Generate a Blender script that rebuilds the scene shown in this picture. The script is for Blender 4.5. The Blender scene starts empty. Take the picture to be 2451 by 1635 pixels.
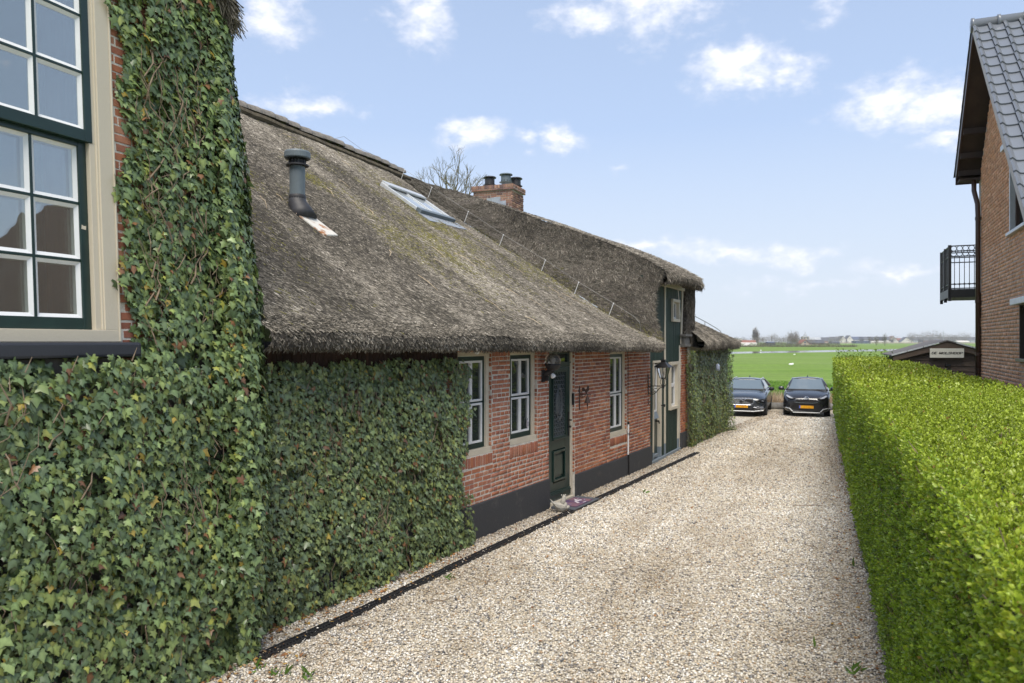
import bpy, bmesh, math, random
import numpy as np
from mathutils import Vector, Matrix, noise
rng = np.random.default_rng(7); random.seed(7)
SC = bpy.context.scene; COL = SC.collection
R = math.radians

# ------------------------------------------------------------------ camera, sky, sun, exposure
CAM_H = 2.8
cam = bpy.data.cameras.new('camera'); camo = bpy.data.objects.new('camera', cam); COL.objects.link(camo)
camo.location = (0, 0, CAM_H); camo.rotation_euler = (R(90), 0, 0)
cam.sensor_width = 36; cam.lens = 36*1800/2451; cam.clip_start = .05; cam.clip_end = 9000
cam.dof.use_dof = True; cam.dof.focus_distance = 10.0; cam.dof.aperture_fstop = 4.5
SC.camera = camo

SUN_EL, SUN_AZ = 61, 184            # azimuth measured clockwise from +Y: behind the camera
W = bpy.data.worlds.new('World'); SC.world = W; W.use_nodes = True
wn = W.node_tree; wn.nodes.clear()
def N(nt, t, **k):
    n = nt.nodes.new(t)
    for a, b in k.items(): setattr(n, a, b)
    return n
def math_n(nt, op, a, b=None, c=None, clamp=False):
    n = N(nt, 'ShaderNodeMath', operation=op, use_clamp=clamp)
    for i, v in enumerate((a, b, c)):
        if v is None: continue
        if hasattr(v, 'links'): nt.links.new(v, n.inputs[i])
        else: n.inputs[i].default_value = v
    return n.outputs[0]
def build_sky():
    nt = wn; L = nt.links.new
    out = N(nt, 'ShaderNodeOutputWorld'); bg = N(nt, 'ShaderNodeBackground')
    sky = N(nt, 'ShaderNodeTexSky', sky_type='NISHITA'); sky.sun_disc = False
    sky.sun_elevation = R(SUN_EL); sky.sun_rotation = R(SUN_AZ); sky.air_density = 1.0; sky.dust_density = 1.6; sky.ozone_density = 1.2
    tc = N(nt, 'ShaderNodeTexCoord'); sep = N(nt, 'ShaderNodeSeparateXYZ'); L(tc.outputs['Generated'], sep.inputs[0])
    az = math_n(nt, 'ARCTAN2', sep.outputs[0], sep.outputs[1]); el = math_n(nt, 'ARCSINE', sep.outputs[2])
    comb = N(nt, 'ShaderNodeCombineXYZ'); L(az, comb.inputs[0]); L(el, comb.inputs[1])
    # domain-warp the direction so that the cloud outlines billow
    nz = N(nt, 'ShaderNodeTexNoise'); nz.inputs['Scale'].default_value = 14; nz.inputs['Detail'].default_value = 5; nz.inputs['Roughness'].default_value = .55
    mp = N(nt, 'ShaderNodeMapping'); mp.inputs['Scale'].default_value = (1, 1, 1.7); L(tc.outputs['Generated'], mp.inputs[0]); L(mp.outputs[0], nz.inputs['Vector'])
    fine = N(nt, 'ShaderNodeTexNoise'); fine.inputs['Scale'].default_value = 34; fine.inputs['Detail'].default_value = 7; fine.inputs['Roughness'].default_value = .62; L(mp.outputs[0], fine.inputs['Vector'])
    sub = N(nt, 'ShaderNodeVectorMath', operation='SUBTRACT'); L(nz.outputs['Color'], sub.inputs[0]); sub.inputs[1].default_value = (.5, .5, .5)
    scl = N(nt, 'ShaderNodeVectorMath', operation='SCALE'); L(sub.outputs[0], scl.inputs[0]); scl.inputs['Scale'].default_value = .075
    add = N(nt, 'ShaderNodeVectorMath', operation='ADD'); L(comb.outputs[0], add.inputs[0]); L(scl.outputs[0], add.inputs[1])
    # single clouds: azimuth, elevation, half-width, half-height (degrees), strength
    cl = [(-17.6,22.5,2.6,2.2,1.0),(-6.6,23.3,2.5,2.2,1.0),(6.2,23.6,3.5,1.5,.9),(11,24.0,5,2.4,1.0),(16.6,19.3,3.2,1.7,1.25),(20.3,18.6,2.2,1.2,.9),
          (-15.0,16.8,4.0,.9,.8),(-3.1,15.3,2.4,1.2,1.1),(4.0,14.7,2.0,1.2,1.15),(1,14.5,1.2,.8,.7),(23,22.3,1.2,1.0,.6),(26.5,16.0,3.6,1.8,1.15),(29.8,15.0,3.5,1.8,1.15),(30.6,12.7,2.5,.6,.8),
          (9.5,7.1,7,.75,.75),(15.5,6.4,4.5,.8,.78),(20.5,6.0,3.8,.65,.75),(22,4.1,5.5,.5,.5),(27.5,4.8,4.5,.5,.55),(31,25,3,1.2,.8),(8,12.9,.6,.5,.5),(-9.5,22.8,1.2,.6,.4)]
    mx = None
    for a, e, rx, ry, st in cl:
        s = N(nt, 'ShaderNodeVectorMath', operation='SUBTRACT'); L(add.outputs[0], s.inputs[0]); s.inputs[1].default_value = (R(a), R(e), 0)
        d = N(nt, 'ShaderNodeVectorMath', operation='MULTIPLY'); L(s.outputs[0], d.inputs[0]); d.inputs[1].default_value = (1/R(rx*1.3), 1/R(ry*1.35), 0)
        l = N(nt, 'ShaderNodeVectorMath', operation='LENGTH'); L(d.outputs[0], l.inputs[0])
        v = math_n(nt, 'MULTIPLY_ADD', l.outputs['Value'], -st, st)
        mx = v if mx is None else math_n(nt, 'MAXIMUM', mx, v)
    # the same sort of scattered clouds over the rest of the sky
    big = N(nt, 'ShaderNodeTexNoise'); big.inputs['Scale'].default_value = 5.5; big.inputs['Detail'].default_value = 6; L(mp.outputs[0], big.inputs['Vector'])
    front = math_n(nt, 'GREATER_THAN', sep.outputs[1], .70)
    rest = math_n(nt, 'MULTIPLY_ADD', big.outputs['Fac'], 4.5, -2.5)
    rest = math_n(nt, 'MULTIPLY_ADD', front, -3.0, rest)
    mx = math_n(nt, 'MAXIMUM', mx, rest)
    den = math_n(nt, 'MULTIPLY_ADD', fine.outputs['Fac'], 1.5, -.80)
    den = math_n(nt, 'ADD', den, mx)
    mr = N(nt, 'ShaderNodeMapRange', interpolation_type='SMOOTHSTEP'); L(den, mr.inputs[0])
    mr.inputs[1].default_value = -.06; mr.inputs[2].default_value = 1.0; mr.inputs[3].default_value = 0; mr.inputs[4].default_value = .92
    # thin veil of high cloud that whitens the blue, stronger near the horizon
    veil = N(nt, 'ShaderNodeMix', data_type='RGBA'); L(sky.outputs[0], veil.inputs[6]); veil.inputs[7].default_value = (4.7, 5.9, 8.2, 1)
    hz = math_n(nt, 'MULTIPLY_ADD', el, -.55, .84, clamp=True); L(hz, veil.inputs[0])
    low = N(nt, 'ShaderNodeMix', data_type='RGBA'); L(veil.outputs[2], low.inputs[6]); low.inputs[7].default_value = (5.85, 6.35, 6.85, 1)
    hb = math_n(nt, 'MULTIPLY_ADD', math_n(nt, 'ABSOLUTE', el), -3.4, .93, clamp=True); L(hb, low.inputs[0])
    mixc = N(nt, 'ShaderNodeMix', data_type='RGBA'); L(mr.outputs[0], mixc.inputs[0]); L(low.outputs[2], mixc.inputs[6])
    shade = N(nt, 'ShaderNodeMapRange'); L(den, shade.inputs[0]); shade.inputs[1].default_value = .2; shade.inputs[2].default_value = 1.1
    cc = N(nt, 'ShaderNodeMix', data_type='RGBA'); cc.inputs[6].default_value = (7.0, 7.2, 8.1, 1); cc.inputs[7].default_value = (9.1, 9.1, 9.3, 1); L(shade.outputs[0], cc.inputs[0])
    L(cc.outputs[2], mixc.inputs[7])
    L(mixc.outputs[2], bg.inputs[0]); bg.inputs[1].default_value = .092
    L(bg.outputs[0], out.inputs[0])
build_sky()
sl = bpy.data.lights.new('sun', 'SUN'); sl.energy = 3.0; sl.angle = R(40); sl.color = (1, .93, .82)
so = bpy.data.objects.new('sun', sl); COL.objects.link(so)
d = Vector((math.sin(R(SUN_AZ))*math.cos(R(SUN_EL)), math.cos(R(SUN_AZ))*math.cos(R(SUN_EL)), math.sin(R(SUN_EL))))
so.rotation_euler = d.to_track_quat('Z', 'Y').to_euler(); so.location = (0, -5, 30)
SC.view_settings.view_transform = 'Standard'; SC.view_settings.look = 'None'; SC.view_settings.exposure = .58; SC.view_settings.gamma = 1
SC.view_settings.use_curve_mapping = False
SC.cycles.max_bounces = 7; SC.cycles.diffuse_bounces = 3; SC.cycles.glossy_bounces = 3; SC.cycles.transmission_bounces = 4

# ------------------------------------------------------------------ materials
def base_mat(name):
    m = bpy.data.materials.new(name); m.use_nodes = True; nt = m.node_tree
    return m, nt, nt.nodes['Principled BSDF']
def lin(c): return (c[0], c[1], c[2], 1)
def simple(name, col, rough=.6, metal=0., var=.25, vs=6., bump=.0, bs=60., spec=.5, col2=None, thr=None, ior=None, stretch=(1, 1, 1)):
    m, nt, b = base_mat(name); L = nt.links.new
    b.inputs['Roughness'].default_value = rough; b.inputs['Metallic'].default_value = metal; b.inputs['Specular IOR Level'].default_value = spec
    if ior: b.inputs['IOR'].default_value = ior
    tc = N(nt, 'ShaderNodeTexCoord'); mp = N(nt, 'ShaderNodeMapping'); mp.inputs['Scale'].default_value = stretch; L(tc.outputs['Object'], mp.inputs[0])
    nz = N(nt, 'ShaderNodeTexNoise'); nz.inputs['Scale'].default_value = vs; nz.inputs['Detail'].default_value = 8; nz.inputs['Roughness'].default_value = .65; L(mp.outputs[0], nz.inputs['Vector'])
    mr = N(nt, 'ShaderNodeMapRange'); L(nz.outputs['Fac'], mr.inputs[0]); mr.inputs[1].default_value = .3; mr.inputs[2].default_value = .7
    if thr: mr.inputs[1].default_value, mr.inputs[2].default_value = thr
    mx = N(nt, 'ShaderNodeMix', data_type='RGBA'); L(mr.outputs[0], mx.inputs[0])
    c2 = col2 if col2 else tuple(min(1, c*(1+var)) for c in col)
    mx.inputs[6].default_value = lin(col if col2 else tuple(c*(1-var) for c in col)); mx.inputs[7].default_value = lin(c2)
    L(mx.outputs[2], b.inputs['Base Color'])
    if bump:
        n2 = N(nt, 'ShaderNodeTexNoise'); n2.inputs['Scale'].default_value = bs; n2.inputs['Detail'].default_value = 6; L(mp.outputs[0], n2.inputs['Vector'])
        bp = N(nt, 'ShaderNodeBump'); bp.inputs['Strength'].default_value = bump; bp.inputs['Distance'].default_value = .02; L(n2.outputs['Fac'], bp.inputs['Height']); L(bp.outputs[0], b.inputs['Normal'])
    return m
def attr_mat(name, rough=.6, spec=.5, var=.2, vs=30., bump=0., bs=80., trans=0.):
    m, nt, b = base_mat(name); L = nt.links.new
    at = N(nt, 'ShaderNodeAttribute', attribute_name='Col'); b.inputs['Roughness'].default_value = rough; b.inputs['Specular IOR Level'].default_value = spec
    tc = N(nt, 'ShaderNodeTexCoord'); nz = N(nt, 'ShaderNodeTexNoise'); nz.inputs['Scale'].default_value = vs; nz.inputs['Detail'].default_value = 6; L(tc.outputs['Object'], nz.inputs['Vector'])
    mr = N(nt, 'ShaderNodeMapRange'); L(nz.outputs['Fac'], mr.inputs[0]); mr.inputs[1].default_value = .25; mr.inputs[2].default_value = .75; mr.inputs[3].default_value = 1-var; mr.inputs[4].default_value = 1+var
    vm = N(nt, 'ShaderNodeVectorMath', operation='SCALE'); L(at.outputs['Color'], vm.inputs[0]); L(mr.outputs[0], vm.inputs['Scale'])
    L(vm.outputs[0], b.inputs['Base Color'])
    if bump:
        n2 = N(nt, 'ShaderNodeTexNoise'); n2.inputs['Scale'].default_value = bs; n2.inputs['Detail'].default_value = 5; L(tc.outputs['Object'], n2.inputs['Vector'])
        bp = N(nt, 'ShaderNodeBump'); bp.inputs['Strength'].default_value = bump; bp.inputs['Distance'].default_value = .01; L(n2.outputs['Fac'], bp.inputs['Height']); L(bp.outputs[0], b.inputs['Normal'])
    if trans:
        tr = N(nt, 'ShaderNodeBsdfTranslucent'); L(vm.outputs[0], tr.inputs[0]); mix = N(nt, 'ShaderNodeMixShader'); mix.inputs[0].default_value = trans
        L(b.outputs[0], mix.inputs[1]); L(tr.outputs[0], mix.inputs[2]); L(mix.outputs[0], nt.nodes['Material Output'].inputs[0])
    return m
M_ = {}
M_['ivy'] = attr_mat('ivy leaf', .36, .6, .18, 40, trans=.12)
M_['hedge'] = attr_mat('privet leaf', .36, .45, .12, 30, trans=.22)
M_['stem'] = simple('ivy stem bark', (.20, .15, .10), .8, var=.4, vs=20)
M_['twig'] = simple('hedge wood', (.045, .042, .02), .9, var=.4, vs=9, bump=.6, bs=40)
M_['thatch'] = simple('thatch', (.075, .063, .052), .95, var=.5, vs=7, bump=1., bs=38, stretch=(1, 1, .6))
M_['reed'] = attr_mat('reed', .75, .3, .25, 25)
M_['brick'] = attr_mat('brick', .85, .25, .25, 45, bump=.5, bs=110)
M_['mortar'] = simple('lime mortar', (.64, .60, .53), .95, var=.25, vs=14, bump=.6, bs=90)
M_['mortar_shaded'] = simple('mortar with painted shade', (.13, .115, .10), .95, var=.3, vs=10)  # shade in the gaps between ivy leaves, painted as dark mortar
M_['mortar_grey'] = simple('grey mortar', (.52, .48, .42), .95, var=.2, vs=14, bump=.4, bs=90)
M_['plinth'] = simple('black plinth tar', (.043, .045, .051), .7, vs=5, col2=(.105, .10, .095), thr=(.56, .82), bump=.3, bs=40)
M_['cream'] = simple('cream paint', (.60, .54, .43), .5, var=.07, vs=4, bump=.05, bs=50)
M_['cream_worn'] = simple('worn cream paint', (.58, .52, .41), .5, vs=9, col2=(.17, .12, .07), thr=(.71, .76), bump=.08, bs=50)
M_['green'] = simple('dark green paint', (.012, .032, .027), .3, var=.25, vs=5, spec=.5)
M_['green_board'] = simple('green board paint', (.018, .040, .030), .62, var=.25, vs=5, spec=.25, stretch=(1, 1, .15))
M_['white'] = simple('white paint', (.78, .79, .79), .4, var=.04, vs=8)
M_['bluegrey'] = simple('blue grey paint', (.2, .24, .28), .5, var=.12, vs=6)
M_['sill'] = simple('black sill stone', (.035, .037, .045), .42, vs=11, col2=(.24, .22, .21), thr=(.66, .78), bump=.1, bs=60, stretch=(1, 1, .35))
M_['iron'] = simple('black iron', (.014, .014, .015), .45, var=.3, vs=20)
M_['grille'] = simple('iron with painted reflection', (.075, .088, .095), .4, var=.2, vs=20)  # black iron; the light it reflects is put in as grey
M_['rust'] = simple('rusty iron', (.055, .032, .025), .7, var=.4, vs=25)
M_['rubber'] = simple('black plastic', (.018, .018, .02), .6, var=.3, vs=15)
M_['slate'] = simple('grey slab', (.085, .095, .11), .7, var=.2, vs=6, bump=.1)
M_['stone'] = simple('pale cast stone', (.42, .40, .35), .9, var=.2, vs=18, bump=.4, bs=60)
M_['zinc'] = simple('lead sheet', (.36, .39, .42), .5, metal=.4, var=.2, vs=8, bump=.15, bs=14)
M_['pipegrey'] = simple('grey flue coating', (.13, .16, .18), .5, var=.12, vs=5)
M_['pipeblack'] = simple('dark flue collar', (.03, .03, .034), .55, var=.2, vs=6)
M_['flash'] = simple('stained flashing', (.62, .60, .55), .6, vs=6, col2=(.35, .15, .05), thr=(.5, .62))
M_['alu'] = simple('grey aluminium', (.64, .66, .67), .45, metal=.5, var=.1, vs=8)
M_['wire'] = simple('galvanised wire', (.25, .25, .24), .5, metal=.5, var=.2, vs=30)
M_['ridgetile'] = simple('weathered ridge tile', (.20, .18, .155), .85, var=.4, vs=9, bump=.4, bs=50)
M_['ridgemoss'] = simple('mossy ridge mortar', (.105, .085, .055), .95, var=.5, vs=9, bump=.5, bs=60)
M_['soffit'] = simple('brown timber', (.045, .03, .022), .7, var=.3, vs=5, stretch=(1, 1, .3))
M_['brownpipe'] = simple('brown downpipe', (.06, .034, .022), .35, var=.15, vs=4)
M_['tile'] = simple('glazed blue grey tile', (.17, .185, .21), .22, vs=26, col2=(.12, .11, .045), thr=(.70, .80), spec=.8)
M_['shed'] = simple('brown shed board', (.085, .058, .042), .75, var=.3, vs=5, stretch=(.4, .4, 5), bump=.2, bs=30)
M_['shedroof'] = simple('shed roof felt', (.12, .11, .105), .8, var=.2, vs=8)
M_['weathered_wood'] = simple('weathered timber', (.16, .155, .145), .9, var=.4, vs=8, bump=.5, bs=30)  # the weathered wood's own grey-brown
M_['bark'] = simple('bark', (.16, .14, .075), .9, var=.35, vs=10, bump=.5, bs=30)
M_['farbark'] = simple('far twigs', (.20, .175, .14), .95, var=.25, vs=.5)
M_['farbush'] = simple('far bush twigs', (.12, .115, .06), .95, var=.3, vs=.5)
M_['reedgrass'] = attr_mat('dry reed grass', .8, .2, .2, 10, trans=.15)
M_['blade'] = attr_mat('grass blade', .6, .3, .2, 8, trans=.2)
M_['swan'] = simple('white feathers', (.85, .85, .83), .7, var=.03)
M_['bill'] = simple('orange bill', (.5, .16, .03), .5)
M_['pebble'] = attr_mat('gravel stone', .7, .35, .22, 70)
M_['deadleaf'] = attr_mat('dead leaf', .8, .2, .25, 60)
M_['mat'] = simple('purple mat', (.075, .045, .12), .9, vs=5, col2=(.21, .11, .13), thr=(.42, .62), bump=.2, bs=200)
M_['print'] = simple('pale print', (.58, .54, .58), .85, var=.1)
M_['printdim'] = simple('faded print', (.22, .17, .27), .85, var=.2, vs=40)
M_['ink'] = simple('black ink', (.02, .018, .016), .6)
M_['signboard'] = simple('cream sign board', (.62, .60, .52), .5, var=.04)
M_['yplate'] = simple('yellow plate', (.72, .36, .01), .35, vs=28, col2=(.55, .22, .008), thr=(.45, .6), stretch=(1, 1, .3))
M_['blueband'] = simple('blue plate band', (.03, .12, .55), .4)
M_['chrome'] = simple('chrome', (.5, .52, .55), .25, metal=1, var=.05)
M_['tyre'] = simple('tyre rubber', (.015, .015, .015), .8)
M_['carpaint'] = simple('dark blue car paint', (.018, .025, .036), .16, var=.05, spec=.8)
M_['carblack'] = simple('black car paint', (.012, .012, .015), .16, var=.05, spec=.8)
for k_ in ('carpaint', 'carblack'):
    b_ = M_[k_].node_tree.nodes['Principled BSDF']; b_.inputs['Coat Weight'].default_value = .4; b_.inputs['Coat Roughness'].default_value = .05; b_.inputs['Roughness'].default_value = .26; b_.inputs['IOR'].default_value = 1.6
M_['trim'] = simple('black trim', (.01, .01, .011), .5)
M_['headlight'] = simple('headlight glass', (.34, .36, .40), .12, var=.5, vs=24)
M_['seat'] = simple('car interior', (.04, .045, .05), .7)
M_['concrete'] = simple('render', (.42, .40, .37), .9, var=.15)
M_['navy'] = simple('far dark blue', (.06, .08, .14), .7)
M_['fardark'] = simple('far dark roof', (.075, .08, .095), .8, var=.15, vs=.2)
M_['farred'] = simple('far red roof', (.23, .09, .06), .8, var=.2, vs=.2)
M_['farwhite'] = simple('far white wall', (.62, .58, .53), .8, var=.05, vs=.2)
M_['fartan'] = simple('far tan wall', (.40, .33, .26), .8, var=.1, vs=.2)
M_['fargrey'] = simple('far grey wall', (.36, .38, .40), .8, var=.1, vs=.2)
M_['farbrick'] = simple('far brick', (.24, .14, .1), .8, var=.15, vs=.2)
M_['pale_bird'] = simple('blue tit box paint', (.42, .47, .6), .5)

def glass_mat(name, col, ior=2.2, rough=.02):
    m, nt, b = base_mat(name); b.inputs['Base Color'].default_value = lin(col); b.inputs['Roughness'].default_value = rough; b.inputs['IOR'].default_value = ior
    tc = N(nt, 'ShaderNodeTexCoord'); nz = N(nt, 'ShaderNodeTexNoise'); nz.inputs['Scale'].default_value = 1.6; nz.inputs['Detail'].default_value = 2
    nt.links.new(tc.outputs['Object'], nz.inputs['Vector'])
    bp = N(nt, 'ShaderNodeBump'); bp.inputs['Strength'].default_value = .06; bp.inputs['Distance'].default_value = .05
    nt.links.new(nz.outputs['Fac'], bp.inputs['Height']); nt.links.new(bp.outputs[0], b.inputs['Normal'])
    return m
M_['glass'] = glass_mat('window glass', (.03, .04, .036), 2.0)
M_['room'] = simple('room wall', (.36, .39, .35), .9, var=.1); M_['curtain'] = simple('brown curtain', (.20, .12, .10), .9, var=.15)
def reflect_glass(name, refl):
    m, nt, b = base_mat(name); gl = N(nt, 'ShaderNodeBsdfGlossy'); gl.inputs['Roughness'].default_value = .01; gl.inputs['Color'].default_value = (.90, .89, .84, 1); tr = N(nt, 'ShaderNodeBsdfTransparent'); tr.inputs['Color'].default_value = (.80, .87, .84, 1)
    fr = N(nt, 'ShaderNodeLayerWeight'); fr.inputs['Blend'].default_value = .45; mx = N(nt, 'ShaderNodeMixShader'); f = math_n(nt, 'MULTIPLY_ADD', fr.outputs['Facing'], .55, refl, clamp=True); nt.links.new(f, mx.inputs[0]); nt.links.new(tr.outputs[0], mx.inputs[1]); nt.links.new(gl.outputs[0], mx.inputs[2]); nt.links.new(mx.outputs[0], nt.nodes['Material Output'].inputs[0])
    tc = N(nt, 'ShaderNodeTexCoord'); nz = N(nt, 'ShaderNodeTexNoise'); nz.inputs['Scale'].default_value = 2.2; nt.links.new(tc.outputs['Object'], nz.inputs['Vector']); bp = N(nt, 'ShaderNodeBump'); bp.inputs['Strength'].default_value = .10; bp.inputs['Distance'].default_value = .05; nt.links.new(nz.outputs['Fac'], bp.inputs['Height']); nt.links.new(bp.outputs[0], gl.inputs['Normal'])
    return m
M_['glass_big'] = reflect_glass('sash window glass', .26)
M_['carglass'] = glass_mat('car glass', (.13, .165, .18), 2.8)
def clear_glass(name, col, rough=.05):
    m, nt, b = base_mat(name); b.inputs['Base Color'].default_value = lin(col); b.inputs['Transmission Weight'].default_value = .85; b.inputs['Roughness'].default_value = rough; b.inputs['IOR'].default_value = 1.2
    return m
M_['globe'] = clear_glass('smoked globe glass', (.55, .5, .45)); M_['lantern_glass'] = clear_glass('lantern glass', (.9, .9, .86), .12)

# ground materials
def ground_grass():
    m, nt, b = base_mat('meadow grass'); L = nt.links.new; b.inputs['Roughness'].default_value = .9; b.inputs['Specular IOR Level'].default_value = .15
    tc = N(nt, 'ShaderNodeTexCoord')
    def nz(sc, st, det=5):
        mp = N(nt, 'ShaderNodeMapping'); mp.inputs['Scale'].default_value = st; L(tc.outputs['Object'], mp.inputs[0])
        n = N(nt, 'ShaderNodeTexNoise'); n.inputs['Scale'].default_value = sc; n.inputs['Detail'].default_value = det; L(mp.outputs[0], n.inputs['Vector']); return n.outputs['Fac']
    a = nz(.35, (.25, 1, 1)); c = nz(.06, (.2, 1, 1)); f = nz(3., (.5, 1, 1), 8)
    r = N(nt, 'ShaderNodeMapRange'); L(a, r.inputs[0]); r.inputs[1].default_value = .35; r.inputs[2].default_value = .65
    m1 = N(nt, 'ShaderNodeMix', data_type='RGBA'); L(r.outputs[0], m1.inputs[0]); m1.inputs[6].default_value = (.105, .190, .022, 1); m1.inputs[7].default_value = (.175, .275, .045, 1)
    r2 = N(nt, 'ShaderNodeMapRange'); L(c, r2.inputs[0]); r2.inputs[1].default_value = .42; r2.inputs[2].default_value = .62; r2.inputs[4].default_value = .6
    m2 = N(nt, 'ShaderNodeMix', data_type='RGBA'); L(r2.outputs[0], m2.inputs[0]); L(m1.outputs[2], m2.inputs[6]); m2.inputs[7].default_value = (.19, .25, .075, 1)
    r3 = N(nt, 'ShaderNodeMapRange'); L(f, r3.inputs[0]); r3.inputs[1].default_value = .3; r3.inputs[2].default_value = .7; r3.inputs[3].default_value = .72; r3.inputs[4].default_value = 1.2
    v = N(nt, 'ShaderNodeVectorMath', operation='SCALE'); L(m2.outputs[2], v.inputs[0]); L(r3.outputs[0], v.inputs['Scale'])
    L(v.outputs[0], b.inputs['Base Color'])
    bp = N(nt, 'ShaderNodeBump'); bp.inputs['Strength'].default_value = .5; bp.inputs['Distance'].default_value = .08; L(f, bp.inputs['Height']); L(bp.outputs[0], b.inputs['Normal'])
    return m
M_['meadow'] = ground_grass()
def gravel_mat():
    m, nt, b = base_mat('gravel bed'); L = nt.links.new; b.inputs['Roughness'].default_value = .85
    tc = N(nt, 'ShaderNodeTexCoord'); v = N(nt, 'ShaderNodeTexVoronoi'); v.inputs['Scale'].default_value = 38; L(tc.outputs['Object'], v.inputs['Vector'])
    s = N(nt, 'ShaderNodeSeparateColor'); L(v.outputs['Color'], s.inputs[0])
    cr = N(nt, 'ShaderNodeValToRGB'); e = cr.color_ramp.elements; e[0].color = (.12, .1, .085, 1); e[1].color = (.62, .58, .5, 1)
    for p, c in ((.15, (.27, .24, .2, 1)), (.4, (.46, .40, .30, 1)), (.65, (.54, .48, .38, 1))):
        q = e.new(p); q.color = c
    L(s.outputs[0], cr.inputs[0])
    r = N(nt, 'ShaderNodeMapRange'); L(v.outputs['Distance'], r.inputs[0]); r.inputs[1].default_value = 0; r.inputs[2].default_value = .02; r.inputs[3].default_value = 1.; r.inputs[4].default_value = .55
    L(cr.outputs[0], b.inputs['Base Color'])
    bp = N(nt, 'ShaderNodeBump'); bp.invert = True; bp.inputs['Strength'].default_value = 1; bp.inputs['Distance'].default_value = .015; L(v.outputs['Distance'], bp.inputs['Height']); L(bp.outputs[0], b.inputs['Normal'])
    return m
M_['gravelbed'] = gravel_mat()
m, nt, b = base_mat('ditch water'); b.inputs['Base Color'].default_value = (.05, .06, .06, 1); b.inputs['Roughness'].default_value = .05; b.inputs['IOR'].default_value = 1.33; M_['water'] = m

# ------------------------------------------------------------------ geometry helpers
class G:
    def __init__(s): s.v = []; s.f = []; s.c = []
    def add(s, V, F, col=None):
        o = len(s.v); s.v += [tuple(p) for p in V]; s.f += [tuple(i+o for i in f) for f in F]
        s.c += [col if col else (.5, .5, .5)]*len(V); return s
    def hexa(s, P, col=None):   # 8 points: bottom loop 0-3, top loop 4-7
        return s.add(P, [(0, 3, 2, 1), (4, 5, 6, 7), (0, 1, 5, 4), (1, 2, 6, 5), (2, 3, 7, 6), (3, 0, 4, 7)], col)
    def box(s, c, sz, rz=0, col=None, ax=None):
        x, y, z = sz[0]/2, sz[1]/2, sz[2]/2; P = []
        m = Matrix.Rotation(rz, 3, 'Z') if ax is None else ax
        for zz in (-z, z):
            for a, b_ in ((-x, -y), (x, -y), (x, y), (-x, y)): P.append(Vector(c)+m @ Vector((a, b_, zz)))
        return s.hexa(P, col)
    def tube(s, pts, r, n=8, cap=True, col=None):
        pts = [Vector(p) for p in pts]; rs = r if hasattr(r, '__len__') else [r]*len(pts)
        V = []; F = []; prev = None
        for i, p in enumerate(pts):
            t = (pts[min(i+1, len(pts)-1)]-pts[max(i-1, 0)]).normalized()
            a = t.orthogonal().normalized() if prev is None else (prev-t*prev.dot(t)).normalized()
            prev = a; b_ = t.cross(a)
            for k in range(n):
                q = 2*math.pi*k/n; V.append(p+(a*math.cos(q)+b_*math.sin(q))*rs[i])
        for i in range(len(pts)-1):
            for k in range(n): F.append((i*n+k, i*n+(k+1) % n, (i+1)*n+(k+1) % n, (i+1)*n+k))
        if cap: F.append(tuple(range(n-1, -1, -1))); F.append(tuple((len(pts)-1)*n+k for k in range(n)))
        return s.add(V, F, col)
    def lathe(s, c, prof, n=20, ax=None, col=None):
        c = Vector(c); m = ax if ax else Matrix.Identity(3); V = []; F = []
        for r, z in prof:
            for k in range(n):
                q = 2*math.pi*k/n; V.append(c+m @ Vector((r*math.cos(q), r*math.sin(q), z)))
        for i in range(len(prof)-1):
            for k in range(n): F.append((i*n+k, i*n+(k+1) % n, (i+1)*n+(k+1) % n, (i+1)*n+k))
        F.append(tuple(range(n-1, -1, -1))); F.append(tuple((len(prof)-1)*n+k for k in range(n)))
        return s.add(V, F, col)
    def prism(s, poly, P, d0, d1, col=None):   # poly of (a,b); P(a,d,b) -> world
        n = len(poly); V = [P(a, d0, b) for a, b in poly]+[P(a, d1, b) for a, b in poly]
        F = [tuple(range(n)), tuple(range(2*n-1, n-1, -1))]+[(i, n+i, n+(i+1) % n, (i+1) % n) for i in range(n)]
        return s.add(V, F, col)
    def mesh(s, name, smooth=False, bev=0, fix=True):
        me = bpy.data.meshes.new(name); me.from_pydata([tuple(p) for p in s.v], [], s.f)
        at = me.color_attributes.new('Col', 'FLOAT_COLOR', 'POINT')
        arr = np.ones((len(s.v), 4), 'f'); arr[:, :3] = np.array(s.c, 'f').reshape(-1, 3); at.data.foreach_set('color', arr.ravel())
        if bev or fix:
            bm = bmesh.new(); bm.from_mesh(me)
            if fix: bmesh.ops.recalc_face_normals(bm, faces=bm.faces)
            if bev: bmesh.ops.bevel(bm, geom=list(bm.edges), offset=bev, segments=2, profile=.6, affect='EDGES', clamp_overlap=True)
            bm.to_mesh(me); bm.free()
        if smooth: me.polygons.foreach_set('use_smooth', [True]*len(me.polygons))
        me.update(); return me
def wloc(p): return Vector(p['wl']) if p is not None and 'wl' in p else Vector((0, 0, 0))
def link(o, parent=None, kind=None, label=None, cat=None, group=None):
    COL.objects.link(o)
    if parent is not None:
        o.parent = parent; o.matrix_parent_inverse = Matrix.Translation(-wloc(parent))
    if kind: o['kind'] = kind
    if label: o['label'] = label
    if cat: o['category'] = cat
    if group: o['group'] = group
    return o
def root(name, label, cat, loc, group=None):
    o = bpy.data.objects.new(name, None); o.location = loc; o.empty_display_size = .2; o['wl'] = tuple(loc)
    return link(o, None, None, label, cat, group)
def obj(name, g, mat, parent=None, smooth=False, bev=0, kind=None, label=None, cat=None, group=None, fix=True):
    me = g.mesh(name, smooth, bev, fix) if isinstance(g, G) else g
    if mat is not None and not me.materials: me.materials.append(M_[mat])
    o = bpy.data.objects.new(name, me)
    return link(o, parent, kind, label, cat, group)
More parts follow.
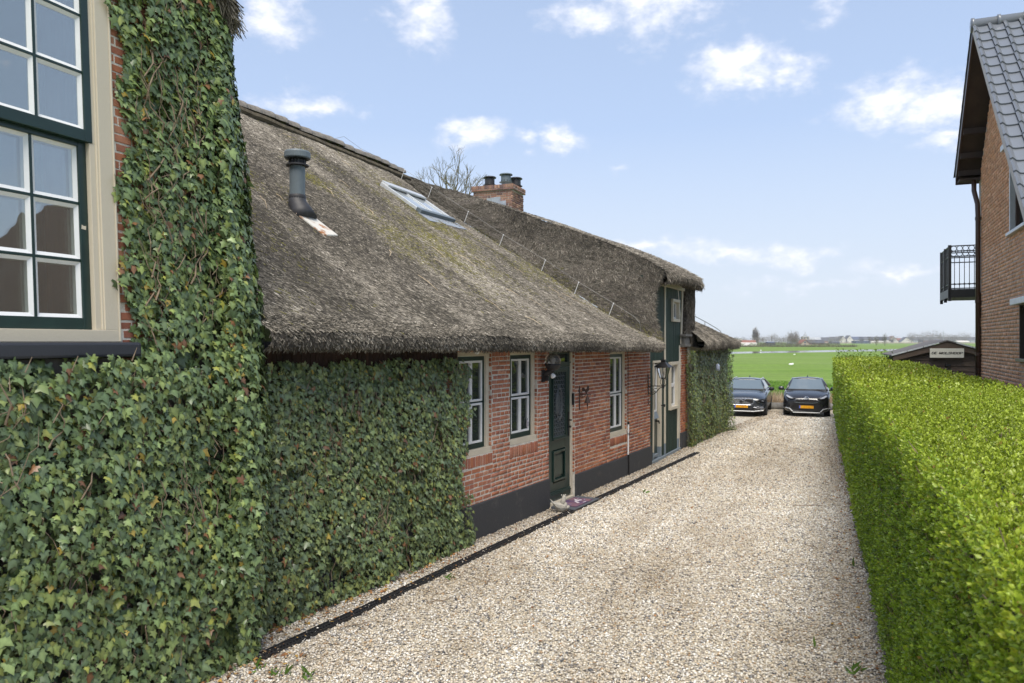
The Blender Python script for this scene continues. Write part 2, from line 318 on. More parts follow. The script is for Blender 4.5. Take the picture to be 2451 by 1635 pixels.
def inst(name, me, mtx, parent, label=None):
    o = bpy.data.objects.new(name, me); COL.objects.link(o); o.parent = parent; o.matrix_parent_inverse = Matrix.Translation(-wloc(parent)); o.matrix_basis = mtx
    if label: o['label'] = label
    return o
def np_mesh(name, V, F, C, mat, smooth=False):   # V (n,3), F (m,3|4), C (n,3)
    me = bpy.data.meshes.new(name); k = F.shape[1]
    me.vertices.add(len(V)); me.vertices.foreach_set('co', V.astype('f').ravel())
    me.loops.add(F.size); me.loops.foreach_set('vertex_index', F.astype('i').ravel())
    me.polygons.add(len(F)); me.polygons.foreach_set('loop_start', np.arange(0, F.size, k, dtype='i'))
    at = me.color_attributes.new('Col', 'FLOAT_COLOR', 'POINT'); a = np.ones((len(V), 4), 'f'); a[:, :3] = C; at.data.foreach_set('color', a.ravel())
    if smooth: me.polygons.foreach_set('use_smooth', np.ones(len(F), bool))
    me.materials.append(M_[mat]); me.update(calc_edges=True); return me
def norm(a): return a/np.maximum(np.linalg.norm(a, axis=-1, keepdims=True), 1e-9)
def scatter(T, TF, pos, X, Y, Z, sc, col, tcol=None):
    """copies of template T (k,3) at pos with axes X,Y,Z; returns V,F,C"""
    k = len(T); n = len(pos)
    V = pos[:, None, :]+sc[:, None, None]*(T[None, :, 0:1]*X[:, None]+T[None, :, 1:2]*Y[:, None]+T[None, :, 2:3]*Z[:, None])
    F = (TF[None]+(np.arange(n)*k)[:, None, None]).reshape(-1, TF.shape[1])
    C = np.repeat(col[:, None, :], k, 1)
    if tcol is not None: C = C*tcol[None, :, None]
    return V.reshape(-1, 3), F, C.reshape(-1, 3)
def frames(nrm, tip):   # leaf frames: Z normal, Y tip
    Z = norm(nrm); Y = norm(tip-(tip*Z).sum(1, keepdims=True)*Z); return np.cross(Y, Z), Y, Z
def mat4(x, y, z, p):
    return Matrix(((x[0], y[0], z[0], p[0]), (x[1], y[1], z[1], p[1]), (x[2], y[2], z[2], p[2]), (0, 0, 0, 1)))
class Wl:
    """a wall: s along it, d outwards, z up"""
    def __init__(s, A, B, lean=0, side=1):
        s.A = Vector((A[0], A[1])); v = Vector((B[0]-A[0], B[1]-A[1])); s.len = v.length; s.u = v.normalized(); s.n = Vector((s.u.y, -s.u.x))*side; s.t = math.tan(R(lean))
        s.u3 = Vector((s.u.x, s.u.y, 0)); s.n3 = Vector((s.n.x, s.n.y, 0))
    def P(s, a, d, z):
        p = s.A+s.u*a+s.n*(d-s.t*z); return Vector((p.x, p.y, z))
    def box(s, g, s0, s1, d0, d1, z0, z1, col=None):
        P = s.P; return g.hexa([P(s0, d0, z0), P(s1, d0, z0), P(s1, d1, z0), P(s0, d1, z0), P(s0, d0, z1), P(s1, d0, z1), P(s1, d1, z1), P(s0, d1, z1)], col)
    def bx(s, *a, col=None): return s.box(G(), *a, col=col)
    def np_P(s, a, d, z):
        return np.stack([s.A.x+s.u.x*a+s.n.x*(d-s.t*z), s.A.y+s.u.y*a+s.n.y*(d-s.t*z), z], 1)
WM = Wl((-.625, 10.45), (3.11, 17.0))                 # long side wall
WB = Wl((3.11, 17.0), (4.40, 19.6))                   # barn door front
WF = Wl((4.40, 19.6), (7.15, 24.5))                   # far end
_u = Vector((.391, 1)).normalized(); _c0 = Vector((-2.475, 6.62)); _a = _c0-_u*5
WT = Wl(_a, _c0, 2.8)                                 # front house wall, leaning back
WH = Wl((9.35-.403*8, 15-.915*8), (9.35, 15), 0, -1)  # neighbour's gable, s=8 is the far corner
def dist(p): return (Vector(p)-Vector((0, 0, CAM_H))).length
def fbm(p, sc, o=3):
    return noise.fractal(Vector(p)*sc, .6, 2., o)

_lat = np.random.default_rng(99).uniform(-1, 1, (256, 256))
def n2(x, y):
    xi, yi = np.floor(x).astype(int), np.floor(y).astype(int); fx, fy = x-xi, y-yi; fx = fx*fx*(3-2*fx); fy = fy*fy*(3-2*fy); g = lambda a, b_: _lat[a % 256, b_ % 256]
    return (g(xi, yi)*(1-fx)+g(xi+1, yi)*fx)*(1-fy)+(g(xi, yi+1)*(1-fx)+g(xi+1, yi+1)*fx)*fy
def fbm2(x, y, seed=0, o=4): return sum(n2(x*2**k+seed*17.3+k*5, y*2**k+seed*9.1)*.55**k for k in range(o))
# ------------------------------------------------------------------ ground, drive, meadow
g = G(); g.add([(-4000, -300, -.01), (4000, -300, -.01), (4000, 6000, -.01), (-4000, 6000, -.01)], [(0, 1, 2, 3)])
obj('meadow_ground', g, 'meadow', kind='structure')
g = G(); g.add([(-9, -6, -.004), (12, -6, -.004), (17, 31.0, -.004), (4.5, 32.3, -.004)], [(0, 1, 2, 3)])
obj('driveway', g, 'gravelbed', kind='structure')

# ------------------------------------------------------------------ bricks, laid one by one
PAL = [(.41, .16, .080), (.45, .185, .095), (.38, .14, .075), (.31, .12, .075), (.47, .215, .12), (.42, .175, .105), (.36, .14, .09), (.28, .11, .08)]
PAL_PINK = [(.42, .175, .105), (.39, .15, .08), (.45, .205, .13), (.36, .14, .085), (.42, .165, .09), (.47, .23, .145), (.34, .135, .09), (.40, .17, .11)]
PAL_CH = [(.25, .155, .115), (.32, .18, .13), (.26, .14, .105), (.37, .225, .155), (.22, .13, .11), (.34, .20, .14), (.18, .115, .105)]
PAL_RH = [(.66, .37, .215), (.71, .415, .245), (.60, .33, .185), (.74, .45, .275), (.67, .36, .195), (.56, .305, .18)]
def brick_templates(pal, seed):
    r = np.random.default_rng(seed); out = []
    for c in pal:
        for _ in range(2):
            j = lambda a: a+r.uniform(-1, 1, a.shape)*np.array([.012, 0, .05])*.7
            q = np.array([[-.5, 0, -.5], [.5, 0, -.5], [.5, 0, .5], [-.5, 0, .5]])
            b = q+[0, -.05, 0]; m_ = j(q)+[0, -.007, 0]; t = j(q*[.955, 1, .86])+np.array([0, r.uniform(-.002, .003), 0])
            V = np.concatenate([b, m_, t]); F = []
            for k in range(4):
                n = (k+1) % 4; F += [(k, n, 4+n, 4+k), (4+k, 4+n, 8+n, 8+k)]
            F += [(8, 9, 10, 11)]
            out.append((V, np.array(F), np.array(c)*r.uniform(.85, 1.15)))
    return out
def lay(W, part, blist, pal, seed=1, limit=300, name='brick'):
    """blist: (s0,s1,z0,z1,d). The largest seen become objects, the rest one joined part."""
    T = brick_templates(pal, seed); r = np.random.default_rng(seed); meshes = []
    for V, F, c in T:
        gg = G(); gg.add(V, [tuple(f) for f in F], tuple(c)); me = gg.mesh('brick'); me.materials.append(M_['brick']); meshes.append(me)
    bl = sorted(blist, key=lambda b_: dist(W.P((b_[0]+b_[1])/2, 0, (b_[2]+b_[3])/2)))
    up = W.P(0, 0, 1)-W.P(0, 0, 0)
    for b_ in bl[:limit]:
        me = meshes[r.integers(len(meshes))]; s0, s1, z0, z1, dd = b_
        inst(name, me, mat4(W.u3*(s1-s0), W.n3, up*(z1-z0), W.P((s0+s1)/2, dd+r.uniform(-.003, .003), (z0+z1)/2)), part)
    rest = bl[limit:]
    if rest:
        Vs = []; Fs = []; Cs = []; o = 0
        for s0, s1, z0, z1, dd in rest:
            V, F, c = T[r.integers(len(T))]
            P = W.np_P((s0+s1)/2+V[:, 0]*(s1-s0), dd+V[:, 1]+r.uniform(-.003, .003), (z0+z1)/2+V[:, 2]*(z1-z0))
            Vs.append(P); Fs.append(F+o); Cs.append(np.repeat((c*r.uniform(.9, 1.1))[None], len(V), 0)); o += len(V)
        me = np_mesh('bricks', np.concatenate(Vs), np.concatenate(Fs), np.concatenate(Cs), 'brick')
        link(bpy.data.objects.new('bricks', me), part, 'stuff')
def courses(s0, s1, z0, z1, ch, hl, joint, holes=(), seed=3, d=0, bond='cross', inside=None):
    """courses of bricks between s0..s1; holes are (s0,s1,z0,z1) rectangles left open"""
    r = np.random.default_rng(seed); out = []; z = z0; row = 0
    while z+ch*.6 < z1:
        zt = min(z+ch, z1)-joint; s = s0-r.uniform(0, hl) if bond != 'stretch' else s0-(row % 2)*hl
        while s < s1:
            if bond == 'cross': ln = hl if row % 2 == 0 else (2*hl if r.random() < .72 else hl)
            elif bond == 'stretch': ln = 2*hl if r.random() < .85 else hl
            else: ln = hl
            a, b_ = max(s, s0), min(s+ln, s1); s += ln; segs = [(a, b_)]
            for h in holes:
                if h[3] > z+joint and h[2] < zt-joint:
                    ns = []
                    for p, q in segs:
                        if h[1] <= p or h[0] >= q: ns.append((p, q)); continue
                        if h[0] > p: ns.append((p, h[0]))
                        if h[1] < q: ns.append((h[1], q))
                    segs = ns
            for p, q in segs:
                if q-p > .035 and (inside is None or inside((p+q)/2, (z+zt)/2)):
                    jz = r.uniform(-.002, .002); out.append((p+joint*.5, q-joint*.5+r.uniform(-.003, .003), z+jz, zt+jz+r.uniform(-.003, .002), d))
        z += ch; row += 1
    return out
def soldier(s0, s1, z0, z1, w, joint, d=0):
    n = max(1, round((s1-s0)/w)); w = (s1-s0)/n
    return [(s0+i*w+joint*.5, s0+(i+1)*w-joint*.5, z0, z1-joint, d) for i in range(n)]

# ================================================================== THE FARMHOUSE
house = root('thatched_farmhouse', 'long brick farmhouse with a weathered thatched roof and dark green door', 'farmhouse', (1.5, 14, 0))
# ---- long side wall
OP = [(-.24, .67, 1.18, 2.667), (1.206, 2.10, 1.20, 2.667), (2.52, 3.55, 0, 2.685), (5.209, 6.14, .88, 2.622)]      # three windows and the door
mw = G()
def slab(W, g_, s0, s1, z0, z1, ops, d1=-.006, d0=-.30):
    xs = sorted({s0, s1, *[o[0] for o in ops], *[o[1] for o in ops]})
    for a, b_ in zip(xs[:-1], xs[1:]):
        o = [q for q in ops if q[0] <= a+1e-6 and q[1] >= b_-1e-6]
        if not o: W.box(g_, a, b_, d0, d1, z0, z1)
        else:
            if o[0][2] > z0+.01: W.box(g_, a, b_, d0, d1, z0, o[0][2])
            if o[0][3] < z1-.01: W.box(g_, a, b_, d0, d1, o[0][3], z1)
slab(WM, mw, -4.4, 7.6, -.1, 2.72, OP)
mwall = obj('brick_wall', mw, 'mortar', house)
g_ = G(); WM.box(g_, -4.35, -.8, -.0075, .001, -.05, 2.45); obj('ivy_backing', g_, 'mortar_shaded', mwall)  # dark sheet painting the shade behind the leaves
SOLD = [(-.24, .69, 1.02, 1.18), (1.20, 2.12, 1.0, 1.19), (5.2, 6.16, .70, .87)]
top_s = [(.67, 1.206), (2.10, 2.52)]
h1 = OP+SOLD+[(a, b_, 2.58, 2.8) for a, b_ in top_s]+[(-5, -.24, 2.45, 2.8)]
bl = courses(-.75, 2.52, .46, 2.72, .0686, .117, .0165, h1, 5)
bl += courses(-4.3, -.75, 2.2, 2.45, .0686, .117, .013, (), 6)
for a, b_, z0, z1 in SOLD[:2]: bl += soldier(a, b_, z0, z1, .068, .013)
for a, b_ in top_s: bl += soldier(a, b_, 2.58, 2.72, .066, .012)
lay(WM, mwall, soldier(-4.3, -.24, 2.46, 2.72, .066, .006, .004), [(.06, .034, .028), (.075, .04, .03), (.05, .03, .026)], 12, 60)  # eave shade painted into this course as near-black bricks
lay(WM, mwall, bl, PAL_PINK, 11)
bl2 = courses(3.55, 7.6, .40, 2.72, .0672, .115, .0135, OP+SOLD, 9)
bl2 += soldier(5.2, 6.16, .70, .87, .066, .010)
wall2 = obj('brick_wall', WM.bx(7.45, 7.6, -.8, -.301, .0, 2.72), 'mortar', house)   # return beside the barn door
lay(WM, wall2, bl2, PAL, 21)
# brick ends in the right-hand reveals of the openings
for sr_, z0, z1 in ((.67, 1.2, 2.7), (2.10, 1.22, 2.7), (3.55, .45, 2.7), (6.14, .9, 2.6)):
    a_, b_ = WM.P(sr_, -.16, 0), WM.P(sr_, 0, 0); lay(Wl((a_.x, a_.y), (b_.x, b_.y)), mwall if sr_ < 3 else wall2, courses(0, .158, z0, z1, .0686, .158, .014, (), 15, .004, 'head'), PAL_PINK if sr_ < 3 else PAL, 16, 0)
# ---- plinth
pg = G(); WM.box(pg, -4.3, 2.5, -.2, .035, -.1, .50); WM.box(pg, 3.555, 6.10, -.2, .035, -.1, .41); WM.box(pg, 6.10, 6.155, -.2, .02, -.1, .41); WM.box(pg, 6.155, 7.62, -.2, .035, -.1, .435)
obj('plinth', pg, 'plinth', house, bev=.012)

# ---- windows of the side wall
def side_window(s0, s1, z0, z1, cols=2, split=None, name='window'):
    W = WM; g_ = G(); d0, d1 = -.12, -.05
    W.box(g_, s0+.002, s0+.085, d0, d1, z0+.085, z1); W.box(g_, s1-.085, s1-.002, d0, d1, z0+.085, z1); W.box(g_, s0+.085, s1-.085, d0, d1-.002, z1-.075, z1-.001); W.box(g_, s0+.002, s1-.002, d0, d1+.035, z0+.002, z0+.085)
    W.box(g_, s0+.09, s0+.105, d0, d1-.012, z0+.09, z1-.08); W.box(g_, s1-.105, s1-.09, d0, d1-.012, z0+.09, z1-.08)
    f = obj(name, g_, 'cream', house, bev=.004)
    sa, sb, za, zb = s0+.105, s1-.105, z0+.087, z1-.078
    g_ = G(); dd = d1-.02
    W.box(g_, sa, sa+.045, d0, dd, za, zb); W.box(g_, sb-.045, sb, d0, dd, za, zb); W.box(g_, sa+.045, sb-.045, d0, dd, za, za+.075); W.box(g_, sa+.045, sb-.045, d0, dd, zb-.06, zb)
    mid = split if split else (za+zb)/2
    W.box(g_, sa+.045, sb-.045, d0, dd-.012, mid-.012, mid+.012)
    obj('sash', g_, 'green', f, bev=.003)
    ia, ib, ja, jb = sa+.045, sb-.045, za+.075, zb-.06
    xs = [ia+(ib-ia)*k/cols for k in range(cols+1)]
    for k in range(cols):
        for (a0, a1) in ((ja, mid-.012), (mid+.012, jb)):
            p0, p1 = xs[k]+(.002 if k else 0), xs[k+1]-(.002 if k < cols-1 else 0)
            bw = .032; g_ = G()
            W.box(g_, p0, p0+bw, d0, dd-.004, a0, a1); W.box(g_, p1-bw, p1, d0, dd-.004, a0, a1); W.box(g_, p0+bw, p1-bw, d0, dd-.005, a0, a0+bw); W.box(g_, p0+bw, p1-bw, d0, dd-.005, a1-bw, a1)
            obj('glazing_bar', g_, 'white', f, bev=.006)
            g_ = G(); W.box(g_, p0+bw*.8, p1-bw*.8, d0+.01, dd-.03, a0+bw*.8, a1-bw*.8); obj('pane', g_, 'glass', f)
    return f
side_window(-.24, .67, 1.18, 2.665)
side_window(1.206, 2.10, 1.20, 2.665)
side_window(5.209, 6.14, .88, 2.62, split=1.735)

# ---- front door
def front_door():
    W = WM; s0, s1 = 2.52, 3.55; g_ = G()
    W.box(g_, s0+.002, s0+.08, -.14, -.045, 0, 2.68); W.box(g_, s1-.08, s1-.004, -.14, -.045, 0, 2.68); W.box(g_, s0+.08, s1-.08, -.14, -.046, 2.62, 2.679); W.box(g_, s0+.081, s1-.081, -.14, .03, -.05, .055)
    fr = obj('door_frame', g_, 'cream', house, bev=.004)
    g_ = G(); W.box(g_, s0+.084, s1-.084, -.13, -.062, 2.36, 2.42); W.box(g_, s0+.1, s1-.1, -.11, -.03, 2.42, 2.44); obj('transom', g_, 'green', fr, bev=.004)
    g_ = G()
    for a, b_, z0, z1 in ((s0+.084, s0+.16, 2.44, 2.62), (s1-.16, s1-.084, 2.44, 2.62), (s0+.16, s1-.16, 2.585, 2.62)): W.box(g_, a, b_, -.13, -.07, z0, z1)
    obj('fanlight_frame', g_, 'green', fr, bev=.003)
    g_ = G(); W.box(g_, s0+.155, s1-.155, -.12, -.10, 2.43, 2.59); obj('pane', g_, 'glass', fr)
    a, b_ = s0+.085, s1-.085; L_, R_ = a+.19, b_-.2; g_ = G()
    W.box(g_, a, L_, -.13, -.065, .075, 2.355); W.box(g_, R_, b_, -.13, -.065, .075, 2.355)
    W.box(g_, L_, R_, -.13, -.066, .075, .36); W.box(g_, L_, R_, -.13, -.066, .93, 1.10); W.box(g_, L_, R_, -.13, -.066, 2.27, 2.354)
    leaf = obj('door', g_, 'green', house, bev=.004)
    g_ = G()   # mouldings
    W.box(g_, L_-.03, R_+.03, -.07, -.035, 1.10, 1.125); W.box(g_, L_-.02, R_+.02, -.07, -.045, 1.125, 1.15); W.box(g_, L_-.03, R_+.05, -.07, -.03, 2.30, 2.335); W.box(g_, L_-.015, R_+.03, -.07, -.045, 2.27, 2.30)
    W.box(g_, L_-.03, L_, -.07, -.045, 1.15, 2.27); W.box(g_, R_, R_+.03, -.07, -.045, 1.15, 2.27)
    for z0, z1 in ((.385, .425), (.875, .915)): W.box(g_, L_-.015, R_+.015, -.07, -.04, z0, z1)
    W.box(g_, L_-.015, L_+.035, -.07, -.041, .425, .875); W.box(g_, R_-.035, R_+.015, -.07, -.041, .425, .875)
    W.box(g_, a+.01, b_-.01, -.07, -.03, .155, .18); W.box(g_, a+.01, b_-.01, -.07, -.042, .18, .21); W.box(g_, a+.01, b_-.01, -.07, -.04, .08, .155)
    obj('door_moulding', g_, 'green', leaf, bev=.006)
    g_ = G(); W.box(g_, L_, R_, -.125, -.085, .36, .93); W.box(g_, L_+.07, R_-.07, -.09, -.07, .47, .83); obj('door_panel', g_, 'green', leaf, bev=.01)
    g_ = G(); W.box(g_, L_, R_, -.13, -.105, 1.10, 2.27); obj('pane', g_, 'glass', leaf)
    # cast iron grille: leaning lozenge bars with a medallion
    g_ = G(); d_ = -.072; w_ = R_-L_
    nr = 15; hh = (2.27-1.15)/nr
    for r_ in range(nr):
        z = 1.15+r_*hh
        g_.tube([W.P(L_, d_, z), W.P(R_, d_, z+.0)], .006, 5)
        for k in range(7):
            x = L_+(k+.1)*w_/7
            g_.tube([W.P(x, d_, z), W.P(min(x+.035, R_), d_+.004, z+hh*.55), W.P(min(x+.045, R_), d_, z+hh)], .0075, 5)
    cx_, cz_ = (L_+R_)/2, 1.72
    for rr, tt in ((1., .014), (.72, .009)):
        g_.tube([W.P(cx_+.115*rr*math.sin(q), d_+.012, cz_+.27*rr*math.cos(q)) for q in np.linspace(0, 2*math.pi, 25)], tt, 6, cap=False)
    for q in np.linspace(0, 2*math.pi, 15)[:-1]:
        g_.tube([W.P(cx_+.10*math.sin(q), d_+.01, cz_+.25*math.cos(q)), W.P(cx_+.14*math.sin(q+.2), d_+.014, cz_+.33*math.cos(q+.2))], [.014, .006], 5)
    obj('door_grille', g_, 'grille', leaf)
    g_ = G(); g_.prism([(cx_+.07*math.sin(q), cz_+.18*math.cos(q)) for q in np.linspace(0, 2*math.pi, 17)[:-1]], lambda x, dd, z: W.P(x, dd, z), -.08, -.068); obj('door_medallion', g_, 'grille', leaf)
    g_ = G(); W.box(g_, b_-.075, b_-.035, -.066, -.05, 1.12, 1.55); hp = obj('lock_plate', g_, 'iron', leaf, bev=.004)
    g_ = G(); g_.tube([W.P(b_-.055, -.06, 1.40), W.P(b_-.055, .0, 1.40), W.P(b_-.12, .005, 1.40)], [.013, .012, .009], 8); g_.lathe(W.P(b_-.055, -.05, 1.28), [(.001, -.0), (.02, 0), (.02, .035), (.001, .036)], 10, Matrix((W.u3, (0, 0, 1), W.n3)).transposed()); obj('handle', g_, 'iron', leaf)
front_door()
g_ = G(); WM.box(g_, 3.50, 3.54, -.04, -.005, 1.66, 1.87); WM.box(g_, 3.508, 3.532, -.005, .003, 1.69, 1.73); obj('doorbell', g_, 'iron', house, bev=.006)
# ---- cable and white conduit on the wall
g_ = G(); g_.tube([WM.P(6.10, .012, 2.7), WM.P(6.12, .02, 2.55), WM.P(6.17, .012, 2.42), WM.P(6.165, .012, 1.8), WM.P(6.155, .012, 1.10)], .006, 6); obj('wall_cable', g_, 'iron', house)
g_ = G(); g_.tube([WM.P(6.15, .025, 1.07), WM.P(6.13, .025, .43)], .017, 8); cd = obj('conduit', g_, 'white', house)
g_ = G()
for z in (1.09, .86): g_.tube([WM.P(6.15, .025, z-.025), WM.P(6.15, .025, z+.025)], .023, 8)
g_.tube([WM.P(6.13, .04, .43), WM.P(6.128, .045, -.02)], .018, 8); obj('conduit_socket', g_, 'iron', cd)

# ---- barn door front
def barn_front():
    W = WB
    g_ = G(); W.box(g_, -.05, 3.3, -.45, -.14, -.05, 4.3); W.box(g_, 1.3, 4.0, -1.2, -.46, 2.2, 4.35); obj('barn_backing', g_, 'green', house)
    g_ = G(); W.box(g_, .06, 2.78, -.12, .03, -.02, .06); obj('barn_sill', g_, 'bluegrey', house, bev=.008)
    # vertical boards, one by one
    def boards(s0, s1, z0, z1, d=-.022, w=.085):
        n = max(1, round((s1-s0)/w)); w = (s1-s0)/n
        for i in range(n):
            q = G(); W.box(q, s0+i*w+.003, s0+(i+1)*w-.003, -.14, d+random.uniform(-.003, .003), z0, z1); obj('board', q, 'green_board', bd, bev=.005)
    bd = obj('barn_boarding', W.bx(1.36, 3.2, -.141, -.10, 2.6, 2.62), 'green_board', house)
    boards(.0, .34, .06, 2.36); boards(1.08, 1.33, .06, 2.30); boards(.0, 1.32, 2.36, 2.75); boards(1.2, 1.36, 2.75, 4.2); boards(1.46, 2.6, .06, 1.10); boards(1.46, 1.74, 1.10, 2.3); boards(1.46, 3.1, 2.3, 3.32); boards(1.46, 3.1, 3.85, 4.2); boards(1.46, 2.05, 3.32, 3.85); boards(2.65, 3.1, 3.32, 3.85); boards(.0, 1.2, 2.75, 4.2)
    boards(2.57, 2.70, 1.10, 2.3, w=.06)
    def beam(pts, w, d0, d1, mat='cream', nm='post'):
        q = G(); (sa, za), (sb, zb) = pts; P = W.P
        q.hexa([P(sa, d0, za), P(sa+w, d0, za), P(sa+w, d1, za), P(sa, d1, za), P(sb, d0, zb), P(sb+w, d0, zb), P(sb+w, d1, zb), P(sb, d1, zb)]); return obj(nm, q, mat, house, bev=.006)
    beam([(.35, .24), (.39, 2.30)], .055, -.1, -.008); beam([(.35, .061), (.35, .24)], .055, -.1, -.008, 'bluegrey', 'post_foot')
    beam([(.96, .30), (1.0, 2.30)], .09, -.12, -.005); beam([(.96, .061), (.96, .30)], .09, -.12, -.005, 'bluegrey', 'post_foot')
    beam([(1.34, .33), (1.34, 4.15)], .085, -.1, .0); beam([(1.34, .061), (1.34, .33)], .085, -.1, .0, 'bluegrey', 'post_foot')
    beam([(2.64, .30), (3.08, 4.15)], .12, -.1, .0); beam([(2.62, .061), (2.64, .30)], .12, -.1, .0, 'bluegrey', 'post_foot')
    q = G(); W.box(q, 1.0, 3.30, -.12, .03, 4.13, 4.27); obj('lintel', q, 'cream', house, bev=.008)
    q = G(); P = W.P; q.hexa([P(2.98, -.1, 3.35), P(3.04, -.1, 3.35), P(3.04, -.02, 3.35), P(2.98, -.02, 3.35), P(2.66, -.1, 4.13), P(2.74, -.1, 4.13), P(2.74, -.02, 4.13), P(2.66, -.02, 4.13)]); obj('brace', q, 'cream', house, bev=.006)
    q = G(); W.box(q, .345, 1.09, -.1, -.006, 2.30, 2.352); obj('door_head', q, 'cream', house, bev=.006)
    # half-glazed barn door
    q = G(); W.box(q, .42, .97, -.14, -.09, .1, 1.12); W.box(q, .42, .50, -.14, -.09, 1.12, 2.28); W.box(q, .90, .97, -.14, -.09, 1.12, 2.28); dr = obj('barn_door', q, 'green', house, bev=.005)
    q = G(); P = W.P; q.hexa([P(.44, -.1, 1.0), P(.87, -.1, 1.0), P(.87, -.02, 1.0), P(.44, -.02, 1.0), P(.44, -.1, 1.14), P(.87, -.1, 1.14), P(.87, -.075, 1.14), P(.44, -.075, 1.14)]); obj('weather_rail', q, 'bluegrey', dr)
    q = G(); W.box(q, .44, .87, -.12, -.03, .1, .16); obj('weather_board', q, 'bluegrey', dr, bev=.006)
    for z0, z1 in ((1.14, 1.68), (1.70, 2.26)):
        q = G(); W.box(q, .50, .55, -.12, -.08, z0, z1); W.box(q, .85, .90, -.12, -.08, z0, z1); W.box(q, .55, .85, -.12, -.08, z0, z0+.04); W.box(q, .55, .85, -.12, -.08, z1-.04, z1); obj('glazing_bar', q, 'white', dr, bev=.005)
        q = G(); W.box(q, .54, .86, -.12, -.1, z0+.03, z1-.03); obj('pane', q, 'glass', dr)
    q = G(); q.tube([W.P(.84, -.09, .92), W.P(.84, -.02, .92), W.P(.84, .0, .86)], [.02, .025, .012], 8); obj('handle', q, 'iron', dr)
    q = G(); q.lathe(W.P(1.0, 0, 1.28), [(.015, 0), (.015, .05), (.035, .06), (.035, .09), (.001, .1)], 10, Matrix((W.u3, (0, 0, 1), W.n3)).transposed()); obj('door_knob', q, 'iron', house)
    # two windows in projecting cream boxes
    for s0, s1, z0, z1, nb in ((1.76, 2.56, 1.10, 2.29, 2), (2.0, 2.70, 3.30, 3.87, 1)):
        q = G(); t = .075; W.box(q, s0, s0+t, -.14, .03, z0+t, z1-t); W.box(q, s1-t, s1, -.14, .03, z0+t, z1-t); W.box(q, s0, s1, -.14, .035, z1-t, z1); W.box(q, s0, s1, -.14, .04, z0, z0+t)
        f = obj('window', q, 'cream', house, bev=.006)
        h = (z1-z0-2*t)/nb
        for k in range(nb):
            a0, a1 = z0+t+k*h, z0+t+(k+1)*h
            q = G(); b_ = .045; W.box(q, s0+t, s0+t+b_, -.14, -.05, a0, a1); W.box(q, s1-t-b_, s1-t, -.14, -.05, a0, a1); W.box(q, s0+t+b_, s1-t-b_, -.14, -.05, a0, a0+b_); W.box(q, s0+t+b_, s1-t-b_, -.14, -.05, a1-b_, a1); obj('sash', q, 'white', f, bev=.005)
            q = G(); W.box(q, s0+t+.03, s1-t-.03, -.13, -.08, a0+.03, a1-.03); obj('pane', q, 'glass', f)
barn_front()
# ---- brick pier and far end wall
fw = G(); WF.box(fw, -.1, 4.95, -.35, -.012, -.1, 2.7); fwall = obj('brick_wall', fw, 'mortar', house)
lay(WF, fwall, courses(-.02, .62, .42, 2.66, .066, .11, .012, (), 31), PAL, 33, 200)
g_ = G(); WF.box(g_, -.04, .5, -.2, .03, -.1, .42); obj('plinth', g_, 'plinth', house, bev=.01)
g_ = G(); WF.box(g_, .0, .55, -.2, .12, 2.66, 2.74); WF.box(g_, .05, .50, -.2, .09, 2.74, 2.93); WF.box(g_, -.03, .58, -.2, .14, 2.93, 2.99); obj('corbel', g_, 'weathered_wood', house, bev=.01)

# ---- front house block: leaning brick wall with the big sash window
g_ = G(); slab(WT, g_, 0, 5.1, -.1, 9.2, [(2.0, 3.975, 2.68, 5.9)], -.012, -.35)
g_.prism([(5.1, 0), (5.1, 9.2), (5.09, 9.2), (5.09, 0)], lambda a, d_, z: WT.P(a, d_, z), -.35, -.36)
front = obj('brick_wall', g_, 'mortar_shaded', house)
g_ = G(); WT.box(g_, 3.976, 4.3, -.0075, -.0035, 2.69, 6.2); obj('mortar_joints', g_, 'mortar', front)
g_ = G(); 
g_ = G(); g_.hexa([WT.P(4.7, -.36, -.1), WT.P(5, -.36, -.1), WT.P(5, -5, -.1), WT.P(4.7, -5, -.1), WT.P(4.7, -.36, 5.4), WT.P(5, -.36, 5.4), WT.P(5, -5, 5.4), WT.P(4.7, -5, 5.4)]); obj('side_wall', g_, 'mortar', house)
lay(WT, front, courses(3.975, 4.45, 2.62, 6.2, .0685, .115, .012, (), 41), PAL_PINK, 43, 260)
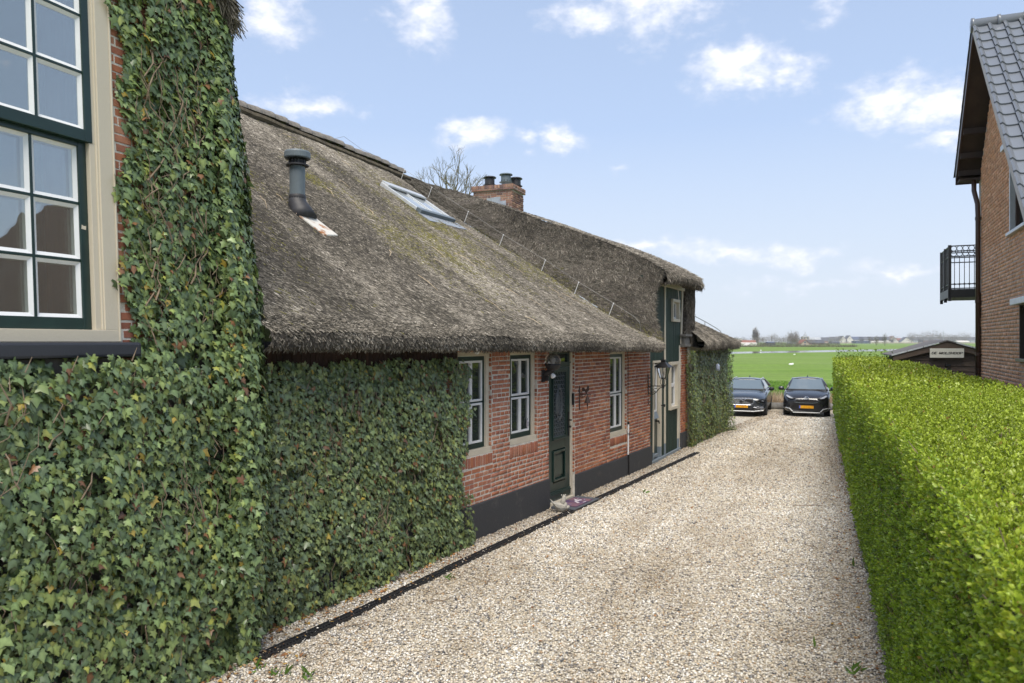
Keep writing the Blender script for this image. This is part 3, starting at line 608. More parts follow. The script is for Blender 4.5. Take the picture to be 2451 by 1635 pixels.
def sash_window():
    W = WT; g_ = G()
    W.box(g_, 3.84, 3.972, -.14, .012, 2.885, 5.9); W.box(g_, 3.778, 3.84, -.16, -.012, 2.885, 4.268); W.box(g_, 3.803, 3.84, -.16, -.012, 4.268, 5.9); W.box(g_, 2.0, 2.13, -.14, .012, 2.885, 5.9); W.box(g_, 2.13, 2.22, -.16, -.012, 2.885, 5.9)
    W.box(g_, 2.0, 3.972, -.16, .014, 2.798, 2.885); W.box(g_, 2.0, 3.972, -.16, .014, 5.72, 5.9)
    W.box(g_, 3.826, 3.842, -.03, .0, 2.886, 5.72); W.box(g_, 3.955, 3.97, .012, .02, 2.80, 5.88)
    f = obj('sash_window', g_, 'cream_worn', house, bev=.005)
    def sash(z0, z1, d0, d1, rows, brail, trail, nm):
        a, b_ = 2.222, (3.776 if nm == 'lower_sash' else 3.80)
        st = .065 if nm == 'lower_sash' else .06
        g_ = G(); W.box(g_, a, a+st, d0, d1, z0, z1); W.box(g_, b_-st, b_, d0, d1, z0, z1); W.box(g_, a+st, b_-st, d0, d1-.001, z0, z0+brail); W.box(g_, a+st, b_-st, d0, d1-.001, z1-trail, z1)
        ia, ib, ja, jb = a+st, b_-st, z0+brail, z1-trail
        hb = (jb-ja)/rows; n = 4; wb = (ib-ia)/n
        for k in range(1, n): W.box(g_, ia+k*wb-.011, ia+k*wb+.011, d0, d1-.012, ja, jb)
        for k in range(1, rows):
            for q in range(n): W.box(g_, ia+q*wb+(.011 if q else 0), ia+(q+1)*wb-(.011 if q < n-1 else 0), d0, d1-.0125, ja+k*hb-.011, ja+k*hb+.011)
        s_ = obj(nm, g_, 'green', f, bev=.004)
        for q in range(n):
            for k in range(rows):
                p0, p1 = ia+q*wb+(.011 if q else 0), ia+(q+1)*wb-(.011 if q < n-1 else 0); r0, r1 = ja+k*hb+(.011 if k else 0), ja+(k+1)*hb-(.011 if k < rows-1 else 0); P = W.P; bw = .026
                g_ = G()   # putty bevels slope in to the pane
                for (x0, y0, x1, y1), (u0, v0, u1, v1) in (((p0, r0, p0, r1), (p0+bw, r0+bw, p0+bw, r1-bw)), ((p1, r1, p1, r0), (p1-bw, r1-bw, p1-bw, r0+bw)), ((p0, r1, p1, r1), (p0+bw, r1-bw, p1-bw, r1-bw)), ((p1, r0, p0, r0), (p1-bw, r0+bw, p0+bw, r0+bw))):
                    g_.hexa([P(x0, d0, y0), P(x1, d0, y1), P(u1, d0, v1), P(u0, d0, v0), P(x0, d1-.016, y0), P(x1, d1-.016, y1), P(u1, d1-.032, v1), P(u0, d1-.032, v0)])
                obj('glazing_bar', g_, 'white', s_)
                g_ = G(); tl = random.uniform(-.0015, .0015); g_.hexa([P(p0+.02, d0+.004, r0+.02), P(p1-.02, d0+.004, r0+.02), P(p1-.02, d1-.034, r0+.02), P(p0+.02, d1-.034+tl, r0+.02), P(p0+.02, d0+.004, r1-.02), P(p1-.02, d0+.004, r1-.02), P(p1-.02, d1-.034-tl, r1-.02), P(p0+.02, d1-.034, r1-.02)])
                obj('pane', g_, 'glass_big', s_)
    sash(2.887, 4.276, -.12, -.05, 3, .085, .045, 'lower_sash')
    sash(4.27, 5.72, -.048, -.006, 3, .088, .09, 'upper_sash')
    g_ = G(); g_.add([W.P(3.735+x, -.048, 3.64+z) for x, z in ((-.02, -.015), (.018, -.018), (.02, .012), (.004, .008), (-.016, .016))], [(0, 1, 2, 3, 4)]); obj('paint_chip', g_, 'cream', f)
    # room behind the glass: back wall and a drawn-back brown curtain
    g_ = G(); W.box(g_, 1.6, 4.6, -1.6, -1.5, 2.2, 6.2); W.box(g_, 1.6, 1.7, -1.5, -.36, 2.2, 6.2); W.box(g_, 4.5, 4.6, -1.5, -.36, 2.2, 6.2); W.box(g_, 1.7, 4.5, -1.5, -.36, 2.2, 2.3); W.box(g_, 1.7, 4.5, -1.5, -.36, 6.1, 6.2); obj('room', g_, 'room', house)
    g_ = G(); n = 26
    V = [W.P(3.60+.32*k/n, -.27+.03*math.sin(k*1.3), z) for z in (2.4, 6.0) for k in range(n+1)]; g_.add(V, [(k, k+1, n+2+k, n+1+k) for k in range(n)]); obj('curtain', g_, 'curtain', house)
sash_window()
g_ = G(); WT.box(g_, 1.9, 4.09, -.1, .09, 2.685, 2.795); obj('window_sill', g_, 'sill', house, bev=.02)

# ------------------------------------------------------------------ thatch
E_ = lambda s, o=.40: (lambda p, s=s: np.array([p.x, p.y, 2.93-.012*(s+4)]))(WM.P(s, o, 0))
RD = np.array([.364, .931]); R0 = np.array([-5.16, 14.84])
RG = lambda q, z=7.32: np.array([R0[0]+RD[0]*q, R0[1]+RD[1]*q, z])
def polyline(pts, n):
    pts = np.array(pts, float); l = np.r_[0, np.cumsum(np.linalg.norm(np.diff(pts, axis=0), axis=1))]; t = np.linspace(0, l[-1], n)
    return np.stack([np.interp(t, l, pts[:, k]) for k in range(3)], 1)
def ruled(A, B, n):  # A,B (m,3)
    t = np.linspace(0, 1, n)[:, None, None]; return A[None]*(1-t)+B[None]*t      # (n,m,3)
def rough(P, amp=.035, sc=.55, amp2=.012):
    nu = np.cross(np.gradient(P, axis=0), np.gradient(P, axis=1)); nu = norm(nu); o = P.copy()
    for i in range(P.shape[0]):
        for j in range(P.shape[1]): o[i, j] += nu[i, j]*(amp*fbm(P[i, j], sc)+amp2*fbm(P[i, j], 4.))
    return o
def grid_obj(name, P, mat, parent, smooth=True):
    n, m_ = P.shape[:2]; idx = np.arange(n*m_).reshape(n, m_); F = np.stack([idx[:-1, :-1], idx[:-1, 1:], idx[1:, 1:], idx[1:, :-1]], -1).reshape(-1, 4)
    V = P.reshape(-1, 3); me = np_mesh(name, V, F, np.full((len(V), 3), .1), mat, smooth); return link(bpy.data.objects.new(name, me), parent)
RT = np.array([[-.5, 0, 0], [.5, 0, 0], [.32, 1, .0], [-.32, 1, 0], [0, .0, .6], [0, 1, .5]]); RF = np.array([[0, 4, 5, 3], [4, 1, 2, 5]])
REED_PAL = np.array([(.050, .045, .036), (.102, .091, .073), (.172, .153, .124), (.25, .226, .187), (.33, .30, .25), (.42, .385, .33), (.54, .50, .43)])
def reeds(name, P, parent, dens, down=None, flip=1, ln=(.035, .10), wd=.0085, spread=.42, lift=.12, moss=None, seed=1, sink=.005):
    """loose reed ends over a grid surface; 'down' is the axis the reeds follow (grid axis 0 or a vector)"""
    r = np.random.default_rng(seed); A = P[:-1, :-1]; Bq = P[:-1, 1:]; Cq = P[1:, :-1]; Dq = P[1:, 1:]
    cr = np.cross(Bq-A, Cq-A); ar = np.linalg.norm(cr, axis=-1); nn = norm(cr)*flip
    flat = ar.ravel(); N_ = int(flat.sum()*dens); k = r.choice(len(flat), N_, p=flat/flat.sum()); u = r.random((N_, 1)); v = r.random((N_, 1))
    a, b_, c, e = [x.reshape(-1, 3)[k] for x in (A, Bq, Cq, Dq)]; pos = (a*(1-u)+b_*u)*(1-v)+(c*(1-u)+e*u)*v; Z = nn.reshape(-1, 3)[k]
    dn = (a-c) if down is None else np.repeat(np.array(down, float)[None], N_, 0)
    dn = norm(dn-(dn*Z).sum(1, keepdims=True)*Z); sd = np.cross(dn, Z); ang = r.normal(0, spread, (N_, 1))
    Y = norm(dn*np.cos(ang)+sd*np.sin(ang)+Z*(r.random((N_, 1))*lift*2-lift*.3)); X = norm(np.cross(Y, Z)); Z2 = np.cross(X, Y)
    w = r.uniform(.6, 1.5, N_)*wd; l = r.uniform(ln[0], ln[1], N_)
    al = pos[:, 0]*.495+pos[:, 1]*.869; low = fbm2(al*1.6, pos[:, 2]*.45, seed)*.8+fbm2(al*.5, pos[:, 2]*.6, seed+3)*.7+fbm2(al*5., pos[:, 2]*3., seed+5)*.45
    q = np.clip(r.normal(1.95, 1.35, N_)+low*1.15, 0, 6.99).astype(int)
    C = REED_PAL[q]*r.uniform(.75, 1.25, (N_, 1))
    if moss is not None:
        mk = moss(pos); C = np.where((r.random(N_) < mk)[:, None], np.array([(.14, .13, .03)])*r.uniform(.6, 1.5, (N_, 1)), C)
    kx = 6; V = (pos-Z*sink)[:, None]+RT[None, :, 0:1]*(X*w[:, None])[:, None]+RT[None, :, 1:2]*(Y*l[:, None])[:, None]+RT[None, :, 2:3]*(Z2*w[:, None])[:, None]
    F = (RF[None]+(np.arange(N_)*kx)[:, None, None]).reshape(-1, 4)
    me = np_mesh(name, V.reshape(-1, 3), F, np.repeat(C, kx, 0), 'reed'); return link(bpy.data.objects.new(name, me), parent, 'stuff')
VAL = [(-3.51, 19.12, 7.32), (-2.83, 19.32, 6.94), (-2.10, 19.06, 6.43), (-1.15, 18.56, 5.73), (-.28, 17.88, 5.06), (.70, 17.51, 4.42), (1.41, 16.81, 3.85), (2.13, 16.40, 3.36), (2.56, 16.24, 3.09), (3.30, 16.42, 2.80)]
NV = 34
valley = polyline(VAL, NV)[::-1]                       # eave -> ridge
left = polyline([E_(-3.92), .85*E_(-4.4)+.15*RG(-5.5), RG(-5.5)], NV)
left = np.stack([np.interp(np.linspace(0, 1, NV), np.linspace(0, 1, NV), left[:, k]) for k in range(3)], 1)
main = np.stack([left*(1-t)+valley*t for t in np.linspace(0, 1, 46)], 1)
# eave nose: rounded thatch edge and underside
def add_nose(top, outv, prof):
    """top: (m,3) eave line; prof: list of (out,z)"""
    return np.stack([top+np.array([outv[0]*o, outv[1]*o, z]) for o, z in prof][::-1], 0)
NOSE = [(.035, -.05), (.045, -.11), (.03, -.17), (-.02, -.205), (-.16, -.20), (-.55, -.12)]
eave = main[0]; nz_ = add_nose(eave, (WM.n.x, WM.n.y), NOSE)
nz_[:, :, 2] += np.array([[.012*fbm((x*3, 7, 1), 1.2) for x in np.linspace(0, 14, nz_.shape[1])]])
main_r = rough(main); full = np.concatenate([nz_, main_r], 0)
roof = grid_obj('thatch_roof', full, 'thatch', house)
def moss_main(p):
    out = np.zeros(len(p))
    vx = np.array(VAL)
    d_ = np.min(np.linalg.norm(p[:, None, :]-polyline(VAL, 60)[None], axis=2), 1) if len(p) < 1 else None
    pl = polyline(VAL, 40); dm = np.full(len(p), 9.)
    for q in pl: dm = np.minimum(dm, np.linalg.norm(p-q, axis=1))
    out += np.clip(.30-dm*.75, 0, .3)*(p[:, 2] < 5.6)
    if p[:, 1].mean() > 16.5: return np.clip(out, 0, .3)
    band = np.exp(-((p[:, 2]-5.3)/1.1)**2)*.35
    nn_ = np.maximum(0, fbm2((p[:, 0]*.495+p[:, 1]*.869)*.9, p[:, 2]*.7, 41))
    return np.clip(out+band*nn_*2.2, 0, .8)
reeds('reed_ends', main_r, roof, 4600, moss=moss_main, seed=3)
reeds('eave_reeds', np.concatenate([nz_[2:], main_r[:2]], 0), roof, 6000, ln=(.025, .06), wd=.009, spread=.7, lift=.45, seed=4)
# long loose straws
def straws(name, P, parent, n, seed):
    r = np.random.default_rng(seed); g_ = G()
    for _ in range(n):
        i, j = r.integers(2, P.shape[0]-2), r.integers(2, P.shape[1]-2); p = Vector(P[i, j]); dn = (Vector(P[i-1, j])-Vector(P[i+1, j])).normalized(); sd = (Vector(P[i, j+1])-Vector(P[i, j-1])).normalized(); nn = dn.cross(sd)
        if nn.z < 0: nn = -nn
        L_ = r.uniform(.18, .5); a = r.uniform(-.5, .5); d_ = (dn*math.cos(a)+sd*math.sin(a)).normalized(); b_ = sd*r.uniform(-.12, .12)
        g_.tube([p+nn*.015, p+nn*.035+d_*L_*.5+b_*.2, p+nn*.02+d_*L_+b_], [.005, .005, .0025], 4, col=tuple(np.array((.50, .40, .27))*r.uniform(.6, 1.3)))
    obj(name, g_, 'reed', parent, fix=False, kind='stuff')
straws('loose_straws', main_r, roof, 45, 5)
# raised roof over the barn doors
T0 = [(-3.51, 19.12, 7.33), (-2.87, 20.75, 7.36), (-2.03, 22.82, 7.45), (-.68, 20.3, 6.58), (.36, 18.61, 5.93), (1.97, 17.69, 5.24), (2.99, 17.11, 4.72), (3.43, 16.86, 4.42)]
NC = 48
tA = polyline(VAL, NC); tB = polyline(T0, NC)
chk = ruled(tA, tB, 22)
sag = np.sin(np.linspace(0, math.pi, 22))[:, None, None]*np.array([.16, -.22, -.06])
chk = rough(chk-sag*np.linspace(.3, 1, NC)[None, :, None], .05, .7)
upper = grid_obj('raised_thatch', chk, 'thatch', house)
CHD = (WM.u3*.55+WM.n3*.35+Vector((0, 0, -.65)))
reeds('reed_ends', chk, upper, 4600, down=tuple(CHD), flip=-1, spread=.75, lift=.2, ln=(.04, .11), moss=moss_main, seed=6)
ts = [np.array(p, float) for p in T0[2:]]
top = polyline(ts, 20)
sh = np.array([WM.u.x*2.95, WM.u.y*2.95, 0.])
topg = np.stack([top+sh*t for t in np.linspace(0, 1, 14)], 1)          # (20,14,3): ridge -> eave
topg = rough(topg, .03)
front_e = topg[-1]; nz2 = add_nose(front_e, (WM.n.x, WM.n.y), [(.05, -.05), (.06, -.11), (.03, -.17), (-.04, -.20), (-.35, -.14), (-.8, -.06)])
nz2[:, :, 2] += -.10*np.abs(np.linspace(-1, 1, 14))[None, :]**2.5
tall = np.concatenate([nz2, topg[::-1]], 0); grid_obj('top_thatch', tall, 'thatch', upper)
reeds('reed_ends', tall[2:], upper, 1800, seed=8, spread=.45, lift=.25, ln=(.05, .14))
# far cheek of the barn-door opening
fg = []
for t in np.linspace(0, 1, 18):
    z = 4.28-(4.28-2.72)*t; fl = .55*max(0, t-.72)**1.3*3
    row = [WB.P(3.22, -.25, z), WB.P(3.24, .06, z), WB.P(3.5+fl*.4, .10, z), WB.P(3.85+fl, .12, z), WB.P(4.16+fl*1.3, .08, z), WB.P(4.24+fl*1.5, -.1, z), WB.P(4.25+fl*1.5, -1.8, z+.5)]
    fg.append(row)
fg = rough(np.array([[tuple(p) for p in r_] for r_ in fg]), .02, 1.5)
grid_obj('cheek_thatch', fg[::-1], 'thatch', upper)
reeds('reed_ends', fg[::-1][:, :6], upper, 2300, spread=.4, lift=.15, down=(-.25, -.2, -1), flip=-1, seed=9)
lastc = chk[:, -1]; rb = np.array([-WM.n.x*1.0, -WM.n.y*1.0, 0.])
grid_obj('cheek_thatch', np.stack([lastc+rb*t for t in (0, .5, 1.)], 1), 'thatch', upper)
g_ = G(); WB.box(g_, .06, 4.1, -1.1, .30, 4.272, 4.38); obj('soffit_thatch', g_, 'thatch', upper)
g_ = G(); WF.box(g_, -.1, 1.4, -1.0, -.06, 2.55, 3.25); WF.box(g_, 1.4, 4.9, -.8, -.03, 2.55, 2.80); obj('soffit_thatch', g_, 'thatch', upper)
# low thatch over the far end
e0 = polyline([WF.P(.75, .38, 2.83), WF.P(2.6, .40, 2.83), WF.P(4.5, .40, 2.84), WF.P(5.3, .32, 2.83), WF.P(5.6, .0, 2.80)], 26)
c0 = polyline([WF.P(.4, -1.5, 4.25), WF.P(2.2, -.55, 3.50), WF.P(3.6, -.30, 3.28), WF.P(4.8, -.12, 3.03), WF.P(5.5, -.15, 2.84)], 26)
fl_ = rough(ruled(e0, c0, 14), .03, .8)
nz3 = add_nose(fl_[0], (WF.n.x, WF.n.y), NOSE)
fl_full = np.concatenate([nz3, fl_], 0); low = grid_obj('low_thatch', fl_full, 'thatch', house)
reeds('reed_ends', fl_full[2:], low, 2300, seed=10, ln=(.06, .15))
g_ = G(); bk = [tuple(p) for p in c0]; g_.add(bk+[(p[0]-3, p[1]+2.2, 2.6) for p in bk], [(i, i+1, 27+i, 26+i) for i in range(25)]); obj('back_thatch', g_, 'thatch', low)
# the slope behind the ridge
rl = polyline([RG(-1.9, 7.3), RG(11.3, 7.40)], 12); bs = rl+np.array([-.931*6.2, .364*6.2, -4.7])
g_ = G(); V = [tuple(p) for p in rl]+[tuple(p) for p in bs]; g_.add(V, [(i, i+1, 13+i, 12+i) for i in range(11)]); obj('back_slope', g_, 'thatch', house)
# front house roof: the slope whose verge shows beside the ivy
def fp(s, d_, z): return np.array(tuple(WT.P(s, d_, z)))
vz = [(5.12, 5.78), (4.92, 6.1), (4.6, 6.6), (3.4, 8.4), (2.3, 9.9)]
fr_e = polyline([fp(a, .26, z) for a, z in vz], 20); fr_b = polyline([fp(a, -5, z) for a, z in vz], 20); frg = rough(np.stack([fr_e*(1-t)+fr_b*t for t in np.linspace(0, 1, 24)], 1), .03)
frr = grid_obj('front_thatch', frg, 'thatch', house)
und = np.stack([frg[:, 0], frg[:, 0]+np.array([0, 0, -.16]), np.stack([p+np.array([-.25*WT.n.x, -.25*WT.n.y, -.2]) for p in frg[:, 0]])], 1); grid_obj('verge_thatch', und, 'thatch', frr)
reeds('reed_ends', und, frr, 4200, down=(.30, .3, -.8), spread=.3, lift=.3, ln=(.06, .15), flip=-1, seed=12)
reeds('reed_ends', frg[:, :8], frr, 2500, spread=.4, seed=13)
# ---- ridge tiles
def ridge_tiles():
    g_ = G(); n = 8; V = []; F = []
    L_ = .40
    for i, (x, r_) in enumerate(((0, .175), (.06, .17), (L_*.8, .15), (L_+.05, .145))):
        for k in range(n+1):
            q = math.pi*(k/n); V.append((x, r_*1.15*math.cos(q), r_*math.sin(q)*.95))
    for i in range(3):
        for k in range(n): F.append((i*(n+1)+k, i*(n+1)+k+1, (i+1)*(n+1)+k+1, (i+1)*(n+1)+k))
    F.append(tuple(range(n, -1, -1))); g_.add(V, F); me = g_.mesh('ridge_tile', True); me.materials.append(M_['ridgetile'])
    for i in range(17):
        q = -1.1+i*.41
        p = RG(q, 7.345-.015*math.sin(i*1.3)-.012*max(0, 3-i*.3)); e_ = Vector((RD[0], RD[1], random.uniform(-.02, .02))).normalized(); nn = Vector((.931, -.364, random.uniform(-.05, .05)))
        inst('ridge_tile', me, mat4(-e_, nn, Vector((0, 0, 1)), p+np.array([RD[0]*.4, RD[1]*.4, 0])), roof)
    g_ = G(); g_.tube([Vector(RG(q, 7.20+.015*fbm((q, 0, 0), 2.)))+Vector((.931, -.364, 0))*.2 for q in np.linspace(-1.5, 6.0, 40)], .075, 7); obj('ridge_bedding', g_, 'ridgemoss', roof)
ridge_tiles()
# ---- flue pipe with cap and flashing
def roof_z(x, y):
    P = main_r.reshape(-1, 3); d_ = (P[:, 0]-x)**2+(P[:, 1]-y)**2; k = np.argsort(d_)[:6]; w = 1/(d_[k]+1e-4); return float((P[k, 2]*w).sum()/w.sum())
def flue():
    b_ = Vector((-2.98, 10.44, roof_z(-2.98, 10.44)+.02)); g_ = G(); D_ = -.26
    g_.lathe(b_, [(.105, .20), (.105, .86+D_), (.10, .865+D_)], 24); p = obj('flue_pipe', g_, 'pipegrey', house, smooth=False)
    g_ = G(); g_.tube([b_+Vector((.13, -.10, -.16)), b_+Vector((.06, -.05, -.03)), b_+Vector((0, 0, .09)), b_+Vector((0, 0, .18))], [.175, .155, .128, .112], 20); g_.lathe(b_, [(.108, .13), (.116, .15), (.116, .20), (.108, .21)], 24); obj('flue_collar', g_, 'pipeblack', p, smooth=True)
    g_ = G(); g_.lathe(b_, [(.12, .865+D_), (.158, .87+D_), (.158, .885+D_), (.12, .90+D_), (.10, .90+D_), (.10, .97+D_), (.14, .96+D_)], 24); obj('flue_flange', g_, 'pipeblack', p)
    g_ = G()
    for k in range(16): q = k*math.pi/8; g_.box(b_+Vector((.112*math.cos(q), .112*math.sin(q), .935+D_)), (.012, .012, .08), q)
    obj('flue_grille', g_, 'pipeblack', p)
    g_ = G(); g_.lathe(b_, [(.17, .97+D_), (.178, .985+D_), (.178, 1.05+D_), (.168, 1.07+D_), (.12, 1.085+D_), (.001, 1.09+D_)], 28); obj('flue_cap', g_, 'pipegrey', p)
    # flashing lies on the slope below
    q0, q1, q2, q3 = [Vector((x, y, roof_z(x, y)+.005)) for x, y in ((-2.93, 10.20), (-2.83, 10.50), (-2.40, 10.36), (-2.52, 10.06))]; up = Vector((.0, 0, .03)); g_ = G()
    n = 5
    for k in range(n):
        a, c = k/n, (k+1)/n; w = .012 if k % 2 else 0
        g_.hexa([q0.lerp(q1, a)+up*.4, q0.lerp(q1, c)+up*.4, q3.lerp(q2, c)+up*(.4+w*8), q3.lerp(q2, a)+up*(.4-w*8), q0.lerp(q1, a)+up, q0.lerp(q1, c)+up, q3.lerp(q2, c)+up*(1+w*8), q3.lerp(q2, a)+up*(1-w*8)])
    obj('flue_flashing', g_, 'flash', p)
flue()
# ---- roof window
def skylight():
    TL, TR, BR, BL = [Vector(p) for p in ((-2.88, 16.34, 6.19), (-2.18, 17.79, 6.15), (-1.38, 17.3, 5.54), (-2.0, 15.86, 5.52))]
    n = (TR-TL).cross(BL-TL).normalized(); n = n if n.z > 0 else -n; g_ = G()
    def Q(a, b_, h): return TL.lerp(TR, a).lerp(BL.lerp(BR, a), b_)+n*h
    def fr(g_, a0, a1, b0, b1, h0, h1): g_.hexa([Q(a0, b0, h0), Q(a1, b0, h0), Q(a1, b1, h0), Q(a0, b1, h0), Q(a0, b0, h1), Q(a1, b0, h1), Q(a1, b1, h1), Q(a0, b1, h1)])
    fr(g_, 0, .045, 0, 1, -.1, .09); fr(g_, .955, 1, 0, 1, -.1, .09); fr(g_, .045, .955, 0, .07, -.1, .089); fr(g_, .045, .955, .93, 1, -.1, .089); f = obj('roof_window', g_, 'alu', house, bev=.008)
    g_ = G(); fr(g_, .05, .95, .075, .925, -.05, .06); obj('pane', g_, 'skyglass', f)
    g_ = G(); fr(g_, .02, .98, -.02, .16, .09, .13); fr(g_, .47, .50, .16, .92, .06, .085); obj('roof_window_cover', g_, 'alu', f, bev=.006)
    g_ = G(); fr(g_, .0, 1.0, .94, 1.06, .02, .105); obj('bottom_rail', g_, 'pipegrey', f, bev=.006)
    g_ = G()
    for k in range(7):
        a, c = -.03+k*1.13/7, -.03+(k+1)*1.13/7
        g_.hexa([Q(a, 1.05, 0), Q(c, 1.05, 0), Q(c, 1.34, .0), Q(a, 1.34, .0), Q(a, 1.05, .03), Q(c, 1.05, .03), Q(c, 1.34+.02*math.sin(k*2), .035), Q(a, 1.34-.02*math.sin(k*2.3), .03)])
    obj('flashing', g_, 'zinc', f)
M_['skyglass'] = glass_mat('roof window glass', (.34, .37, .38), 2.6, .04)  # sky reflection painted in as a pale base colour
skylight()
# ---- chimney
def chimney():
    W = Wl((-1.30-.02, 25.6), (-1.30+1.42*.931, 25.6-1.42*.364)); W2 = Wl((W.P(1.42, 0, 0).x, W.P(1.42, 0, 0).y), (W.P(1.42, 0, 0).x+1.1*.364, W.P(1.42, 0, 0).y+1.1*.931))
    g_ = G(); W.box(g_, 0.02, 1.40, -1.08, -.012, 6.6, 7.92); c = obj('chimney', g_, 'mortar_grey', house)
    a = courses(0, 1.42, 6.7, 7.88, .0735, .107, .012, (), 51, bond='stretch'); lay(W, c, a, PAL_CH, 52, 300)
    b_ = courses(0, 1.1, 6.6, 7.88, .0735, .107, .012, (), 53, bond='stretch'); lay(W2, c, b_, PAL_CH, 54, 0)
    g_ = G(); W.box(g_, -.05, 1.47, -1.14, .038, 7.88, 8.05); cap = obj('chimney_cap', g_, 'mortar_grey', house, bev=.01)
    lay(W, cap, soldier(-.06, 1.48, 7.95, 8.075, .062, .01, .052)+courses(-.06, 1.48, 7.885, 7.95, .064, .107, .01, (), 57, .055, 'stretch'), PAL_CH, 56, 300)
    lay(W2, cap, soldier(-.05, 1.15, 7.95, 8.075, .062, .01, .052)+courses(-.05, 1.15, 7.885, 7.95, .064, .107, .01, (), 58, .055, 'stretch'), PAL_CH, 59, 0)
    g_ = G()
    for k, (a0, a1, z0, z1) in enumerate(((.50, .68, 6.8, 7.63), (.66, .80, 6.8, 7.65), (.79, 1.0, 6.8, 7.66), (1.0, 1.2, 6.8, 7.52), (1.2, 1.40, 6.7, 7.30))): W.box(g_, a0, a1, -.01, .012+.004*(k % 2), z0, z1)
    obj('chimney_flashing', g_, 'zinc', c, bev=.004)
    for a0, d_, dz in ((.42, -.45, .03), (1.06, -.35, .06), (1.25, -.8, 0)):
        p = W.P(a0, d_, 8.0+dz); g_ = G(); g_.lathe(p, [(.14, -.1), (.14, .10), (.225, .135), (.23, .15), (.17, .165), (.168, .17), (.168, .35), (.13, .36), (.13, .40), (.225, .385), (.23, .40), (.2, .43), (.001, .45)], 24); cw = obj('chimney_cowl', g_, 'pipegrey' if a0 == 1.06 else 'pipeblack', house)
        g_ = G()
        for k in range(10): q = k*math.pi/5; g_.box(p+Vector((.167*math.cos(q), .167*math.sin(q), .19)), (.008, .05, .025), q)
        obj('cowl_slot', g_, 'iron', cw)
chimney()
# ---- lightning conductor on the valley, another along the far hip
lc = root('lightning_conductor', 'thin wire on short white posts running down the thatch valley', 'lightning conductor', (.2, 17.5, 4.6))
lp = [(-2.83, 19.28, 7.0), (-2.10, 19.02, 6.5), (-1.15, 18.52, 5.8), (-.28, 17.84, 5.13), (.70, 17.47, 4.49), (1.41, 16.77, 3.92), (2.13, 16.36, 3.43)]
tops = []
for i, p in enumerate([(-3.75, 18.4, 7.30)]+lp):
    p = Vector(p); t_ = p+Vector((.075, -.02, .20)); tops.append(t_); g_ = G(); g_.tube([p-Vector((.02, 0, .06)), t_], .0065, 6); g_.lathe(t_, [(.013, -.015), (.013, .01), (.001, .012)], 8); obj('conductor_post', g_, 'white', lc)
g_ = G(); pts = [Vector((-4.15, 17.4, 7.48)), Vector((-4.0, 17.9, 7.68))]+tops+[Vector((2.62, 16.1, 3.33)), Vector((2.72, 16.02, 3.2)), Vector((2.74, 15.98, 2.98))]; g_.tube(pts, .0038, 5); obj('conductor_wire', g_, 'wire', lc)
l2 = root('lightning_conductor', 'thin bowed wire above the low thatch at the far end of the farmhouse', 'lightning conductor', (6.5, 23.5, 3.2))
g_ = G(); wp = [WF.P(2.1, -.5, 3.66), WF.P(2.8, -.42, 3.55), WF.P(3.6, -.33, 3.41), WF.P(4.4, -.22, 3.24), WF.P(4.78, -.15, 3.13), WF.P(4.84, -.13, 2.98)]; g_.tube(wp, .011, 5); obj('conductor_wire', g_, 'wire', l2)
for k in (1, 2, 5): g_ = G(); g_.tube([wp[k]-Vector((0, 0, .28)), wp[k]], .011, 5); obj('conductor_post', g_, 'wire', l2)

# ================================================================== PLANTS ON THE WALLS
IV = np.array([(0, -.12, 0), (.30, -.34, -.10), (.52, -.22, -.16), (.36, .05, -.07), (.62, .28, -.20), (.30, .42, -.06), (0, 1., -.12), (-.30, .42, -.06), (-.62, .28, -.20), (-.36, .05, -.07), (-.52, -.22, -.16), (-.30, -.34, -.10), (0, .12, .03)])
IVF = np.array([(12, k, (k+1) % 12) for k in range(12)]); IVC = np.array([.95]*12+[1.32])
IS = np.array([(0, -.2, -.02), (.5, -.05, -.15), (.32, .4, -.06), (0, 1, -.12), (-.32, .4, -.06), (-.5, -.05, -.15), (0, .15, .05)]); ISF = np.array([(6, k, (k+1) % 6) for k in range(6)]); ISC = np.array([.95]*6+[1.25])
IVP = np.array([(.098, .148, .078), (.078, .120, .068), (.120, .178, .085), (.062, .098, .058), (.150, .210, .105), (.105, .152, .098), (.16, .21, .085)])
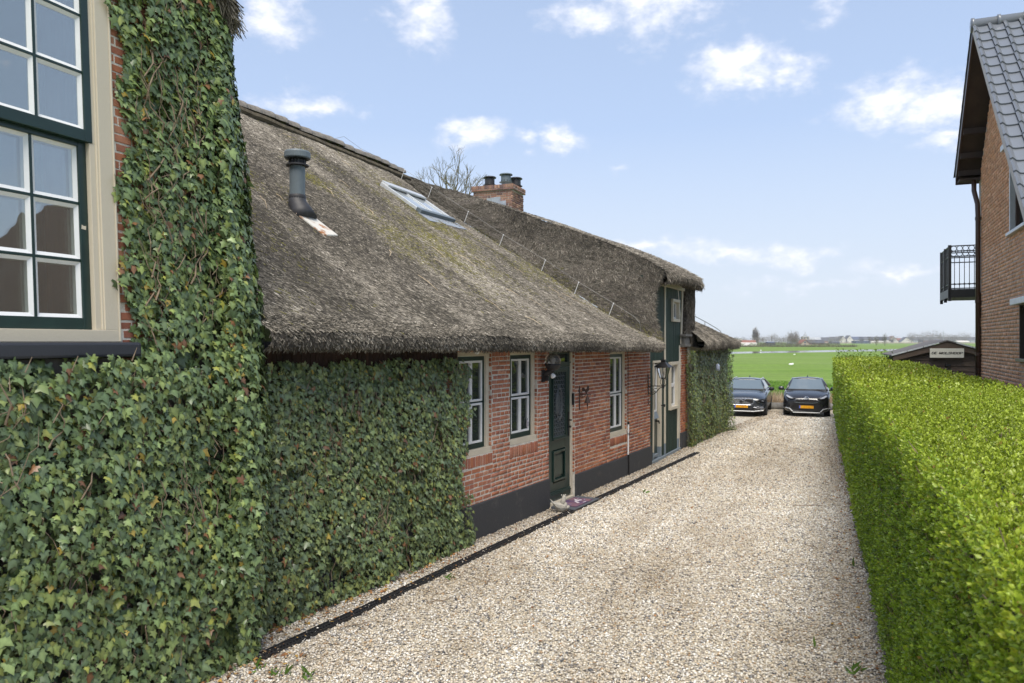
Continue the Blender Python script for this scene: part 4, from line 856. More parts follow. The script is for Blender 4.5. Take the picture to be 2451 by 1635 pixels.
def ivy(name, label, loc, samples, size, pal, T, seed, nparts=300, yellow=.014, brown=.02, stem_n=60, stem_fn=None):
    """samples: pos, outward normal, depth fraction 0..1 (1 = outermost)"""
    r = np.random.default_rng(seed); rt = root(name, label, 'ivy', loc); pos, nr, dep = samples; n = len(pos)
    up = np.array([0, 0, 1.])
    nz = norm(nr*r.uniform(.8, 1.4, (n, 1))+up*r.uniform(-.05, .7, (n, 1))+r.normal(0, .29, (n, 3)))
    tip = norm(np.array([0, 0, -1.])+r.normal(0, .45, (n, 3))+nr*.25)
    X, Y, Z = frames(nz, tip); sc = size*np.clip(r.lognormal(-.06, .27, n), .45, 1.6)
    C = pal[r.integers(len(pal), size=n)]*r.uniform(.7, 1.3, (n, 1))*1.2
    q = r.random(n); C[q < yellow] = np.array((.36, .27, .05))*r.uniform(.6, 1.1, ((q < yellow).sum(), 1)); k2 = (q > yellow) & (q < yellow+brown); C[k2] = np.array((.20, .10, .045))*r.uniform(.6, 1.3, (k2.sum(), 1))
    k3 = (q > .93); C[k3] = C[k3]*np.array((1.5, 1.25, .9))
    TT, TF, TC = T
    out = (dep > .72); dd = np.linalg.norm(pos-np.array([0, 0, CAM_H]), axis=1); ys = pos[:, 1]; vis = (np.abs(pos[:, 0]/np.maximum(ys, .1)) < .68) & (np.abs((pos[:, 2]-CAM_H)/np.maximum(ys, .1)) < .455)
    score = np.where(out & vis, sc/dd, 0); big = np.argsort(-score)[:nparts*3]; big = r.choice(big, nparts, replace=False) if nparts else big[:0]
    rest = np.ones(n, bool); rest[big] = False
    V, F, CC = scatter(TT, TF, pos[rest], X[rest], Y[rest], Z[rest], sc[rest], C[rest], TC)
    link(bpy.data.objects.new('leaves', np_mesh('leaves', V, F, CC, 'ivy')), rt, 'stuff')
    ms = []
    for c in list(pal)+[np.array((.40, .29, .03)), np.array((.24, .12, .05))]:
        me = np_mesh('leaf', TT, TF, TC[:, None]*np.array(c)[None], 'ivy'); ms.append(me)
    for i in big:
        k = r.integers(len(pal)) if r.random() > .014 else len(pal)+r.integers(2); s_ = sc[i]
        inst('leaf', ms[k], mat4(X[i]*s_, Y[i]*s_, Z[i]*s_, pos[i]), rt)
    if stem_fn:
        g_ = G()
        for _ in range(stem_n):
            p = stem_fn(r); g_.tube(p, list(np.linspace(r.uniform(.003, .009), .002, len(p))), 5)
        obj('stems', g_, 'stem', rt, kind='stuff', fix=False)
    return rt
def wall_pts(W, s, z, d): return W.np_P(s, d, z)
def nv(W, n): return np.repeat(np.array([[W.n.x, W.n.y, 0]]), n, 0)
def lump(s, z, sc, seed): return fbm2(s*sc, z*sc, seed, 3)
def sample_wall(W, n, sr, zr, thick, seed, keep=None, lsc=1.2, ext=None):
    r = np.random.default_rng(seed); s = r.uniform(*sr, n); z = r.uniform(*zr, n)
    if keep is not None: k = keep(s, z, r); s, z = s[k], z[k]
    n = len(s); dep = 1-r.random(n)**2.2*.9
    
    L_ = fbm2(s*lsc, z*lsc, seed, 3)*.7
    hole = fbm2(s*3.4, z*3.4, seed+9, 2) > .62
    th = thick(s, z)*(1+.55*L_); dep = np.where(hole, dep*.35, dep)
    return wall_pts(W, s, z, dep*th), nv(W, n), dep
def stem_on(W, sr, zr, d, up=True):
    def f(r):
        s, z = r.uniform(*sr), r.uniform(zr[0], zr[1]); p = []; a = r.uniform(-.6, .6)
        for k in range(7):
            p.append(W.P(s, d*r.uniform(.5, 1.05), z)); s += a*.09+r.uniform(-.05, .05); z += r.uniform(.03, .13)
            if not (sr[0]-.05 < s < sr[1]+.05) or z > zr[1]: break
        return p if len(p) > 1 else [W.P(s, d, z), W.P(s+.05, d, z+.1)]
    return f
# ivy of the front house: below the sill, and up the corner beside the window
def keepT(s, z, r):
    e = 4.005+.04*np.sin(z*3.1)+.05*np.sin(z*9)+.05*r.random(len(s))
    return (z < 2.62+.05*np.sin(s*9)+.10*r.random(len(s))) | (s > e)
def thT(s, z): return np.where(z < 2.7, .16, .14)+np.clip((s-4.6)*.15, 0, .2)-np.clip((4.35-s)*.45, 0, .08)*(z > 2.7)
pa = sample_wall(WT, 40000, (1.0, 5.12), (.0, 6.15), thT, 61, keepT)
# round the corner
r_ = np.random.default_rng(62); n_ = 10000; zc = r_.uniform(0, 6.0, n_); q_ = r_.uniform(-.35, 1.75, n_); dep = 1-r_.random(n_)**2*.8
rad = (.30+.16*np.exp(-((zc-2.0)/1.6)**2)+.05*np.array([fbm((z, a, 3), 1.4) for z, a in zip(zc, q_)])-.10*np.clip((zc-4.4)/1.5, 0, 1)-.08*np.clip((.8-zc)/.8, 0, 1))*dep
pc = WT.np_P(5.02+rad*np.sin(q_), rad*np.cos(q_)*.72, zc); nc = np.stack([WT.n.x*np.cos(q_)+WT.u.x*np.sin(q_), WT.n.y*np.cos(q_)+WT.u.y*np.sin(q_), 0*q_], 1)
smp = tuple(np.concatenate([a, b_]) for a, b_ in zip(pa, (pc, nc, dep)))
big_T = (IV, IVF, IVC); small_T = (IS, ISF, ISC)
ivy('ivy', 'dense ivy wrapping the front wall and climbing past the big sash window', (-2.6, 6.0, 0), smp, .055, IVP*np.array((1.10, 1.06, .78)), big_T, 63, 300, stem_n=330, brown=.022, yellow=.014,
    stem_fn=lambda r: (stem_on(WT, (4.15, 5.1), (2.7, 6.0), .13)(r) if r.random() < .45 else stem_on(WT, (2.2, 5.1), (0, 2.6), .19)(r)))
# ivy on the long wall
def keepM(s, z, r): return (z < 2.54+.03*np.sin(s*7)+.05*r.random(len(s))) & (s < -.22+.10*np.sin(z*4.3)+.07*np.sin(z*11)+.12*r.random(len(s))+.16*np.exp(-((z-2.3)/.25)**2))
ivy('ivy', 'clipped sheet of ivy on the long wall under the eave left of the windows', (-1.6, 8.7, 0), sample_wall(WM, 19500, (-4.3, .2), (.0, 2.66), lambda s, z: .13+.03*(z < .5)+0*s, 71, keepM), .050, IVP*np.array((1.12, 1.02, .80)), big_T, 72, 300, stem_n=160, yellow=.014, brown=.03, stem_fn=stem_on(WM, (-4, -.3), (0, 2.3), .12))
ivy('ivy', 'ivy covering the far end wall beyond the green barn door', (5.8, 22, 0), sample_wall(WF, 20000, (.36, 5.08), (.0, 2.62), lambda s, z: .17+.02*np.sin(s*3)+.0*z+.05*(s > 4.7), 81, lambda s, z, r: z < 2.52+.05*r.random(len(s))+.12*(s > 4.6)), .046, IVP*np.array((1.30, 1.15, .72)), small_T, 82, 300, yellow=.02, stem_n=60, stem_fn=stem_on(WF, (.4, 4.9), (0, 2.3), .15))
g_ = G(); WF.box(g_, 4.94, 5.0, -2.5, .02, 0, 2.7); obj('end_wall', g_, 'mortar', house)
r_ = np.random.default_rng(5)

# ------------------------------------------------------------------ the clipped hedge
HU = Vector((.3794, .9252, 0)); HN = Vector((-.9252, .3794, 0)); HA = Vector((.532, 0, 0))
def HP(t, d_, z): return HA+HU*t+HN*d_+Vector((0, 0, z))
hedge = root('clipped_hedge', 'long clipped hedge with bright yellow green top along the gravel drive', 'hedge', tuple(HP(12, -1.1, 0)))
HT = lambda w: 2.17+.03*np.sin(w*2)+.03*np.clip(w/2.2, 0, 1)           # top height across the width
g_ = G(); ns = 40
pr = [(-.10, 0), (-.07, 1.0), (-.07, 2.02), (-.13, 2.08), (-1.1, 2.10), (-1.9, 2.12), (-1.9, 0)]
ring = [[HP(-1+t*31.3/ns, d_, z) for d_, z in pr] for t in range(ns+1)]; V = [p for r in ring for p in r]; k = len(pr)
F = [(i*k+j, i*k+j+1, (i+1)*k+j+1, (i+1)*k+j) for i in range(ns) for j in range(k-1)]+[tuple(range(k)), tuple(ns*k+j for j in range(k))]
g_.add(V, F); obj('branches', g_, 'twig', hedge)
LFT = np.array([(0, 0, 0), (.34, .45, .10), (0, 1, .02), (-.34, .45, .10), (0, .45, -.03)]); LFF = np.array([(0, 1, 4), (1, 2, 4), (2, 3, 4), (3, 0, 4)]); LFC = np.array([.8, 1.05, 1.1, 1.05, .9])
def hedge_leaves():
    r = np.random.default_rng(91); P = []; A = []; top = []; S = []
    def zone(t0, t1, dside, dtop, size):
        ln = t1-t0; n = int(ln*2.16*dside); t = r.uniform(t0, t1, n); z = r.uniform(.0, 2.2, n); d_ = -r.random(n)**1.6*.11+.02
        fb = fbm2(t*1.6, z*1.6, 2, 3)*.6; bump = fb*.045+np.where(z < .3, -.05, 0)
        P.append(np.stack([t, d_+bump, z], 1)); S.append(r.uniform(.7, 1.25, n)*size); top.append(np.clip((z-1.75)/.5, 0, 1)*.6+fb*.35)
        A.append(np.stack([r.normal(0, .35, n), .75+r.normal(0, .3, n), .55+r.normal(0, .35, n)], 1))
        n = int(ln*1.95*dtop); t = r.uniform(t0, t1, n); w = r.uniform(0, 1.95, n); z = HT(w)-r.random(n)**1.6*.10+fbm2(t*1.6, w*1.6, 7, 3)*.014
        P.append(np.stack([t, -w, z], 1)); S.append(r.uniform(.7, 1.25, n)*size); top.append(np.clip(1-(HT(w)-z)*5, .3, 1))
        A.append(np.stack([r.normal(0, .32, n), r.normal(0, .32, n), np.full(n, 1.)], 1))
    zone(1.3, 3.2, 1750, 1900, .0245); zone(3.2, 6, 1250, 1350, .026); zone(6, 11, 700, 760, .030); zone(11, 18, 360, 380, .039); zone(18, 30.2, 200, 200, .055)
    P = np.concatenate(P); A = norm(np.concatenate(A)); top = np.concatenate(top); S = np.concatenate(S)
    # taller loose shoots at the far end
    kp = (fbm2(P[:, 0]*2.6, (P[:, 2]-P[:, 1])*2.6, 77, 3) < .72) | (r.random(len(P)) < .35); P, A, top, S = P[kp], A[kp], top[kp], S[kp]
    n = len(P); hu, hn = np.array(HU), np.array(HN)
    B = np.array(HA)+P[:, :1]*hu+P[:, 1:2]*hn+np.array([0, 0, 1.])*P[:, 2:3]; AX = A[:, :1]*hu+A[:, 1:2]*hn+A[:, 2:3]*np.array([0, 0, 1.])
    LV = 6; pos = np.repeat(B, LV, 0); ax = np.repeat(AX, LV, 0); tp = np.repeat(top, LV); s = np.repeat(S, LV)
    rank = np.tile(np.arange(LV), n); N_ = len(pos); ph = np.repeat(r.uniform(0, 6.28, n), LV)+rank*2.4
    o = norm(np.cross(ax, np.array([.3, .2, .9])+r.normal(0, .1, (N_, 3)))); o2 = np.cross(ax, o); side = o*np.cos(ph)[:, None]+o2*np.sin(ph)[:, None]
    hgt = (rank/(LV-1.))[:, None]; tip = norm(side*(1.05-.75*hgt)+ax*(.35+.9*hgt)); nr = norm(ax-tip*(ax*tip).sum(1, keepdims=True)+r.normal(0, .15, (N_, 3)))
    pos = pos+ax*(hgt*1.5-.6)*s[:, None]*.9; X, Y, Z = frames(nr, tip)
    dk = np.array([(.155, .265, .024)]); md = np.array([(.23, .35, .028)]); br = np.array([(.32, .405, .035)])  # side leaf tones raised, standing in for sun that misses that face
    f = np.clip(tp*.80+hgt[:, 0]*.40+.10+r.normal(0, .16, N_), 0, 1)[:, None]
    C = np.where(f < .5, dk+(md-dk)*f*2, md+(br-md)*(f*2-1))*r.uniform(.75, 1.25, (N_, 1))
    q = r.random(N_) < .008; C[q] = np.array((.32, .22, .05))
    sc = s*r.uniform(.8, 1.2, N_)*(1-.25*hgt[:, 0])
    dd = np.linalg.norm(pos-np.array([0, 0, CAM_H]), axis=1); vis = (pos[:, 0]/np.maximum(pos[:, 1], .05) < .675) & ((CAM_H-pos[:, 2])/np.maximum(pos[:, 1], .05) < .45) & (rank > 2)
    score = np.where(vis, sc/dd, 0); big = r.choice(np.argsort(-score)[:1200], 300, replace=False); rest = np.ones(N_, bool); rest[big] = False
    far = dd > 11
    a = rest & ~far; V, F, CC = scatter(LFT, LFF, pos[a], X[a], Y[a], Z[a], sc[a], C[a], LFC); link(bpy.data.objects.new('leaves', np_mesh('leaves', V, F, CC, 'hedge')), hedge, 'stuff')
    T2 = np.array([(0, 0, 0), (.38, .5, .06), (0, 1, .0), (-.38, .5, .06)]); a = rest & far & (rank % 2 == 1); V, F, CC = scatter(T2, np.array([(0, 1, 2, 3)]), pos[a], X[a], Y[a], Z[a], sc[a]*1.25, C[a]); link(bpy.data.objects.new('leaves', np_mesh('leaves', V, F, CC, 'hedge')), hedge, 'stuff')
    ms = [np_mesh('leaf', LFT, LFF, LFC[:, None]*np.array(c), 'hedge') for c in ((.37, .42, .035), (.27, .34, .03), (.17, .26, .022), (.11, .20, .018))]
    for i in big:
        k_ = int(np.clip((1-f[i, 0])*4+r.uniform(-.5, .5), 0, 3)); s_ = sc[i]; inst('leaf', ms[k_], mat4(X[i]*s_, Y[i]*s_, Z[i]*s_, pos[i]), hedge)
    g_ = G()
    for _ in range(420):
        t = r.uniform(1.5, 9); z = r.uniform(.2, 2.1); p = HP(t, -.06, z); q = HP(t+r.uniform(-.08, .08), r.uniform(-.02, .03), z+r.uniform(.08, .2)); g_.tube([p, p.lerp(q, .5)+Vector((0, 0, .01)), q], [.0035, .003, .002], 4)
    for _ in range(260):
        t = r.uniform(1.5, 8); w = r.uniform(0, 2.1); p = HP(t, -w, 2.06+.05*w); q = HP(t+r.uniform(-.06, .06), -w+r.uniform(-.06, .06), 2.19+.02*w); g_.tube([p, q], [.003, .002], 4)
    obj('twigs', g_, 'stem', hedge, kind='stuff', fix=False)
    # straggling shoots standing proud at the far end
    P2 = []; 
    n2 = 420; t = r.uniform(26, 30, n2); w = r.uniform(.0, 1.7, n2); z = 2.25+r.random(n2)**2*.28
    pos = np.array(HA)+t[:, None]*hu-w[:, None]*hn+np.array([0, 0, 1.])*z[:, None]; nr = norm(r.normal(0, 1, (n2, 3))); X, Y, Z = frames(nr, norm(np.array([0, 0, 1.])+r.normal(0, .6, (n2, 3))))
    V, F, CC = scatter(T2, np.array([(0, 1, 2, 3)]), pos, X, Y, Z, r.uniform(.04, .07, n2), np.repeat(np.array([(.13, .20, .02)]), n2, 0)*r.uniform(.7, 1.3, (n2, 1))); link(bpy.data.objects.new('shoots', np_mesh('shoots', V, F, CC, 'hedge')), hedge, 'stuff')
hedge_leaves()

# ------------------------------------------------------------------ gravel
PB = np.array([(1, 0, 0), (-1, 0, 0), (0, 1, 0), (0, -1, 0), (0, 0, 1), (0, 0, -1.)]); PBF = np.array([(0, 2, 4), (2, 1, 4), (1, 3, 4), (3, 0, 4), (2, 0, 5), (1, 2, 5), (3, 1, 5), (0, 3, 5)])
PBV = np.array([(1, .1, .1), (.3, .9, -.1), (-.8, .6, .15), (-.9, -.5, -.1), (.1, -1, .1), (.75, -.65, -.05), (.15, .05, .75), (-.2, -.1, -.75)]); PBVF = np.array([(k, (k+1) % 6, 6) for k in range(6)]+[((k+1) % 6, k, 7) for k in range(6)])
PCOL = 1.06*np.array([(.66, .63, .57), (.58, .53, .45), (.48, .41, .31), (.72, .70, .66), (.38, .33, .27), (.27, .25, .23), (.55, .48, .37), (.16, .16, .165), (.58, .52, .42), (.40, .28, .17), (.33, .31, .29), (.10, .105, .115)])
PW = np.array([.17, .15, .12, .10, .09, .075, .10, .03, .10, .035, .05, .015]); PW = PW/PW.sum()
DR0, DR1 = np.array([-2.266, 6.57]), np.array([4.646, 18.9]); DU = (DR1-DR0)/np.linalg.norm(DR1-DR0); DNn = np.array([DU[1], -DU[0]])
def gravel():
    r = np.random.default_rng(101); out = []
    for y0, y1, dens, s0, s1 in ((5.4, 8.5, 2300, .0085, .0175), (8.5, 12.5, 1650, .0095, .019), (12.5, 18, 1000, .0115, .0215), (18, 30.5, 480, .016, .028)):
        n = int((y1-y0)*13*dens); x = r.uniform(-4, 13.2, n) if y1 > 17 else r.uniform(-4, 9, n); n = len(x); y = r.uniform(y0, y1, n)
        fr = (x/y > -.40) & (x < .44*y+.75) & (x < .532+.41*y+.05)
        wl = ((x+.625)*.8687-(y-10.45)*.4953) > np.where(y > 17, -.25, -.02)
        wl &= ~((x-WT.P(5, 0, 0).x)*WT.n.x+(y-WT.P(5, 0, 0).y)*WT.n.y < -.05) | (y > 6.7)
        k = fr & wl; x, y = x[k], y[k]
        d_ = (x-DR0[0])*DNn[0]+(y-DR0[1])*DNn[1]; l = (x-DR0[0])*DU[0]+(y-DR0[1])*DU[1]; on = (np.abs(d_) < .062) & (l > 0) & (l < 14.1)
        k = ~on | (r.random(len(x)) < .16); x, y, on = x[k], y[k], on[k]
        sl_ = ((x+.625)*.4953+(y-10.45)*.8687); dl = ((x+.625)*.8687-(y-10.45)*.4953); k = ~((sl_ > 2.48) & (sl_ < 3.55) & (dl < .50)); x, y, on = x[k], y[k], on[k]
        n = len(x); s = r.uniform(s0, s1, n)*np.where(r.random(n) < .06, 1.35, 1); z = r.uniform(-.004, .010, n)+on*.008
        out.append((x, y, z, s))
    x, y, z, s = [np.concatenate(q) for q in zip(*out)]; n = len(x)
    nr = norm(np.stack([r.normal(0, .4, n), r.normal(0, .4, n), np.ones(n)], 1)); X, Y, Z = frames(nr, norm(r.normal(0, 1, (n, 3))))
    ax = np.stack([r.uniform(.75, 1.25, n), r.uniform(.7, 1.1, n), r.uniform(.5, .85, n)], 1)
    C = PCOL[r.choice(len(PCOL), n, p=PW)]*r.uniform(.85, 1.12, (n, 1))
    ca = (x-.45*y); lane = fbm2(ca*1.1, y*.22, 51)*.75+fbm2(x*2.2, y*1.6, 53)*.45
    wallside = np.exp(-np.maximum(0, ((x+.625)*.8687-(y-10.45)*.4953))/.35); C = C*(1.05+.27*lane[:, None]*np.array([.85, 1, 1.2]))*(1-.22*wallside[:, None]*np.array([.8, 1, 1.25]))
    pos = np.stack([x, y, z], 1); near = y < 9.5
    for m_, T, TF in ((near, PBV, PBVF), (~near, PB, PBF)):
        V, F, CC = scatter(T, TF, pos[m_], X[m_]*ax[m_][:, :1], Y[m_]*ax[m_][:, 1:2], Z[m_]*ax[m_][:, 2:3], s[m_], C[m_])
        yield V, F, CC
for V, F, CC in gravel():
    o_ = bpy.data.objects.new('gravel', np_mesh('gravel', V, F, CC, 'pebble')); link(o_, None, 'stuff')
# fallen leaves at the foot of the ivy and along the edges
def litter():
    r = np.random.default_rng(111); P = []
    for W, s0, s1, n, dm in ((WM, -3.9, -.1, 330, .42), (WM, 0, 7.5, 40, .5), (WT, 4.4, 5.3, 130, .5)):
        s = r.uniform(s0, s1, n); d_ = .10+r.random(n)**1.8*dm; P.append(np.stack([*W.np_P(s, d_, np.zeros(n)).T[:2], np.full(n, .022)], 1))
    n = 300; t = r.uniform(6.2, 22, n); d_ = r.random(n)**2*.4+.02; q = np.array([tuple(HP(a, b_, .022)) for a, b_ in zip(t, d_)]); P.append(q)
    n = 45; y = r.uniform(6.3, 18, n); P.append(np.stack([.2*y-1.0+r.uniform(-1, 1, n)*.09*y*1.5, y, np.full(n, .024)], 1))
    P = np.concatenate(P); n = len(P); X, Y, Z = frames(norm(np.stack([r.normal(0, .45, n), r.normal(0, .45, n), np.ones(n)], 1)), norm(r.normal(0, 1, (n, 3))))
    pal = np.array([(.22, .10, .04), (.30, .15, .06), (.16, .08, .04), (.26, .17, .09), (.35, .22, .06)]); C = pal[r.integers(5, size=n)]*r.uniform(.7, 1.3, (n, 1))
    V, F, CC = scatter(IS, ISF, P, X, Y, Z, r.uniform(.02, .042, n), C, ISC); link(bpy.data.objects.new('fallen_leaves', np_mesh('fallen_leaves', V, F, CC, 'deadleaf')), None, 'stuff')
litter()
g_ = G(); r_ = np.random.default_rng(113)
for x, y, a, l in ((1.15, 9.1, .3, .30), (-.25, 8.7, 2.6, .26), (4.75, 12.7, .05, .55), (.9, 14.2, .4, .4), (3.3, 15.4, .1, .5), (.5, 9.9, 1.1, .22), (4.1, 10.1, 2., .3), (-.9, 8.0, .4, .35), (2.2, 12.2, .9, .25), (-1.65, 7.3, .5, .4)):
    p = [Vector((x+math.cos(a)*l*k/4+r_.normal(0, .012), y+math.sin(a)*l*k/4+r_.normal(0, .012), .024+.006*(k % 2))) for k in range(5)]; g_.tube(p, [.005, .005, .004, .004, .002], 5)
obj('fallen_twigs', g_, 'stem', None, kind='stuff')
# small green weeds in the gravel
def weeds():
    r = np.random.default_rng(117); P = []; X = []; 
    for cx_, cy_, n in ((-2.15, 6.42, 9), (-1.95, 6.3, 10), (-1.72, 6.25, 12), (-.72, 8.85, 6), (2.9, 6.35, 10), (2.75, 6.9, 5), (4.25, 9.4, 8), (2.45, 13.9, 6)):
        for _ in range(n): P.append((cx_+r.normal(0, .04), cy_+r.normal(0, .04), .012))
    P = np.array(P); n = len(P); tip = norm(np.stack([r.normal(0, .7, n), r.normal(0, .7, n), np.full(n, .8)], 1)); X, Y, Z = frames(norm(r.normal(0, 1, (n, 3))), tip)
    V, F, CC = scatter(np.array([(-.09, 0, 0), (.09, 0, 0), (.11, .5, .05), (0, 1, .0), (-.11, .5, .05)]), np.array([(0, 1, 2), (0, 2, 4), (4, 2, 3)]), P, X, Y, Z, r.uniform(.05, .12, n), np.repeat(np.array([(.11, .20, .035)]), n, 0)*r.uniform(.7, 1.3, (n, 1)))
    link(bpy.data.objects.new('weeds', np_mesh('weeds', V, F, CC, 'blade')), None, 'stuff')
weeds()

# ================================================================== SMALL THINGS BY THE HOUSE
def drain():
    rt = root('drainage_channel', 'narrow black slotted drain set in the gravel along the house', 'drain', (DR0[0], DR0[1], 0)); n = 14; L_ = float(np.linalg.norm(DR1-DR0))/n
    g_ = G(); g_.box((L_/2, -.052, 0), (L_-.006, .012, .03)); g_.box((L_/2, .052, 0), (L_-.006, .012, .03)); g_.box((L_/2, 0, 0), (L_-.006, .012, .026)); g_.box((L_/2, 0, -.012), (L_, .11, .006))
    for k in range(26):
        for sgn in (-1, 1): g_.box(((k+.5)*L_/26, sgn*.026, -.002), (.012, .046, .022), sgn*.35)
    me = g_.mesh('drain_grate'); me.materials.append(M_['rubber'])
    for i in range(n):
        p = DR0+DU*L_*i; w = .028*fbm((i*.37, 5, 0), 1.); inst('drain_grate', me, mat4(Vector((*DU, 0)), Vector((-DNn[0], -DNn[1], 0)), (0, 0, 1), (p[0]+DNn[0]*w, p[1]+DNn[1]*w, .014)), rt)
drain()
g_ = G(); WM.box(g_, 2.50, 3.53, .045, .49, -.03, .036); obj('doorstep_slab', g_, 'slate', None, bev=.008, label='flat grey slab in front of the dark green door', cat='slab')
def doormat():
    W = WM; rt = root('doormat', 'purple doormat with a pale print lying on the grey slab', 'doormat', tuple(W.P(3.05, .33, .037)))
    g_ = G(); W.box(g_, 2.66, 3.33, .075, .44, .037, .049); obj('mat', g_, 'mat', rt, bev=.005)
    def flat(poly, z=.0505, mat='print', nm='print'):
        q = G(); q.add([W.P(2.66+a*.67, .075+b_*.365, z) for a, b_ in poly], [tuple(range(len(poly)))]); obj(nm, q, mat, rt)
    flat([(.36, .74), (.44, .60), (.50, .48), (.57, .42), (.60, .47), (.54, .58), (.44, .80)])
    flat([(.58, .50), (.64, .36), (.72, .30), (.80, .16), (.77, .34), (.74, .44), (.82, .56), (.74, .66), (.66, .60), (.60, .62)])
    flat([(.52, .86), (.62, .88), (.70, .93), (.62, .96), (.53, .92)]); flat([(.86, .28), (.94, .30), (.95, .35), (.87, .33)])
    for k in range(3): flat([(.08+.05*k, .40+.02*k), (.11+.05*k, .40+.02*k), (.12+.05*k, .60), (.09+.05*k, .62)], mat='printdim')
    flat([(.2, .16), (.30, .14), (.32, .30), (.22, .32)], mat='printdim'); flat([(.74, .76), (.93, .60), (.95, .64), (.76, .81)], mat='printdim')
doormat()
def hen():
    p = WM.P(2.33, .30, 0); rt = root('garden_hen', 'pale stone hen figure sitting on the gravel beside the doormat', 'garden figure', tuple(p)); U, Nn = WM.u3, WM.n3
    X = (U*.35+Nn*.94).normalized()*-1; X = Vector((-.95, -.1, 0)).normalized(); Yv = Vector((0, 0, 1)).cross(X)   # X points to the tail
    def bm_body():
        g_ = G(); n = 16; V = []; F = []
        secs = [(-.115, .015, .045, .10), (-.085, .05, .075, .10), (-.03, .07, .085, .088), (.03, .066, .075, .09), (.075, .048, .05, .115), (.115, .035, .026, .155), (.155, .028, .012, .20), (.17, .012, .005, .22)]
        for x, ry, rz, zc in secs:
            for k in range(n): q = 2*math.pi*k/n; V.append(p+X*x+Yv*(ry*math.cos(q))+Vector((0, 0, zc+rz*math.sin(q))))
        for i in range(len(secs)-1):
            for k in range(n): F.append((i*n+k, i*n+(k+1) % n, (i+1)*n+(k+1) % n, (i+1)*n+k))
        F += [tuple(range(n-1, -1, -1)), tuple((len(secs)-1)*n+k for k in range(n))]; return g_.add(V, F)
    obj('body', bm_body(), 'stone', rt, smooth=True)
    g_ = G(); g_.tube([p-X*.035+Vector((0, 0, .13)), p-X*.055+Vector((0, 0, .20)), p-X*.062+Vector((0, 0, .255)), p-X*.066+Vector((0, 0, .285))], [.055, .036, .031, .012], 12); obj('neck', g_, 'stone', rt, smooth=True)
    g_ = G()
    for k in range(5): q = k*.5-.2; g_.lathe(p-X*(.062+.02*math.sin(q*2))+Vector((0, 0, .278))+X*(.03-.016*k), [(.001, -.012), (.010, -.006), (.011, .008), (.001, .018)], 8)
    obj('comb', g_, 'stone', rt, smooth=True)
    g_ = G(); g_.tube([p-X*.085+Vector((0, 0, .262)), p-X*.115+Vector((0, 0, .25))], [.014, .003], 8); g_.lathe(p-X*.092+Vector((0, 0, .225)), [(.001, -.02), (.011, -.01), (.008, .01), (.001, .015)], 8); obj('beak', g_, 'stone', rt)
    for sg in (-1, 1):
        g_ = G(); g_.prism([(-.07, .12), (.02, .145), (.10, .155), (.13, .175), (.08, .105), (.0, .075), (-.06, .085)], lambda a, d_, z, sg=sg: p+X*a+Yv*(sg*d_)+Vector((0, 0, z)), .045, .082); obj('wing', g_, 'stone', rt, bev=.006)
    g_ = G(); g_.tube([p-X*.10+Vector((0, 0, .07)), p-X*.135+Vector((0, 0, .085)), p-X*.145+Vector((0, 0, .11))], [.035, .024, .016], 10); obj('chick', g_, 'stone', rt, smooth=True)
hen()
AXN = lambda W: Matrix((W.u3, Vector((0, 0, 1)), W.n3)).transposed()     # local z -> outwards
def globe_lamp():
    W = WM; rt = root('globe_wall_lamp', 'smoked glass globe lamp under the eave beside the front door', 'wall lamp', tuple(W.P(2.30, 0, 2.3))); s = 2.28
    g_ = G(); W.box(g_, s-.045, s+.045, 0, .03, 2.13, 2.33); W.box(g_, s-.03, s+.03, .03, .11, 2.15, 2.23); g_.tube([W.P(s, .04, 2.26), W.P(s, .11, 2.29), W.P(s, .17, 2.345)], [.05, .05, .06], 10); br = obj('bracket', g_, 'rubber', rt, bev=.004)
    c = W.P(s, .19, 2.475); r = .135
    g_ = G(); g_.lathe(c, [(.05, -.15), (.10, -.125), (.128, -.07), (.138, -.045), (.128, -.04), (.05, -.05)], 24); obj('collar', g_, 'rubber', rt, smooth=True)
    g_ = G(); g_.lathe(c, [(r*math.cos(a), r*math.sin(a)) for a in np.linspace(-.9, math.pi/2-.02, 16)], 28); obj('globe', g_, 'globe', rt, smooth=True)
    g_ = G(); g_.lathe(c-Vector((0, 0, .05)), [(.02, -.04), (.022, .02), (.038, .06), (.036, .09), (.001, .11)], 12); obj('bulb', g_, 'white', rt, smooth=True)
    g_ = G(); g_.lathe(W.P(s+.02, .16, 2.27), [(.02, 0), (.035, -.02), (.045, -.055), (.03, -.075), (.001, -.08)], 14, Matrix.Rotation(-.5, 3, 'Y')); obj('motion_sensor', g_, 'white', rt, smooth=True)
globe_lamp()
g_ = G(); c = WM.P(.10, .10, 2.665); g_.lathe(c, [(.001, -.045), (.03, -.034), (.042, -.005), (.034, .022), (.02, .035)], 16); rt = root('eave_lamp', 'small round white lamp under the eave above the ivy edged window', 'lamp', tuple(c)); obj('lamp_bowl', g_, 'white', rt, smooth=True)
g_ = G(); g_.lathe(c+Vector((0, 0, .03)), [(.022, 0), (.022, .03), (.03, .05)], 12); obj('lamp_socket', g_, 'rubber', rt)
c = WM.P(1.90, -.074, 1.47); rt = root('window_ornament', 'small white oval ornament hanging in the lower right window pane', 'ornament', tuple(c)); g_ = G(); g_.prism([(.037*math.sin(q), .062*math.cos(q)) for q in np.linspace(0, 2*math.pi, 19)[:-1]], lambda a, d_, z: c+WM.u3*a+WM.n3*d_+Vector((0, 0, z)), 0, .004); obj('disc', g_, 'print', rt)
g_ = G(); g_.tube([c+Vector((0, 0, .06)), c+Vector((0, 0, .095))], .006, 6)
